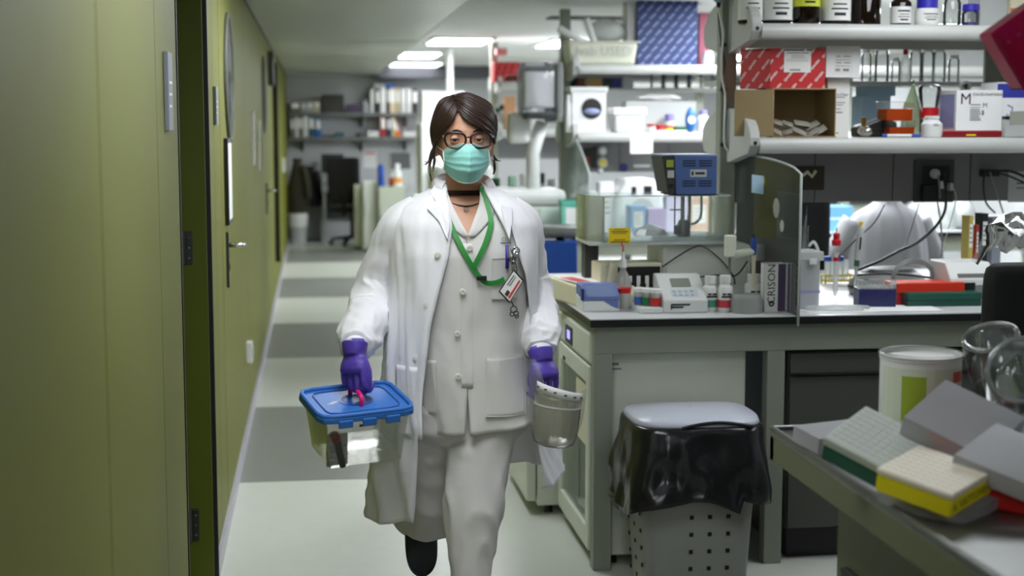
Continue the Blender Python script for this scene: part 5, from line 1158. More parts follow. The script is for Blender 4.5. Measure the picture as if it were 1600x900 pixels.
def hung_coat(lab, px, y0, y1, Y, wpx, m):
    z1 = at(px, y0, Y).z; z0 = at(px, y1, Y).z; w = at(px+wpx/2, y1, Y).x-at(px-wpx/2, y1, Y).x; rows = []
    for j in range(12):
        f = j/11; ww = w*(.28+.72*min(1, f*1.7))*.5
        rows.append([(ww*math.cos(2*math.pi*i/24)*(1+.06*math.sin(5*i)), .12*math.sin(2*math.pi*i/24)*(.5+.5*f), (z1-z0)*(1-f)) for i in range(24)])
    t = T('hanging_coat', lab, 'coat', (at(px, y1, Y).x, Y, z0))
    O('cloth', G().grid(rows, True), m, t, smooth=True, solid=.01); O('collar', G().ring(w*.14, .03, (0, 0, z1-z0), 16, 6), m, t, smooth=True)
    O('sleeve', G().tube(cr([(w*.25, -.06, (z1-z0)*.9), (w*.42, -.1, (z1-z0)*.6), (w*.46, -.1, (z1-z0)*.3)], 10), [.05+.0*i for i in range(10)], 10), m, t, smooth=True)
hung_coat('dark olive coat hanging on the far left wall', 466, 250, 335, 20.2, 34, mat('coat_olive', (52, 50, 34), .85))
hung_coat('black jacket hanging beside the olive coat', 487, 262, 322, 20.3, 30, mat('coat_black', (22, 22, 26), .85))
t = T('coat_rail', 'dark coat hook rail on the far wall', 'rail', (.12, YB-.03, 1.42)); O('board', G().b2(-.42, .3, 0, .03, -.04, .04), DGREY, t)
for i in range(4): O('hook', G().tube([(-.32+.18*i, 0, 0), (-.32+.18*i, -.06, -.01), (-.32+.18*i, -.07, .03)], .01, 6), STEEL, t)
# white cabinets beside the desk, with things on top
ztp = at(610, 292, 19.0).z
for i, (a, c, Y, m_, lab) in enumerate(((555, 566, 19.1, OFFW, 'narrow off-white cabinet beside the far chair'), (568, 590, 18.8, mat('cab_white', (220, 224, 214), .45), 'white cabinet second from the far chair'), (592, 632, 18.5, mat('cab_grey_green', (176, 184, 166), .5), 'grey green cabinet carrying bottles at corridor end'))):
    p, w, h = sp(a, 290, c, 400, Y, 0); H_ = at(a, (290, 284, 292)[i], Y).z
    t = T('storage_cabinet', lab, 'cabinet', p); O('body', G().b2(-w/2, w/2, 0, .45, .02, H_), m_, t, bev=.006); O('door', G().b2(-w*.46, w*.46, -.015, 0, .06, H_-.03), m_, t, bev=.004); O('grip', G().b2(-w*.4, -w*.34, -.03, -.015, H_*.5, H_*.7), LGREY, t); O('foot', G().b2(-w*.45, w*.45, .02, .42, 0, .02), BLACK, t)
    if i == 2: HC = H_
for i, (px, py0, wpx, bm_, cm_, lab) in enumerate(((591, 256, 11, BLUE, BLUE, 'bright blue canister on the far cabinet'), (612, 272, 9, mat('rust_jar', (150, 60, 40), .5), WHITE, 'rust red jar on the far cabinet'), (621, 256, 14, WHITE, WHITE, 'white spray bottle with orange label on the far cabinet'))):
    Y = 18.6; p = at(px, 290, Y); w = at(px+wpx/2, 290, Y).x-at(px-wpx/2, 290, Y).x
    if p.x < at(593, 290, 18.5).x: p.x = at(596, 290, 18.5).x
    bottle('cabinet_bottle', lab, V((p.x, Y, HC)), w/2, max(.1, at(px, py0, Y).z-HC), bm_, cm_, mat('label_orange', (220, 150, 50), .6) if i == 2 else None, .5, .25 if i else .1, .6 if i else .85, group='bottles on the far cabinet', lz=(.15, .4))
p, w, h = sp(601, 258, 640, 282, 18.9, HC); t = T('label_printer', 'black and white desk device on the far cabinet', 'device', p+V((.05, 0, 0))); h = at(620, 240, 18.9).z-HC
O('body', G().prism([(0, 0), (.3, 0), (.3, h), (.1, h), (0, h*.5)], -w*.45, w*.45, 'x'), LGREY, t, bev=.01); O('lid', G().prism([(-.002, h*.52), (.1, h*1.02), (.12, h), (.02, h*.48)], -w*.4, w*.4, 'x'), DGREY, t)
p, w, h = sp(650, 262, 690, 300, 14.9, ZB); t = T('white_hood', 'large white instrument cover at the third bench end', 'instrument', V((1.30, 12.95, ZB))); O('body', G().b2(-.28, .28, 0, .5, 0, .33), WHITE, t, bev=.06); O('front_panel', G().b2(-.2, .2, -.004, .002, .05, .22), LGREY, t, bev=.01)
for i, px in enumerate((640, 652, 664)):
    pass
p, w, h = sp(568, 236, 588, 262, YB-.01); t = T('wall_poster', 'white poster with red heading above the far cabinets', 'poster', V((p.x, YB-.005, p.z))); O('sheet', G().b2(-w/2, w/2, 0, .004, 0, h), PAPER, t); O('heading', G().b2(-w*.4, w*.4, -.002, 0, h*.82, h*.92), mat('heading_red', (196, 60, 60), .6), t)

# ================================================================== SWING BIN
YBn = 4.68
px0 = at(1000, 700, YBn).x; px1 = at(1200, 700, YBn).x; bc = (px0+px1)/2; bw = (px1-px0)/2; bd = .19; zl = at(1090, 668, YBn-.02).z
t = T('waste_bin', 'tall grey perforated waste bin with black liner and pale lid', 'bin', (bc, YBn+bd, 0))
def rsq(hw, hd, n=48, e=5.):
    P = []
    for i in range(n):
        a = 2*math.pi*i/n; c, s = math.cos(a), math.sin(a); q = (abs(c)**e+abs(s)**e)**(-1/e); P.append((hw*c*q, hd*s*q))
    return P
rows = [[(x, y, z) for x, y in rsq(bw*f, bd*f)] for f, z in ((.80, 0.), (.82, .01), (.90, .3), (.98, zl-.1), (1., zl-.05))]
BING = mat('bin_grey', (150, 152, 146), .45)
g = G().grid(rows, True); g.f.append(list(range(48))); O('body', g, BING, t, smooth=.7)
g = G()
for z in [zl-.315-.06*k for k in range(6)]:
    f = .90+.08*(z-.3)/(zl-.4) if z > .3 else .82+.08*z/.3
    for x in (-.16, .13, .42): O('hole', G().box((x*bw, -bd*f-.001, z), (.013, .004, .013)), BLACK, t)
    for y in (-.5, 0, .5): O('hole', G().box((-bw*f-.001, y*bd, z), (.004, .012, .012)), BLACK, t)
BAGM = mat('black_liner', (30, 30, 33), .22, bump=.5, bscale=9., var=.3)
rows = []; n = 120
for j in range(16):
    f = j/15; z = zl-.012-f*.27; r_ = []
    for i, (x, y) in enumerate(rsq(bw*1.03, bd*1.06, n, 4.)):
        a = 2*math.pi*i/n; nz = NZ.noise(V((x*9, y*9, f*2.2)))*.030*(f**.6)+NZ.noise(V((x*26, y*26, f*3)))*.011*(f**.5)+.012*(1-abs(NZ.noise(V((x*14, y*14, f*1.2)))))**4*f**.5
        k = 1+.06*math.sin(math.pi*min(1, f*1.5)*.5)+.05*f; l = math.hypot(x, y)
        zz_ = z+(.035*math.sin(a*3+.6)+.03*NZ.noise(V((x*7, y*7, 5.))))*f+(.05*f if x > bw*.5 else 0)
        r_.append((x*k+x/l*nz, y*k+y/l*nz, zz_))
    rows.append(r_)
top = [(x*.97, y*.97, zl-.004) for x, y in rsq(bw*1.0, bd*1.0, n, 4.)]
O('liner', G().grid([top]+rows, True), BAGM, t, smooth=True, solid=.002)
LIDM = mat('lid_pale_grey', (190, 194, 206), .35)
rows = [[(x, y, z+.012*(1-(y/bd)**2)*s) for x, y in rsq(bw*f, bd*f2, 64, 4.)] for f, f2, z, s in ((.98, .98, zl-.012, 0), (1., 1., zl-.002, 0), (.97, .96, zl+.010, .4), (.6, .6, zl+.016, 1.), (.02, .02, zl+.018, 1.))]
g = G().grid(rows, True); O('lid', g, LIDM, t, smooth=True)
g = G()
for i in range(3): g.tube([(-bw*.70+.022*i, -bd*.8+.02, zl+.014), (-bw*.86+.022*i, bd*.7, zl+.013)], .0022, 6)
O('lid_rib', g, LGREY, t)
O('lid_lip', G().tube([(bw*(-.35+1.1*k/14), -bd*1.01, zl-.006+.016*math.sin(math.pi*k/14)) for k in range(15)], .006, 8), BLACK, t, smooth=True)

# ================================================================== THINGS ON THE SINK BENCH
def slab(poly_px, z, h, m, nm, par, inset=0.):
    pts = [oz(a, b, z+h) for a, b in poly_px]; c = sum(pts, V((0, 0, 0)))/len(pts)
    return [(p.x-par.location.x, p.y-par.location.y) for p in pts]
def rackbox(lab, px, py, zc, W, D, yaw, tilt, hb, ht, mb, mt_, name='rack_box', roll=0.):
    M = Matrix.Rotation(math.radians(roll), 4, 'Y') @ Matrix.Rotation(math.radians(tilt), 4, 'X') @ Matrix.Rotation(math.radians(yaw), 4, 'Z')
    c = oz(px, py, zc)-(M @ V((0, 0, hb+ht)))
    t = T(name, lab, 'cover' if 'cover' in name else 'tray' if 'tray' in name else 'box', c, rot=M.to_euler())
    if ht:
        O('base', G().b2(-W/2, W/2, -D/2, D/2, 0, hb), mb, t, bev=.004)
        O('top', G().b2(-W/2-.001, W/2+.001, -D/2-.001, D/2+.001, hb, hb+ht), mt_, t, bev=.003)
        g = G()
        for i in range(9):
            for j in range(9): g.box((-W*.44+W*.11*i, -D*.44+D*.11*j, hb+ht+.0003), (W*.085, D*.085, .0009))
        O('cap_grid', g, mt_, t)['kind'] = 'stuff'
    else:
        k = .003
        O('plate', G().b2(-W/2, W/2, -D/2, D/2, hb-k, hb), mb, t)
        for a in ((-W/2, -W/2+k, -D/2, D/2), (W/2-k, W/2, -D/2, D/2), (-W/2, W/2, -D/2, -D/2+k), (-W/2, W/2, D/2-k, D/2)): O('rim', G().b2(*a, 0, hb), mb, t)
    return t
OPW = clear('frosted_plastic', (238, 238, 240), .5, .25, .9, hz=(232, 232, 236))
RKG = mat('rack_green', (18, 84, 66), .4); RKW = mat('rack_frost', (176, 182, 176), .5); RKC = mat('rack_cream', (214, 206, 188), .5); RKY = mat('rack_yellow', (226, 210, 20), .4)
REDR = mat('rack_red', (196, 40, 36), .4)
rackbox('dark green rack with frosted grey top on the sink bench', 1374, 685, ZK+.105, .15, .15, -50, 25, .034, .018, RKG, RKW)
t = rackbox('yellow rack with cream top and black handwriting, frontmost on sink bench', 1462, 733, ZK+.082, .15, .15, -52, 12, .034, .012, RKY, RKC)
lettering('handwriting', 'A. VATTOMEN', .021, INK, t, (.0755, .0, .017), rot=(math.pi/2, 0, math.pi/2))
rackbox('flat clear tray under the yellow rack', 1474, 768, ZK+.03, .17, .17, -52, 9, .022, 0, OPW, OPW, 'clear_tray')
rackbox('flat frosted tray at the far left of the sink bench', 1322, 668, ZK+.05, .20, .10, 14, 6, .035, 0, OPW, OPW, 'frosted_tray')
rackbox('large frosted lid leaning behind the racks on the sink bench', 1508, 652, ZK+.145, .17, .17, -48, 27, .04, 0, OPW, OPW, 'frosted_cover')
rackbox('second frosted lid overlapping at the right edge of the sink bench', 1592, 712, ZK+.10, .17, .17, -50, 18, .035, 0, OPW, OPW, 'frosted_cover')
rackbox('red rack under the large frosted lid', 1500, 684, ZK+.05, .13, .13, -50, 4, .03, .012, REDR, REDR)
rackbox('red rack at the right edge of the sink bench', 1615, 752, ZK+.05, .13, .13, -50, 4, .035, .012, REDR, RKC)
# white tub
p = oz(1446, 675, ZK); q = at(1446, 555, p.y)
t = T('powder_tub', 'large white labelled tub with sunken lid on the sink bench', 'tub', (at(1446, 600, 3.05).x, 3.08, ZK)); Yt = 3.08
r = (at(1504, 560, Yt).x-at(1386, 560, Yt).x)/2; H = at(1446, 562, Yt-r).z-ZK
O('body', G().lathe([(r*.96, 0), (r, .006), (r, H-.012), (r*1.02, H-.01), (r*1.02, H), (r*.97, H+.001), (r*.965, H-.008), (r*.4, H-.01), (.001, H-.01)], 40), mat('tub_white', (206, 206, 204), .4), t, smooth=.6)
O('rim', G().ring(r*1.0, .005, (0, 0, H), 40, 8), CLEARP, t, smooth=True)
def band(a0, a1, z0, z1, m, nm, k=1.004):
    rows = [[(r*k*math.sin(a), -r*k*math.cos(a), z) for a in [a0+(a1-a0)*i/14 for i in range(15)]] for z in (z0, z1)]
    O(nm, G().grid(rows), m, t, solid=.0005)
band(-1.5, 1.4, H*.12, H*.88, mat('tub_label', (190, 196, 176), .6), 'label')
band(-.85, -.25, H*.3, H*.8, mat('label_lime_green', (140, 160, 40), .6), 'green_print', 1.008)
band(-.15, .25, H*.45, H*.6, mat('label_red_print', (190, 70, 60), .6), 'red_print', 1.008)
band(.5, 1.0, H*.72, H*.84, MATS['label_red_print'], 'red_print', 1.008)
band(-.1, .3, H*.25, H*.4, MATS['label_red_print'], 'red_print', 1.008)
# upturned glassware
def beaker(lab, c, axis, r, h, nm='glass_beaker'):
    t = T(nm, lab, 'glassware', c); ax = V(axis).normalized(); M = V((0, 0, 1)).rotation_difference(ax).to_matrix().to_4x4()
    O('wall', G().lathe([(r*.98, -h/2), (r, -h*.4), (r, h*.36), (r*.96, h*.45), (r*.85, h/2)], 32, (0, 0, 0), M), clear('lab_glass', (224, 232, 230), .06, .02, 1.6, 1.5), t, smooth=.6)
    O('base_ring', G().ring(r*.9, .006, (0, 0, h*.49), 32, 8, M), clear('glass_thick', (226, 232, 232), .25, .03, 2.0, 1.5), t, smooth=True)
    O('lip', G().ring(r, .004, (0, 0, -h/2), 32, 8, M), MATS['glass_thick'], t, smooth=True)
    return t
beaker('upturned glass beaker with bright base behind the tub', at(1556, 566, 2.98), (-.35, -.25, .9), .062, .13)
beaker('round glass vessel leaning at right frame edge', at(1604, 590, 2.85), (-.55, -.7, .4), .075, .12)
t = T('drying_rack', 'dark draining rack carrying the upturned glassware', 'rack', (at(1600, 640, 2.95).x+.05, 2.95, ZK))
O('tray', G().b2(-.12, .3, -.16, .16, 0, .03), mat('rack_dark', (40, 42, 42), .4), t, bev=.006)
g = G()
for x in (-.08, 0., .08, .16, .24): g.tube([(x, .1, .02), (x-.02, .1, .09)], .004, 6); g.tube([(x, -.05, .02), (x-.02, -.05, .09)], .004, 6)
O('peg', g, STEEL, t)
# black chair back wrapped in plastic
t = office_chair('black high backed chair wrapped in clear plastic at right edge', (at(1640, 450, 3.75).x+.14, 3.62, 0), .12, tall=.66)
g = G(); rows = []
for j in range(9):
    rows.append([(-.20+.42*i/18+.02*NZ.noise(V((i*.5, j*.6, 1))), .15+.26*j/8+.03*NZ.noise(V((i*.6, j*.5, 3))), 1.235+.10*math.sin(math.pi*j/8)+.05*NZ.noise(V((i*.45, j*.7, 8)))) for i in range(19)])
O('plastic_wrap', G().grid(rows), clear('crinkled_film', (248, 248, 248), .2, .1, 1.3, 1.45, bump=.5, bscale=14, hz=(230, 230, 232)), t, smooth=True)
# shelf over the sink bench (mostly outside the picture) with the magenta folder
t = T('sink_shelf', 'grey shelf above the sink bench outside the picture', 'shelf', (2.15, 2.95, 0)); O('board', G().b2(-.60, .5, -.3, .2, 1.60, 1.63), FRAMEL, t); O('post', G().b2(-.05, .02, -.05, .05, ZK, 2.3), FRAME, t)
P = [at(1537, 54, 2.75), at(1590, 142, 2.75), at(1700, 66, 2.75), at(1647, -24, 2.75)]; c = (P[0]+P[2])/2
t = T('magenta_case', 'translucent magenta plastic case jutting in at top right', 'case', c)
O('shell', G().prism([(q.x-c.x, q.z-c.z) for q in P], -.03, .03, 'y'), clear('magenta_plastic', (190, 10, 90), .8, .15, 1.2, hz=(186, 14, 84)), t, bev=.006)
O('edge_seam', G().tube([(P[0].x-c.x, -.031, P[0].z-c.z), (P[1].x-c.x, -.031, P[1].z-c.z)], .003, 6), MATS['magenta_plastic'], t)
g = G()
for k in range(5): q = P[0].lerp(P[3], .12+.15*k); q2 = P[1].lerp(P[2], .12+.15*k); g.box((q.lerp(q2, .25).x-c.x, -.031, q.lerp(q2, .25).z-c.z), (.006, .003, .006))
O('stud', g, clear('magenta_pale', (230, 90, 150), .9, .2), t)

# ================================================================== SEATED PERSON behind the first bench
c = at(1384, 380, 7.35)
t = T('person', 'seated person in white lab coat seen from behind under the panel', 'person', (c.x, 7.35, 0))
SK = mat('skin_b', (196, 150, 124), .5)
g = G(); tz = 1.16
for pts, rs in (([(0, 0, .5), (0, .0, .7), (0, .0, .95), (0, 0, 1.1), (0, -.01, tz), (0, -.01, tz+.06)], [.11, .10, .10, .10, .07, .05]), ([(-.16, 0, 1.08), (-.24, .03, .86), (-.16, .25, .8)], [.045, .035, .028]), ([(.16, 0, 1.08), (.24, .03, .86), (.16, .25, .8)], [.045, .035, .028]), ([(-.09, .0, .52), (-.1, .4, .5), (-.1, .42, .1)], [.09, .07, .05]), ([(.09, .0, .52), (.1, .4, .5), (.1, .42, .1)], [.09, .07, .05])):
    g.tube(cr(pts, 14), [r for r in [v.x for v in cr([(r, 0, 0) for r in rs], 14)]], 14)
g.ball((0, 0, 1.32), (.075, .095, .115), 18, 12); g.tube([(0, 0, 1.1), (0, 0, 1.26)], .05, 12)
O('body', g, SK, t, remesh=.012)
g = G().ball((0, -.02, 1.345), (.09, .1, .105), 18, 12); O('hair', g, mat('hair_b', (50, 36, 28), .6), t, smooth=True)
rows = []
cs = (c.x-at(1320, 380, 7.35).x)
for z, hw, hd in ((1.23, .055, .06), (1.19, .075, .07), (1.165, .13, .10), (1.13, .19, .125), (1.05, .215, .14), (.95, .225, .15), (.85, .235, .16), (.7, .25, .18), (.5, .27, .22)):
    rows.append([(hw*math.cos(2*math.pi*i/48)*(1+.03*math.sin(7*i*.26+z*9)), hd*math.sin(2*math.pi*i/48)*(1+.04*math.sin(9*i*.26)), z) for i in range(48)])
CLOTH2 = mat('coat_white_b', (206, 206, 212), .8, bump=.1, bscale=60)
O('lab_coat', G().grid(rows, True), CLOTH2, t, smooth=True, sub=1)
for s in (-1, 1): O('sleeve', G().tube(cr([(s*.17, 0, 1.1), (s*.25, .02, .95), (s*.27, .06, .86), (s*.19, .24, .8)], 14), [.07, .07, .068, .066, .066, .064, .062, .06, .058, .055, .052, .05, .048, .045], 14), CLOTH2, t, smooth=True)
s2 = T('lab_stool', 'black stool under the seated person', 'stool', (c.x, 7.35, 0)); O('seat', G().lathe([(.19, .42), (.2, .44), (.2, .48), (.18, .5)], 24), BLACK, s2, smooth=.6); O('column', G().lathe([(.03, .05), (.03, .42)], 12), STEEL, s2); O('base', G().lathe([(.24, 0), (.22, .03), (.04, .06)], 24), BLACK, s2)
p = at(1288, 380, 7.1); office_chair('black curved chair back seen left of the seated coat', (at(1236, 380, 7.0).x-.15, 7.08, 0), math.pi+.2, tall=.76)
p = at(1345, 350, 8.2); t = carton('blue_tray_stack', 'pale blue trays stacked beyond the seated person', 'tray', V((at(1305, 350, 9.0).x, 9.02, ZB)), .25, .2, .16, mat('tray_blue', (110, 170, 214), .5)); O('tray_gap', G().b2(-.126, .126, -.002, .1, .08, .09), WHITE, t)
t = T('foil_bags', 'heap of clear plastic bags beyond the seated person', 'bags', V((at(1475, 365, 9.1).x, 9.1, ZB))); g = G().ball((0, .1, .1), (.22, .12, .11), 24, 14); g.v = [tuple(V(v)*(1+.15*NZ.noise(V(v)*16))) for v in g.v]; O('film', g, MILKY, t, smooth=True); g = G().ball((.14, .06, .1), (.09, .1, .1), 16, 10); O('bag', g, LGREY, t, smooth=True)
# ================================================================== WALKING PERSON
PO = V((.387, 3.83, 0))
def pl(px, py, dy=0.): return at(px, py, 3.83+dy)-PO
SKIN = mat('skin', (206, 156, 128), .45, var=.05, scale=30, bump=.04, bscale=300)
COATM = mat('coat_cotton', (236, 235, 239), .85, var=.02, bump=.45, bscale=8, sheen=.1)
TUNM = mat('tunic_cotton', (218, 216, 212), .85, var=.03, bump=.4, bscale=8, sheen=.1)
TROM = mat('trouser_cotton', (212, 209, 206), .85, var=.04, bump=.45, bscale=9, sheen=.1)
NIT = mat('nitrile_violet', (84, 62, 168), .45, bump=.15, bscale=70)
HAIR = mat('hair_brown', (46, 31, 25), .4, var=.4, scale=60, stretch=(1, 1, .15))
HR = [(1.450, .02, -.075, -.035), (1.459, .028, -.086, -.02), (1.474, .040, -.093, .01), (1.495, .051, -.095, .035), (1.520, .063, -.094, .06), (1.545, .067, -.092, .08), (1.565, .069, -.090, .088), (1.590, .071, -.093, .094), (1.615, .070, -.089, .094), (1.635, .064, -.077, .086), (1.650, .052, -.058, .070), (1.660, .034, -.034, .046), (1.665, .012, -.010, .018)]
def hring(z):
    z = max(HR[0][0], min(HR[-1][0], z))
    for a, b in zip(HR[:-1], HR[1:]):
        if z <= b[0]:
            t = (z-a[0])/(b[0]-a[0]); return [a[i]*(1-t)+b[i]*t for i in (1, 2, 3)]
    return HR[-1][1:]
HC0 = V((0, 0, 1.56))
def hsurf(d, off=0.):
    d = V(d).normalized(); lo, hi = 0., .3
    for _ in range(22):
        m = (lo+hi)/2; p = HC0+d*m
        if p.z <= HR[0][0] or p.z >= HR[-1][0]: hi = m; continue
        hw, yf, yb = hring(p.z); cy = (yf+yb)/2; hd = (yb-yf)/2
        if (p.x/hw)**2+((p.y-cy)/hd)**2 < 1: lo = m
        else: hi = m
    return HC0+d*(lo+off)
g = G(); rows = []
for j in range(40):
    z = 1.4505+(1.6645-1.4505)*j/39; hw, yf, yb = hring(z); cy = (yf+yb)/2; hd = (yb-yf)/2; r_ = []
    for i in range(56):
        a = 2*math.pi*i/56; x = hw*math.cos(a); y = cy+hd*math.sin(a)
        if y < -.02:
            for ex in (-.031, .031): y += .012*math.exp(-((x-ex)/.016)**2-((z-1.563)/.011)**2)
            y -= .006*math.exp(-((abs(x)-.028)/.02)**2-((z-1.582)/.007)**2)
            y -= .026*math.exp(-(x/.011)**2-((z-1.522)/.022)**2)+.012*math.exp(-(x/.009)**2-((z-1.55)/.02)**2)
            y -= .006*math.exp(-(x/.02)**2-((z-1.487)/.008)**2)
        r_.append((x, y, z))
    rows.append(r_)
g.grid(rows, True); n = len(g.v); g.f.append(list(range(56))[::-1]); g.f.append([n-56+i for i in range(56)])
for s in (-1, 1): g.ball((s*.073, .012, 1.545), (.009, .018, .031), 12, 9)
def ip(vals, n): return [v.x for v in cr([(v, 0, 0) for v in vals], n)]
g.tube(cr([(0, .012, 1.34), (0, .016, 1.40), (0, .010, 1.45), (0, .004, 1.50)], 12), ip([.062, .050, .047, .047], 12), 20)
rows = []
for z, hw, hd, cy in ((.82, .10, .08, 0), (.87, .14, .10, 0), (.96, .14, .10, 0), (1.06, .125, .092, 0), (1.16, .135, .098, 0), (1.25, .148, .108, -.004), (1.31, .152, .102, 0), (1.355, .155, .086, .006), (1.385, .125, .068, .012), (1.405, .075, .058, .014), (1.42, .03, .03, .014)):
    rows.append([(hw*math.cos(2*math.pi*i/32), cy+hd*math.sin(2*math.pi*i/32), z) for i in range(32)])
g.grid(rows, True); n = len(g.v); g.f.append([n-32*11+i for i in range(32)][::-1]); g.f.append([n-32+i for i in range(32)])
# joints
WR = pl(554, 547, -.19); EL = V((-.250, .03, 1.105)); SHL = V((-.165, .01, 1.345))
WL_ = pl(846, 557, -.10); ER = V((.197, .03, 1.105)); SHR = V((.165, .01, 1.345))
ARML = [(-.11, .012, 1.380), (-.160, .014, 1.338), (-.196, .045, 1.27), (-.228, .075, 1.185), (-.250, .03, 1.105), tuple(EL.lerp(WR, .55))]
ARMR = [(.11, .012, 1.380), (.148, .014, 1.338), (.167, .045, 1.27), (.187, .075, 1.185), (.197, .03, 1.105), tuple(ER.lerp(WL_, .55))]
for P, R_ in ((ARML+[tuple(WR)], [.034, .040, .036, .033, .032, .028, .024]), (ARMR+[tuple(WL_)], [.034, .040, .036, .033, .032, .028, .024])):
    g.tube(cr(P, 20), ip(R_, 20), 16)
hem = pl(652, 815, .50); KN = V((-.062, .17, .53)); ANK = V((hem.x, .53, .42))
KR = V((.03, -.10, .47)); AR = V((.02, -.16, .08))
rx = lambda px, py, dy: pl(px, py, dy).x
LEGL = [(-.075, .0, .89), (-.080, .06, .74), (KN.x-.005, KN.y-.02, KN.z+.015), (hem.x, .35, .485), (hem.x-.002, .515, .437)]
LEGR = [(.075, 0, .89), (rx(747, 690, -.05), -.05, .74), (rx(740, 760, -.09), -.09, .61), (rx(737, 830, -.11), -.11, .50), (rx(735, 890, -.13), -.13, .40), (rx(734, 900, -.15), -.15, .20), (rx(734, 900, -.15), -.16, .06)]
for P, R_ in ((LEGL, [.06, .06, .05, .045, .036]), (LEGR, [.06, .06, .045, .036, .032, .032, .032])):
    g.tube(cr(P, 20), ip(R_, 20), 16)
body = O('person', g, SKIN, loc=PO, remesh=.0055)
tag(body, 'walking person in open white lab coat, mask and violet gloves', 'person')
# ---------------- eyes, brows
EYEW = mat('eye_white', (214, 208, 202), .25); IRIS = mat('iris_brown', (54, 34, 22), .2)
for s in (-1, 1):
    e = O('eye', G().ball((s*.031, -.0735, 1.5625), .0118, 16, 12), EYEW, body, smooth=True)
    O('iris', G().ball((s*.031-.0005, -.0815, 1.562), (.0064, .0042, .0064), 14, 9), IRIS, e, smooth=True)
    O('pupil', G().ball((s*.031-.0005, -.0838, 1.562), (.0026, .0024, .0026), 10, 7), BLACK, e, smooth=True)
    for sg, q in ((1, .0042), (-1, .0036)):
        rows = []
        for j in range(5):
            el = (.14 if sg > 0 else -.42)+sg*j*.22
            rows.append([(s*.031+.0131*math.cos(el)*math.sin(a), -.0735-.0131*math.cos(el)*math.cos(a), 1.5625+.0131*math.sin(el)-sg*.002*(1-math.cos(a))*2) for a in [-1.2+2.4*i/12 for i in range(13)]])
        O('eyelid', G().grid(rows), SKIN, body, smooth=True, solid=.0015)
    O('lash_line', G().tube([(s*.031+.0136*math.cos(.16)*math.sin(a), -.0735-.0136*math.cos(.16)*math.cos(a), 1.5625+.0136*math.sin(.16)-.004*(1-math.cos(a))) for a in [-1.2+2.4*i/12 for i in range(13)]], .0010, 6), BLACK, body)
    P = [hsurf((s*x, -.09, z-1.56), .0035) for x, z in ((.014, 1.5815), (.026, 1.586), (.038, 1.5865), (.049, 1.581))]
    O('eyebrow', G().tube(cr(P, 14), ip([.0020, .0026, .0022, .001], 14), 8), mat('brow_brown', (44, 30, 24), .6), body, smooth=True)
# ---------------- hair
g = G(); rows = []
part = -.022
def hairline(x):   # lowest z of the cap in front
    return 0
nU = 64
for j in range(18):
    f = j/17; r_ = []
    for i in range(nU):
        a = 2*math.pi*i/nU; fr = -math.sin(a)       # 1 in front
        low = -.30 if fr < -.2 else (.28+.75*max(0, (fr-.15)) if fr > .15 else -.30+.58*(fr+.2)/.35)
        el = math.pi/2-(math.pi/2-low)*f
        d = (math.cos(el)*math.cos(a), math.cos(el)*math.sin(a), math.sin(el))
        p = hsurf(d, .010+.004*math.sin(i*2.1)*(f)); r_.append(p)
    rows.append(r_)
g.grid(rows, True)
def lock(pts, r0, r1, n=18, off=.012):
    Q = [hsurf((p[0], p[1], p[2]-1.56), off+(p[3] if len(p) > 3 else 0)) for p in pts]; C = cr(Q, n)
    g.tube(C, [r0+(r1-r0)*abs(2*k/(n-1)-.9)**1.5 for k in range(n)], 6, flat=.6)
random.seed(3)
for k in range(46):     # sweep over the forehead to picture right
    f = k/45; jx = random.uniform(-.002, .002)
    st = (part+jx, -.085+.13*f, 1.640+.02*f); mid = (-.004+.016*f+jx, -.095+.13*f, 1.612+.03*f); m2 = (.032+.012*f, -.085+.11*f, 1.588+.03*f); en = (.060+.006*f, -.055+.08*f, 1.573+.016*f+jx)
    lock([st, mid, m2, en, (.072, .0+.05*f, 1.552)], .0052, .0018, off=.013+.003*random.random())
for k in range(40):     # shorter side to picture left
    f = k/39; jx = random.uniform(-.002, .002)
    st = (part-.003+jx, -.085+.13*f, 1.640+.02*f); mid = (-.036-.008*f+jx, -.088+.12*f, 1.612+.02*f); en = (-.054-.008*f, -.068+.09*f, 1.588+jx); e2 = (-.067, -.034+.06*f, 1.556)
    lock([st, mid, en, e2, (-.071, .02+.05*f, 1.535)], .0052, .0018, off=.013+.003*random.random())
for k in range(30):
    a = math.pi*(k/29); lock([(.06*math.cos(a), .06, 1.63), (.07*math.cos(a), .09, 1.58), (.05*math.cos(a), .1, 1.53), (.02*math.cos(a), .09, 1.5)], .006, .003, 12, .016)
g.tube(cr([(0, .10, 1.52), (0, .13, 1.47), (-.01, .13, 1.40)], 10), ip([.02, .026, .012], 10), 10)
# loose strands by the left ear
for P in ([(-.074, -.01, 1.56), (-.084, -.02, 1.525), (-.092, -.02, 1.49), (-.088, -.02, 1.455)], [(-.073, 0, 1.55), (-.080, 0, 1.52), (-.098, .0, 1.500), (-.104, .0, 1.497)], [(-.075, -.02, 1.57), (-.081, -.025, 1.535), (-.079, -.02, 1.505), (-.083, -.02, 1.48)], [(-.073, .01, 1.55), (-.085, .01, 1.53), (-.093, .01, 1.505), (-.10, .01, 1.505)], [(.075, .02, 1.53), (.085, .02, 1.51), (.098, .02, 1.505)], [(.074, .02, 1.53), (.083, .02, 1.49), (.08, .02, 1.47)]):
    for q in range(4): g.tube(cr([V(p)+V((random.uniform(-.003, .003), random.uniform(-.004, .004), 0)) for p in P], 14), ip([.0022, .002, .0014, .0005], 14), 5)
O('hair', g, HAIR, body, smooth=True)
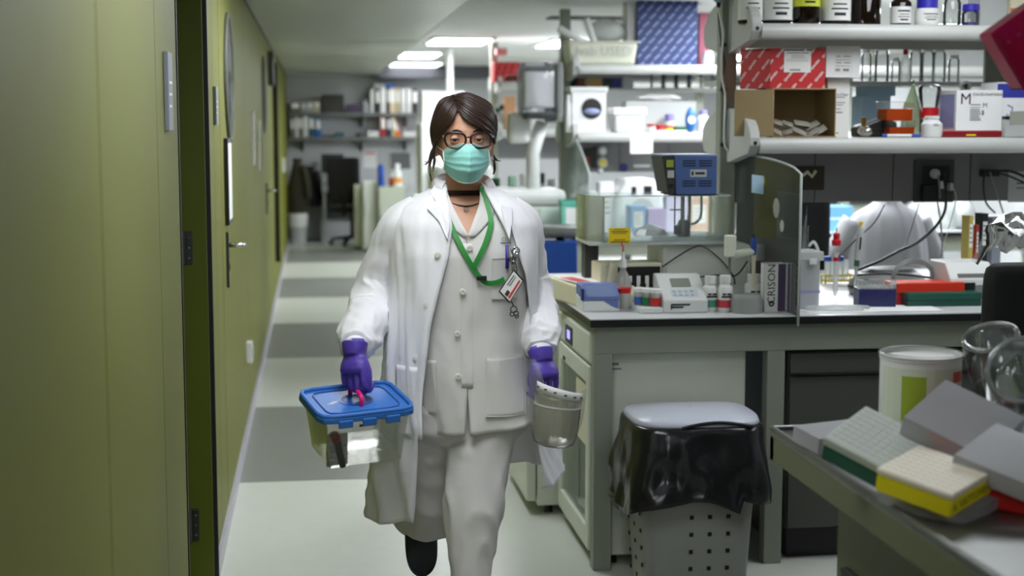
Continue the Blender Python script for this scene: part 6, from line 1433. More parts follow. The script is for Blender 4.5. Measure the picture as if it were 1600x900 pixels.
# ---------------- face mask
MASKM = mat('mask_aqua', (150, 214, 206), .8, bump=.08, bscale=200)
rows = []; NV, NU = 26, 33
def mpt(u, v, off=0.):
    x = u*(.0585-.004*v*v); au = abs(u)
    zt_ = 1.5545-.020*au**1.6-.004*(au < .15); zb_ = 1.4525+.034*au**2.5
    z = zt_+(zb_-zt_)*v
    yc = -.118-.010*math.sin(math.pi*min(1, v*1.1))+.022*max(0, v-.72)/.28+.008*max(0, .18-v)/.18
    y = yc+.066*au**1.75+.004*math.exp(-(au/.12)**2)*(-1)
    pleat = 0
    for c in (.34, .52, .68):
        d_ = (v-c)/.035; pleat -= .0035*math.exp(-d_*d_) if d_ < 0 else .0035*math.exp(-d_*d_*4)
    pleat *= (1-.3*au)
    return (x, y+pleat-off, z)
for j in range(NV): rows.append([mpt(-1+2*i/(NU-1), j/(NV-1)) for i in range(NU)])
mk = O('face_mask', G().grid(rows), MASKM, body, smooth=True, solid=.0015)
e = [V(mpt(-1+2*i/32, 0, .001)) for i in range(33)]; g = G().tube(e, .0018, 6); g.tube([V(mpt(-1+2*i/32, 1, .001)) for i in range(33)], .0016, 6)
for s in (-1, 1): g.tube([V(mpt(s, j/20, .001)) for j in range(21)], .0022, 6)
O('binding', g, mat('mask_white', (226, 234, 232), .8), mk, smooth=True)
for s in (-1, 1):
    a = V(mpt(s*.99, .03)); b = V(mpt(s*.99, .97))
    O('ear_loop', G().tube(cr([a, V((s*.072, -.02, 1.545)), V((s*.079, .022, 1.56)), V((s*.078, .024, 1.535)), V((s*.070, -.01, 1.505)), b], 24), .0012, 6), MATS['mask_white'], mk, smooth=True)
# ---------------- glasses
TORT = mat('tortoise', (34, 16, 13), .25, var=.5, scale=60)
gl = None; ch = []
def lens_pts(s, k=1.0):
    P = []
    for i in range(36):
        a = 2*math.pi*i/36; c, q = math.cos(a), math.sin(a); e_ = 2.7; m = (abs(c)**e_+abs(q)**e_)**(-1/e_)
        x = .0265*c*m*k; z = .0195*q*m*k
        if q < 0: x *= 1-.14*abs(q)
        z += .0025*max(0, c*s)
        P.append(V((s*.0325+x, -.1085+.010*((s*.0325+x)/.06)**2-.06*(z)*.12, 1.5605+z)))
    return P
g = G()
for s in (-1, 1): g.tube(lens_pts(s), .0030, 8, closed=True, flat=1.1)
g.tube(cr([(-.0085, -.1085, 1.566), (0, -.1095, 1.569), (.0085, -.1085, 1.566)], 8), .0024, 8)
gl = O('glasses', g, TORT, body, smooth=True)
for s in (-1, 1):
    O('lens', G().add(lens_pts(s, .98), [list(range(36))]), clear('lens_tint', (232, 226, 220), .02, .02, .45, 1.45), gl)
    O('temple', G().tube(cr([(s*.0575, -.100, 1.571), (s*.066, -.085, 1.5705), (s*.0735, -.03, 1.567), (s*.0765, .012, 1.563), (s*.075, .03, 1.545)], 16), .0025, 8), TORT, gl, smooth=True)
    O('hinge_pin', G().box((s*.0625, -.0985, 1.571), (.004, .003, .005)), STEEL, gl)
# ---------------- jewellery
g = G()
for k in range(3): g.ring(.0495+.0006*k, .0024, (0, .010, 1.424+.0045*k-.004), 60, 6, Matrix.Rotation(0, 4, 'X'))
for i in range(46):
    a = 2*math.pi*i/46; g.ball((.0515*math.cos(a), .010+.0515*math.sin(a), 1.4215), .0028, 6, 4)
O('choker', g, mat('lace_brown', (36, 18, 16), .7), body)
nk = O('cord_necklace', G().tube([(.054*math.cos(a), .006+.056*math.sin(a)-.006*max(0, -math.sin(a)), 1.408-.016*max(0, -math.sin(a))**2) for a in [2*math.pi*i/48 for i in range(48)]], .0017, 6, closed=True), BLACK, body, smooth=True)
O('pendant', G().ring(.006, .0013, (0, 0, 0), 18, 6, Matrix.Translation((-.001, -.064, 1.383)) @ Matrix.Rotation(math.pi/2, 4, 'X')), STEEL, nk)
for s in (-1, 1):
    for dz, r_ in ((0, .008), (.012, .006)): O('earring', G().ring(r_, .0012, (0, 0, 0), 20, 6, Matrix.Translation((s*.076, .004, 1.508+dz)) @ Matrix.Rotation(math.pi/2, 4, 'Y')), STEEL, body, smooth=True)
# ---------------- tunic
TR = [(1.432, 0, .012, .060, .056), (1.420, 0, .012, .084, .066), (1.400, 0, .012, .122, .080), (1.375, 0, .008, .158, .093), (1.33, 0, .0, .170, .112), (1.27, 0, -.006, .170, .124), (1.18, 0, -.004, .160, .124), (1.08, .004, 0, .157, .124), (.98, .010, 0, .158, .128), (.90, .020, 0, .157, .132), (.810, .032, 0, .156, .138)]
def rp(T_, z):
    z = max(T_[-1][0], min(T_[0][0], z))
    for a, b in zip(T_[:-1], T_[1:]):
        if z >= b[0]:
            t = (a[0]-z)/(a[0]-b[0]); return [a[i]*(1-t)+b[i]*t for i in range(1, len(a))]
def vopen(z): return max(.0, (z-1.312)*.44) if z > 1.312 else (max(.0, (.925-z)*.06) if z < .925 else .0006)
def tfold(a, z):
    k = max(0, min(1, (1.25-z)/.35))
    r1 = (1-abs(NZ.noise(V((a*2.6+z*2, z*4.5-a, 4.)))))**5
    return .008*k*NZ.noise(V((a*2.2, z*2.5, 4.)))+.004*k*math.sin(a*7+z*5)+.006*r1*k+.003*NZ.noise(V((a*5, z*9, 1.)))
def tpt(x, z, off=0.):
    cx, cy, hw, hd = rp(TR, z); u = max(-.995, min(.995, (x-cx)/hw)); a = math.asin(u)
    return V((x, cy-hd*math.cos(a)-tfold(a, z)*math.cos(a)-off, z))
rows = []; xc = -.006
for j in range(60):
    z = 1.432-(1.432-.810)*j/59; cx, cy, hw, hd = rp(TR, z); h = vopen(z)
    a0 = math.asin(max(-.97, min(.97, (xc+h-cx)/hw))); a1 = 2*math.pi+math.asin(max(-.97, min(.97, (xc-h-cx)/hw))); r_ = []
    for i in range(81):
        a = a0+(a1-a0)*i/80; k = tfold(a if a < math.pi else a-2*math.pi, z); r_.append((cx+(hw+k)*math.sin(a), cy-(hd+k)*math.cos(a), z+(.006*math.sin(a*2) if z < .83 else 0)))
    rows.append(r_)
tu = O('tunic', G().grid(rows), TUNM, body, smooth=True, solid=.0025)
def patch(fn, x0, x1, z0, z1, m, nm, par, off=.004, n=14, th=.002, skew=0.):
    rows = [[fn(x0+(x1-x0)*i/n+skew*(j/n), z0+(z1-z0)*j/n, off) for i in range(n+1)] for j in range(n+1)]
    return O(nm, G().grid(rows), m, par, smooth=True, solid=th)
patch(tpt, -.022, .008, .93, 1.30, TUNM, 'placket', tu, .002, 24, .001)
pk = patch(tpt, .040, .150, .852, 1.008, TUNM, 'pocket', tu, .006)
def seam(fn, P, par, nm='stitch_line', m=None, r_=.0012, off=.007):
    Q = []
    for a, b in zip(P[:-1], P[1:]):
        for k in range(8): t = k/8; Q.append(fn(a[0]+(b[0]-a[0])*t, a[1]+(b[1]-a[1])*t, off))
    Q.append(fn(P[-1][0], P[-1][1], off)); O(nm, G().tube(Q, r_, 5), m or TUNM, par)
seam(tpt, [(.040, 1.008), (.040, .856), (.150, .852), (.150, 1.008), (.040, 1.008)], pk)
patch(tpt, -.115, -.085, .856, 1.0, TUNM, 'pocket', tu, .006)
cpk = patch(tpt, .058, .128, 1.155, 1.262, TUNM, 'chest_pocket', tu, .005)
seam(tpt, [(.058, 1.262), (.058, 1.158), (.128, 1.155), (.128, 1.262), (.058, 1.262)], cpk)
BUT = mat('button_pearl', (222, 218, 208), .3)
for px, py in ((733, 387), (722, 455), (714, 521), (715, 587)):
    q = pl(px, py, -.12); s_ = tpt(q.x, q.z, .008)
    b = O('button', G().lathe([(.0085, 0), (.0085, .002), (.0065, .0035), (.001, .003)], 18, (0, 0, 0), Matrix.Translation(s_) @ Matrix.Rotation(math.pi/2, 4, 'X')), BUT, tu, smooth=.6)
    O('stitch', G().box(tuple(s_+V((0, -.0035, 0))), (.004, .001, .001)), INK, b)
def collar_strip(px_pts, wid, m, nm, par, side, lift=.010):
    P = [pl(a, b, -.08) for a, b in px_pts]; rows = []
    P = cr(P, 14)
    for k, p in enumerate(P):
        f = k/13; w = wid*(1-.75*max(0, f-.55)/.45)
        rows.append([tpt(p.x+side*w*t, p.z-.25*w*t, lift-.006*t) for t in (-.12, .2, .5, .8, 1.0)])
    O(nm, G().grid(rows), m, par, smooth=True, solid=.003)
collar_strip([(697, 292), (703, 318), (716, 345), (729, 368)], .034, TUNM, 'collar', tu, -1)
collar_strip([(756, 292), (752, 318), (741, 345), (730, 368)], .038, TUNM, 'collar', tu, 1)
lettering('print', 'CLÍ', .013, mat('print_grey', (96, 98, 104), .7), tu, tpt(.094, 1.309, .006)+V((0, -.002, 0)))
O('print_line', G().box(tuple(tpt(.094, 1.300, .007)), (.028, .001, .003)), MATS['print_grey'], tu)
# ---------------- trousers
g = G()
def fold_leg(seed):
    return lambda t, a, p: 1+.05*NZ.noise(V((math.cos(a)*1.2, math.sin(a)*1.2, p.z*6+seed)))+.17*((1-abs(NZ.noise(V((math.cos(a)*1.1+p.z*4, math.sin(a)*1.1+seed, p.z*8)))))**6)*min(1, t*3)
g.tube(cr(LEGL, 34), ip([.098, .090, .078, .071, .064], 34), 36, wob=fold_leg(2.))
g.tube(cr(LEGR, 40), ip([.098, .084, .073, .059, .050, .052, .058], 40), 36, wob=fold_leg(5.))
rows = []
for z, hw, hd in ((1.0, .135, .10), (.93, .152, .108), (.86, .166, .112), (.80, .165, .11), (.765, .13, .085)):
    rows.append([(.006+hw*math.cos(2*math.pi*i/32), hd*math.sin(2*math.pi*i/32), z) for i in range(32)])
g.grid(rows, True); n = len(g.v); g.f.append([n-160+i for i in range(32)]); g.f.append([n-32+i for i in range(32)][::-1])
tro = O('trousers', g, TROM, body, remesh=.0075)
O('hem_fold', G().ring(.066, .010, (0, 0, 0), 30, 8, Matrix.Translation((hem.x-.002, .520, .434)) @ Matrix.Rotation(1.30, 4, 'X')), TROM, body, smooth=True)
O('hem_snap', G().lathe([(.006, 0), (.006, .004)], 12, (0, 0, 0), Matrix.Translation((hem.x-.052, .475, .442)) @ Matrix.Rotation(math.pi/2, 4, 'X')), DGREY, body)
# ---------------- clogs
CLOG = mat('clog_navy', (26, 30, 40), .5)
def clog(c, rot, lab=None):
    rows = []
    for j in range(19):
        f = .5-.5*math.cos(math.pi*j/18); y = .125-.25*f; w = .049*(1-.35*(1-min(1, f*4))**2)*(max(.02, 1-max(0, (f-.55)/.452)**3.4))**.45; top = .075-.02*f-.045*max(0, f-.6)/.4
        rows.append([(w*math.copysign(abs(math.cos(a))**.75, math.cos(a)), y, .034+(top-.034)*max(0, math.sin(a))**.8 if math.sin(a) > 0 else .034-.032*abs(math.sin(a))**.3) for a in [2*math.pi*i/24 for i in range(24)]])
    g = G().grid(rows, True); n = len(g.v); g.f.append([i for i in range(24)]); g.f.append([n-24+i for i in range(24)][::-1])
    o = O('clog', g, CLOG, body, loc=c, rot=rot, smooth=True, sub=1)
    O('sole', G().b2(-.040, .040, -.09, .1, -.004, .012), mat('sole_dark', (18, 20, 26), .7), o, bev=.012)
    return o
ctr = pl(657, 858, .50)
clog(V((ctr.x, .505, .365)), (math.radians(62), 0, 0))
clog(V((AR.x, -.20, 0.004)), (0, 0, 0))
# ---------------- lab coat
CTB = [(1.448, 0, .022, .060, .056, -.046, .046), (1.432, 0, .016, .086, .068, -.047, .052), (1.412, 0, .012, .128, .085, -.049, .066), (1.388, 0, .010, .168, .102, -.047, .088), (1.345, 0, .004, .188, .126, -.042, .110), (1.27, 0, 0, .190, .142, -.054, .130), (1.19, 0, 0, .188, .146, -.075, .150), (1.085, -.004, 0, .190, .148, -.096, .164), (.995, -.008, .004, .196, .152, -.107, .168), (.85, -.006, .02, .214, .165, -.122, .176), (.70, .0, .05, .238, .185, -.136, .178), (.555, .012, .085, .262, .20, -.142, .18)]
def cfold(a, z):
    k = max(0, min(1, (1.30-z)/.5))
    r1 = (1-abs(NZ.noise(V((a*2.8+z*1.2, z*2.2, 3.)))))**5; r2 = (1-abs(NZ.noise(V((a*4+z*3, z*4-a, 7.)))))**6
    return .009*k*math.sin(a*6.+1.+z*3)+.012*k*NZ.noise(V((a*2.0, z*1.6, 9.)))+.013*k*r1+.006*r2+.003*NZ.noise(V((a*6, z*7, 2.)))
def cpt(x, z, off=0.):
    cx, cy, hw, hd, xl, xr = rp(CTB, z); u = max(-.985, min(.985, (x-cx)/hw)); a = math.asin(u)
    return V((x, cy-(hd+cfold(a, z))*math.cos(a)-off, z))
rows = []
for j in range(76):
    z = 1.448-(1.448-.555)*j/75; cx, cy, hw, hd, xl, xr = rp(CTB, z)
    a0 = math.asin((xr-cx)/hw); a1 = 2*math.pi+math.asin((xl-cx)/hw); r_ = []
    for i in range(97):
        a = a0+(a1-a0)*i/96; k = cfold(a if a < math.pi else a-2*math.pi, z); x = cx+(hw+k)*math.sin(a); y = cy-(hd+k)*math.cos(a); zz_ = z
        if z < .9: q = ((.9-z)/.345)**1.3; zz_ = z+q*.095*max(0, min(1, (x+.2)/.4))+.012*q*NZ.noise(V((a*3, 0, 0)))
        r_.append((x, y, zz_))
    rows.append(r_)
lc = O('lab_coat', G().grid(rows), COATM, body, smooth=True, solid=.003)
def sleeve(P, R_, seed):
    wob = lambda t, a, p: 1+.08*NZ.noise(V((math.cos(a)*1.2, math.sin(a)*1.2+t*6, seed)))+.16*(1-abs(NZ.noise(V((math.cos(a)*1.3+t*3, math.sin(a)*1.3, t*7+seed)))))**6*min(1, t*2)+.20*(max(0, 1-abs(t-.90)/.22))*((1-abs(NZ.noise(V((math.cos(a)*1.5, math.sin(a)*1.5, t*16+seed)))))**4-.35)
    return O('sleeve', G().tube(cr(P, 72), ip(R_, 72), 40, wob=wob), COATM, lc, smooth=True, sub=1)
def dirn(a, b): return (b-a).normalized()
dl = dirn(EL, WR); dr = dirn(ER, WL_)
sleeve(ARML+[tuple(WR-dl*.02)], [.046, .056, .051, .053, .058, .055, .038], 1.)
sleeve(ARMR+[tuple(WL_-dr*.02)], [.046, .056, .051, .050, .054, .052, .037], 6.)
for a, d_ in ((WR, dl), (WL_, dr)):
    O('knit_cuff', G().tube([a-d_*.04, a-d_*.015, a-d_*.0], [.033, .031, .029], 24, wob=lambda t, q, p: 1+.03*math.sin(q*24)), COATM, lc, smooth=True)
# lapels and collar
def cloth_poly(pts, fn, m, nm, par, off, th=.004):
    Q = [pl(a, b, -.10) for a, b in pts]; c = sum(Q, V((0, 0, 0)))/len(Q); vs = [fn(q.x, q.z, off) for q in Q]; cc = fn(c.x, c.z, off+.003); n = len(vs)
    O(nm, G().add(vs+[cc], [[i, (i+1) % n, n] for i in range(n)]), m, par, solid=th)
cloth_poly([(696, 288), (699, 320), (701, 352), (697, 372), (685, 345), (668, 326), (682, 316), (676, 304), (684, 292)], cpt, COATM, 'lapel', lc, .010)
cloth_poly([(757, 288), (763, 305), (783, 345), (794, 372), (800, 345), (802, 326), (788, 318), (792, 306), (772, 292)], cpt, COATM, 'lapel', lc, .010)
rows = []
for r_, z in ((.060, 1.428), (.063, 1.448), (.068, 1.462), (.078, 1.452), (.088, 1.432)):
    rows.append([(r_*1.0*math.sin(a), .020-r_*.95*math.cos(a)+.01*(math.cos(a) < -.2), z+.012*(-math.cos(a))) for a in [.82+(2*math.pi-1.64)*i/40 for i in range(41)]])
O('coat_collar', G().grid(rows), COATM, lc, smooth=True, solid=.003)
cp2 = patch(cpt, -.186, -.124, .80, .985, COATM, 'coat_pocket', lc, .006)
for px, py in ((684, 399), (667, 477), (651, 561)):
    q = pl(px, py, -.14); s_ = cpt(q.x, q.z, .005); O('button', G().lathe([(.0085, 0), (.0085, .002), (.006, .003), (.001, .0025)], 18, (0, 0, 0), Matrix.Translation(s_) @ Matrix.Rotation(math.pi/2, 4, 'X')), BUT, lc, smooth=.6)
# ---------------- lanyard, badge, pens, keys
LAN = mat('lanyard_green', (36, 134, 52), .5, var=.12, scale=40)
def ribbon(pts, w, nm, m, par, off=.012, th=.0018):
    P = cr([tpt(q.x, q.z, off) for q in [pl(a, b, -.12) for a, b in pts]], 34); rows = []
    for k, p in enumerate(P):
        d_ = (P[min(k+1, 33)]-P[max(k-1, 0)]).normalized(); s_ = d_.cross(V((0, -1, 0))).normalized()
        rows.append([p-s_*w/2, p+s_*w/2])
    return O(nm, G().grid(rows), m, par, solid=th)
la = ribbon([(694, 300), (701, 338), (712, 368), (725, 395), (741, 422), (757, 440), (775, 441), (788, 436)], .013, 'lanyard', LAN, body, .012, .0008)
ribbon([(757, 294), (765, 322), (768, 348), (759, 376), (749, 397), (739, 416)], .0135, 'strap', LAN, la, .014, .0008)
O('buckle', G().box(tuple(tpt(*[pl(751, 433, -.12)[i] for i in (0, 2)], .017)), (.026, .006, .012), None), BLACK, la, bev=.002)
O('clip', G().tube([tpt(.108, 1.20, .02), tpt(.104, 1.18, .02)], .007, 8), BLACK, la, smooth=True)
bd_ = [pl(a, b, -.145) for a, b in ((801, 419), (816, 436), (794, 472), (777, 454))]
for k, q in enumerate(bd_): q.y = -.172
cB = sum(bd_, V((0, 0, 0)))/4
def cardp(k, y, s0=1.): return [(cB+(q-cB)*k) for q in bd_]
def plate(P, th, nm, m, par, dy):
    vs = [V((p.x, p.y+dy, p.z)) for p in P]+[V((p.x, p.y+dy+th, p.z)) for p in P]; n = len(P)
    return O(nm, G().add(vs, [list(range(n)), [2*n-1-i for i in range(n)]]+[[i, (i+1) % n, n+(i+1) % n, n+i] for i in range(n)]), m, par)
bg = plate(bd_, .003, 'badge', BLACK, body, 0); plate(cardp(.88, 0), .001, 'card', PAPER, bg, -.0012)
def uv(u, v): return bd_[0]*(1-u)*(1-v)+bd_[1]*u*(1-v)+bd_[2]*u*v+bd_[3]*(1-u)*v
plate([uv(.70, .12), uv(.84, .12), uv(.84, .88), uv(.70, .88)], .0006, 'red_stripe', mat('badge_red', (206, 66, 50), .6), bg, -.002)
plate([uv(.40, .70), uv(.64, .70), uv(.64, .90), uv(.40, .90)], .0006, 'photo', mat('badge_photo', (70, 46, 40), .6), bg, -.002)
plate([uv(.2, .15), uv(.26, .15), uv(.26, .6), uv(.2, .6)], .0006, 'print', INK, bg, -.002)
plate([uv(.36, .15), uv(.40, .15), uv(.40, .55), uv(.36, .55)], .0006, 'print', INK, bg, -.002)
O('cord', G().tube(cr([tpt(.106, 1.285, .02), V((.114, -.165, 1.25)), V((.116, -.170, 1.225))], 10), .0012, 5), BLACK, bg)
kc = pl(801, 482, -.145); g = G()
for dx, dz, r_ in ((0, 0, .008), (.006, -.010, .006), (-.004, -.012, .005), (.008, -.018, .004)): g.ring(r_, .0016, (0, 0, 0), 16, 6, Matrix.Translation((kc.x+dx, -.165, kc.z+dz)) @ Matrix.Rotation(math.pi/2, 4, 'X'))
g.tube([(kc.x-.008, -.165, kc.z+.025), (kc.x, -.166, kc.z+.008)], .002, 6)
O('key_charm', g, DSTEEL, bg, smooth=True)
pq = tpt(.098, 1.265, .010)
O('pen', G().tube([pq+V((0, 0, -.03)), pq+V((0, 0, .03))], .0048, 10), mat('pen_violet', (58, 44, 150), .4), tu, smooth=True)
O('pen_clip', G().box(tuple(pq+V((.001, -.006, .012))), (.003, .003, .03)), STEEL, tu)
pq = tpt(.117, 1.258, .012); g = G().tube([pq+V((-.004, 0, -.03)), pq+V((.002, 0, .03))], .004, 8); g.ring(.009, .0022, (0, 0, 0), 18, 6, Matrix.Translation(pq+V((.004, -.004, .022))) @ Matrix.Rotation(math.pi/2, 4, 'X')); g.ring(.008, .002, (0, 0, 0), 18, 6, Matrix.Translation(pq+V((-.004, -.004, .002))) @ Matrix.Rotation(math.pi/2, 4, 'X'))
O('clamp_scissors', g, mat('chrome', (200, 200, 200), .12, 1.), tu, smooth=True)
# ---------------- gloved hands
def glove(W, D, Sd, N, curls, thumb, nm='glove', k=1.0):
    D = D.normalized(); Sd = (Sd-D*Sd.dot(D)).normalized(); N = (N-D*N.dot(D)-Sd*N.dot(Sd)).normalized(); g = G()
    g.tube([W-D*.03, W-D*.0, W+D*.020, W+D*.040, W+D*.056, W+D*.066], [.031, .030, .035, .042, .043, .034], 20, flat=.56, up=tuple(N))
    g.tube([W-D*.022, W-D*.018, W-D*.0, W+D*.016], [.0365, .0365, .034, .030], 24, flat=.95, up=tuple(N))
    for q, (o_, L, r_) in enumerate(((.034, .98, .0088), (.0115, 1.06, .0090), (-.0115, 1.0, .0088), (-.034, .84, .0080))):
        b1, b2, b3 = curls[q] if isinstance(curls[0], tuple) else curls
        p = W+D*(.060-.004*abs(q-1))+Sd*o_; ch = [p-D*.02, p]; ang = 0
        for l_, b_ in ((.043*L, b1), (.027*L, b2), (.021*L, b3)):
            ang += math.radians(b_); p = p+(D*math.cos(ang)+N*math.sin(ang))*l_*k; ch.append(p)
        g.tube(cr(ch, 18), ip([r_*1.02, r_*1.08, r_, r_*.95, r_*.7], 18), 12)
    p = W+D*.022+Sd*.026; ch = [p]
    for v, l_ in thumb: p = p+(D*v[0]+Sd*v[1]+N*v[2]).normalized()*l_; ch.append(p)
    g.tube(cr(ch, 16), ip([.014, .0125, .0105, .008], 16), 12)
    g.v = [tuple(W+(V(v)-W)*.92) for v in g.v]
    o = O(nm, g, NIT, body, remesh=.0026)
    return D, Sd, N
DL = (pl(550, 604, -.22)-WR); SL = V((.72, -.69, 0)); NL = V((.69, .72, 0))
D1, S1, N1 = glove(WR, DL, SL, NL, (14, 66, 74), [((.85, .30, .3), .042), ((.95, -.1, .3), .034), ((.8, -.25, .5), .024)])
HND = WR+D1*.100+N1*.016
DR = (pl(856, 604, -.13)-WL_); SR = V((-.93, -.36, 0)); NR = V((-.36, .93, 0))
D2, S2, N2 = glove(WL_, DR, SR, NR, (22, 58, 50), [((.85, .30, .3), .042), ((.95, -.1, .3), .034), ((.85, -.2, .45), .024)])

# ================================================================== CARRIED BLUE-LIDDED BOX
hc = PO+HND
rzb = .28
bxr = T('carried_box', 'clear storage box with blue lid and pink handle carried in gloved hand', 'box', hc, rot=(math.radians(9), math.radians(-2), rzb))
BLID = mat('lid_blue', (44, 110, 192), .5, var=.04); PINK = mat('handle_pink', (220, 20, 120), .35)
zl0 = -.028; bw_, bdp, bh = .106, .092, .135
BOXP = clear('box_plastic', (254, 255, 250), .13, .08, .6, hz=(250, 252, 238)); BOXY = clear('box_plastic_yellow', (250, 253, 226), .45, .08, .8, hz=(244, 250, 170))
def taperwall(P0, P1, m, nm):
    (x0, y0), (x1, y1) = P0, P1; k = .86; z0, z1 = zl0-bh, zl0-.012; nx, ny = (y1-y0), -(x1-x0); l_ = math.hypot(nx, ny); nx, ny = nx/l_*.003, ny/l_*.003
    vs = [(x0*k, y0*k, z0), (x1*k, y1*k, z0), (x1, y1, z1), (x0, y0, z1)]; vs += [(a-nx, b-ny, c) for a, b, c in vs]
    return O(nm, G().add(vs, [[0, 1, 2, 3], [7, 6, 5, 4], [0, 4, 5, 1], [1, 5, 6, 2], [2, 6, 7, 3], [3, 7, 4, 0]]), m, bxr)
cs_ = [(-bw_, -bdp), (bw_, -bdp), (bw_, bdp), (-bw_, bdp)]
taperwall(cs_[0], cs_[1], BOXP, 'front_wall'); taperwall(cs_[1], cs_[2], BOXP, 'side_wall'); taperwall(cs_[2], cs_[3], BOXP, 'back_wall'); taperwall(cs_[3], cs_[0], BOXY, 'side_wall')
O('base', G().b2(-bw_*.86, bw_*.86, -bdp*.86, bdp*.86, zl0-bh, zl0-bh+.003), BOXP, bxr)
ld = O('lid', G().prism(rsq(bw_+.018, bdp+.018, 40, 9.), zl0-.012, zl0+.004), BLID, bxr, bev=.004)
g = G(); q = rsq(bw_+.012, bdp+.012, 40, 9.); g.tube([(x, y, zl0+.006) for x, y in q], .006, 8, closed=True); O('lid_rim', g, BLID, ld, smooth=True)
g = G(); q = rsq(bw_-.012, bdp-.012, 40, 9.); g.tube([(x, y, zl0+.0045) for x, y in q], .0022, 6, closed=True); O('lid_groove', g, mat('lid_blue_deep', (24, 70, 150), .4), ld, smooth=True)
O('handle_recess', G().lathe([(.043, 0), (.043, .0015), (.038, .0018), (.036, .0008), (.001, .0006)], 32, (0, 0, zl0+.004)), MATS['lid_blue_deep'], ld, smooth=.6)
for x in (-.06, 0, .06): O('latch_tab', G().b2(x-.018, x+.018, -bdp-.021, -bdp-.012, zl0-.024, zl0-.004), BLID, ld, bev=.003)
O('handle', G().tube(cr([(0, -.046, zl0+.003), (0, -.046, -.008), (0, -.034, .001), (0, 0, .003), (0, .034, .001), (0, .046, -.008), (0, .046, zl0+.003)], 30), .006, 10), PINK, bxr, smooth=True)
g = G()
for i in range(3): g.box((-.068+.008*i, -.010+.006*i, zl0+.0046), (.016, .004, .0006), None)
O('lid_sticker', g, WHITE, ld)
prints('box_print', [(-.02, .02, zl0-.032, zl0-.026)], INK, bxr, y=-bdp*.985)
# things inside the box
t = T('hand_tool', 'dark tool with brown tip on a grey card inside the carried box', 'tool', hc, rot=(math.radians(9), math.radians(-2), rzb))
O('grey_card', G().b2(-.098, -.045, -.075, -.070, zl0-bh+.004, zl0-.05), GREY, t); O('shaft', G().tube([(-.075, -.079, zl0-.06), (-.058, -.079, zl0-.135)], [.010, .008], 10), DGREY, t, smooth=True); O('tip', G().tube([(-.082, -.079, zl0-.045), (-.074, -.079, zl0-.068)], [.012, .011], 10), mat('tip_brown', (120, 62, 46), .5), t, smooth=True)
g = G()
for i in range(4): g.tube([(-.10, -.082, zl0-.075-.018*i), (-.05, -.082, zl0-.078-.018*i)], .001, 5)
O('wire', g, STEEL, t)
t = T('clear_bag', 'crumpled clear plastic bag inside the carried box', 'bag', hc, rot=(math.radians(9), math.radians(-2), rzb))
rows = [[(-.03+.12*i/14, -.07+.04*j/8+.012*NZ.noise(V((i*.5, j*.6, 2))), zl0-bh+.01+.10*(1-j/8)+.02*NZ.noise(V((i*.4, j*.5, 7)))) for i in range(15)] for j in range(9)]
O('film', G().grid(rows), clear('bag_film', (250, 250, 248), .2, .2, .6, bump=.3, bscale=30), t, smooth=True)
O('lower_fold', G().b2(-.03, .09, -.03, .07, zl0-bh+.004, zl0-bh+.03), clear('bag_film'), t, bev=.01)

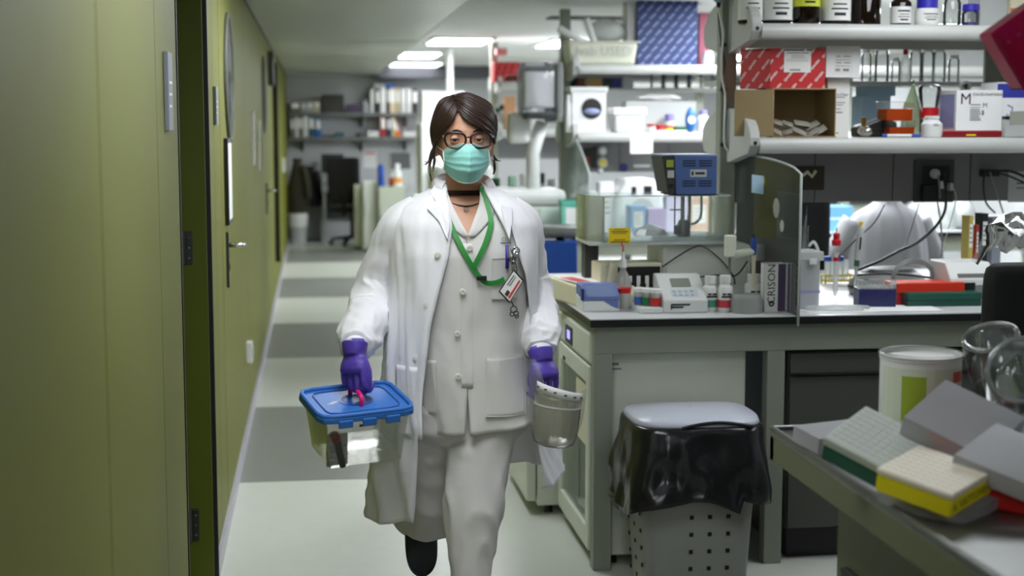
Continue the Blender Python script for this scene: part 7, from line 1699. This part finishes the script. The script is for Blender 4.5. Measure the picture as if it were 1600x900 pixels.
# ================================================================== CLEAR RIBBED VESSEL IN THE OTHER HAND
Yv = 3.62; rim = at(873, 619, Yv); bot = at(864, 697, Yv); ax = (rim-bot).normalized(); Hh = (rim-bot).length; c0 = bot
M = (V((0, 0, 1)).rotation_difference(ax)).to_matrix().to_4x4(); r0 = .060
t = T('plastic_jar', 'clear ribbed plastic jar in a bag held by the gloved hand at right', 'jar', c0)
VES = clear('vessel_plastic', (240, 240, 228), .36, .12, 1., hz=(200, 200, 186))
def cupg(k, z0, n=48, rib=0.):
    rows = []
    for rr_, zz_ in ((.02, 0), (.62, .002), (.86, .010), (.95, .024), (.98, .05), (1., Hh*.6), (1., Hh)):
        rows.append([tuple(M @ V((r0*k*rr_*(1+rib*math.sin(i*math.pi/1))*math.cos(2*math.pi*i/n), r0*k*rr_*(1+rib*math.sin(i*math.pi*.5+.1))*math.sin(2*math.pi*i/n), z0+zz_))) for i in range(n)])
    return G().grid(rows, True)
O('outer_wall', cupg(1., 0), VES, t, smooth=True)
O('ribbed_liner', cupg(.92, .006, 96, .02), clear('liner_film', (240, 240, 226), .55, .25, .8, hz=(176, 176, 160)), t)
O('rim', G().ring(r0*1.01, .003, (0, 0, Hh), 40, 8, M), MATS['vessel_plastic'], t, smooth=True)
O('inner_ring', G().ring(r0*.96, .003, (0, 0, Hh-.022), 40, 8, M), WHITE, t, smooth=True)
g = G(); rows = []
for j in range(3):
    rows.append([tuple(M @ V((r0*(.99+.02*j)*math.cos(a), r0*(.99+.02*j)*math.sin(a), Hh+.002+.012*j+.010*math.cos(a-math.pi)))) for a in [-3.0+2.6*i/20 for i in range(21)]])
st = O('punched_strip', G().grid(rows), PAPER, t, smooth=True, solid=.001)
g = G()
for i in range(6):
    a = -2.8+2.2*i/5; g.box(tuple(M @ V((r0*1.013*math.cos(a), r0*1.013*math.sin(a), Hh+.014+.010*math.cos(a-math.pi)))), (.007, .007, .004))
O('slot', g, DGREY, st)
# loose bag film from the wrist down along the vessel
rows = []
A = [at(822, 560, 3.70), at(826, 600, 3.68), at(826, 650, 3.66), at(842, 690, 3.64)]; B = [at(836, 560, 3.68), at(852, 606, 3.64), at(848, 650, 3.60), at(860, 698, 3.60)]
for a, b in zip(cr(A, 16), cr(B, 16)): rows.append([a.lerp(b, k/6)-c0+V((0, -.008*math.sin(math.pi*k/6), 0)) for k in range(7)])
O('bag_film', G().grid(rows), clear('grey_film', (232, 232, 230), .25, .15, .8, hz=(200, 200, 196)), t, smooth=True)
A = [at(908, 612, 3.62), at(906, 650, 3.62), at(896, 690, 3.62)]; B = [at(916, 606, 3.66), at(912, 650, 3.66), at(902, 680, 3.66)]
rows = [[a.lerp(b, k/4)-c0 for k in range(5)] for a, b in zip(cr(A, 12), cr(B, 12))]
O('bag_film', G().grid(rows), clear('grey_film'), t, smooth=True)
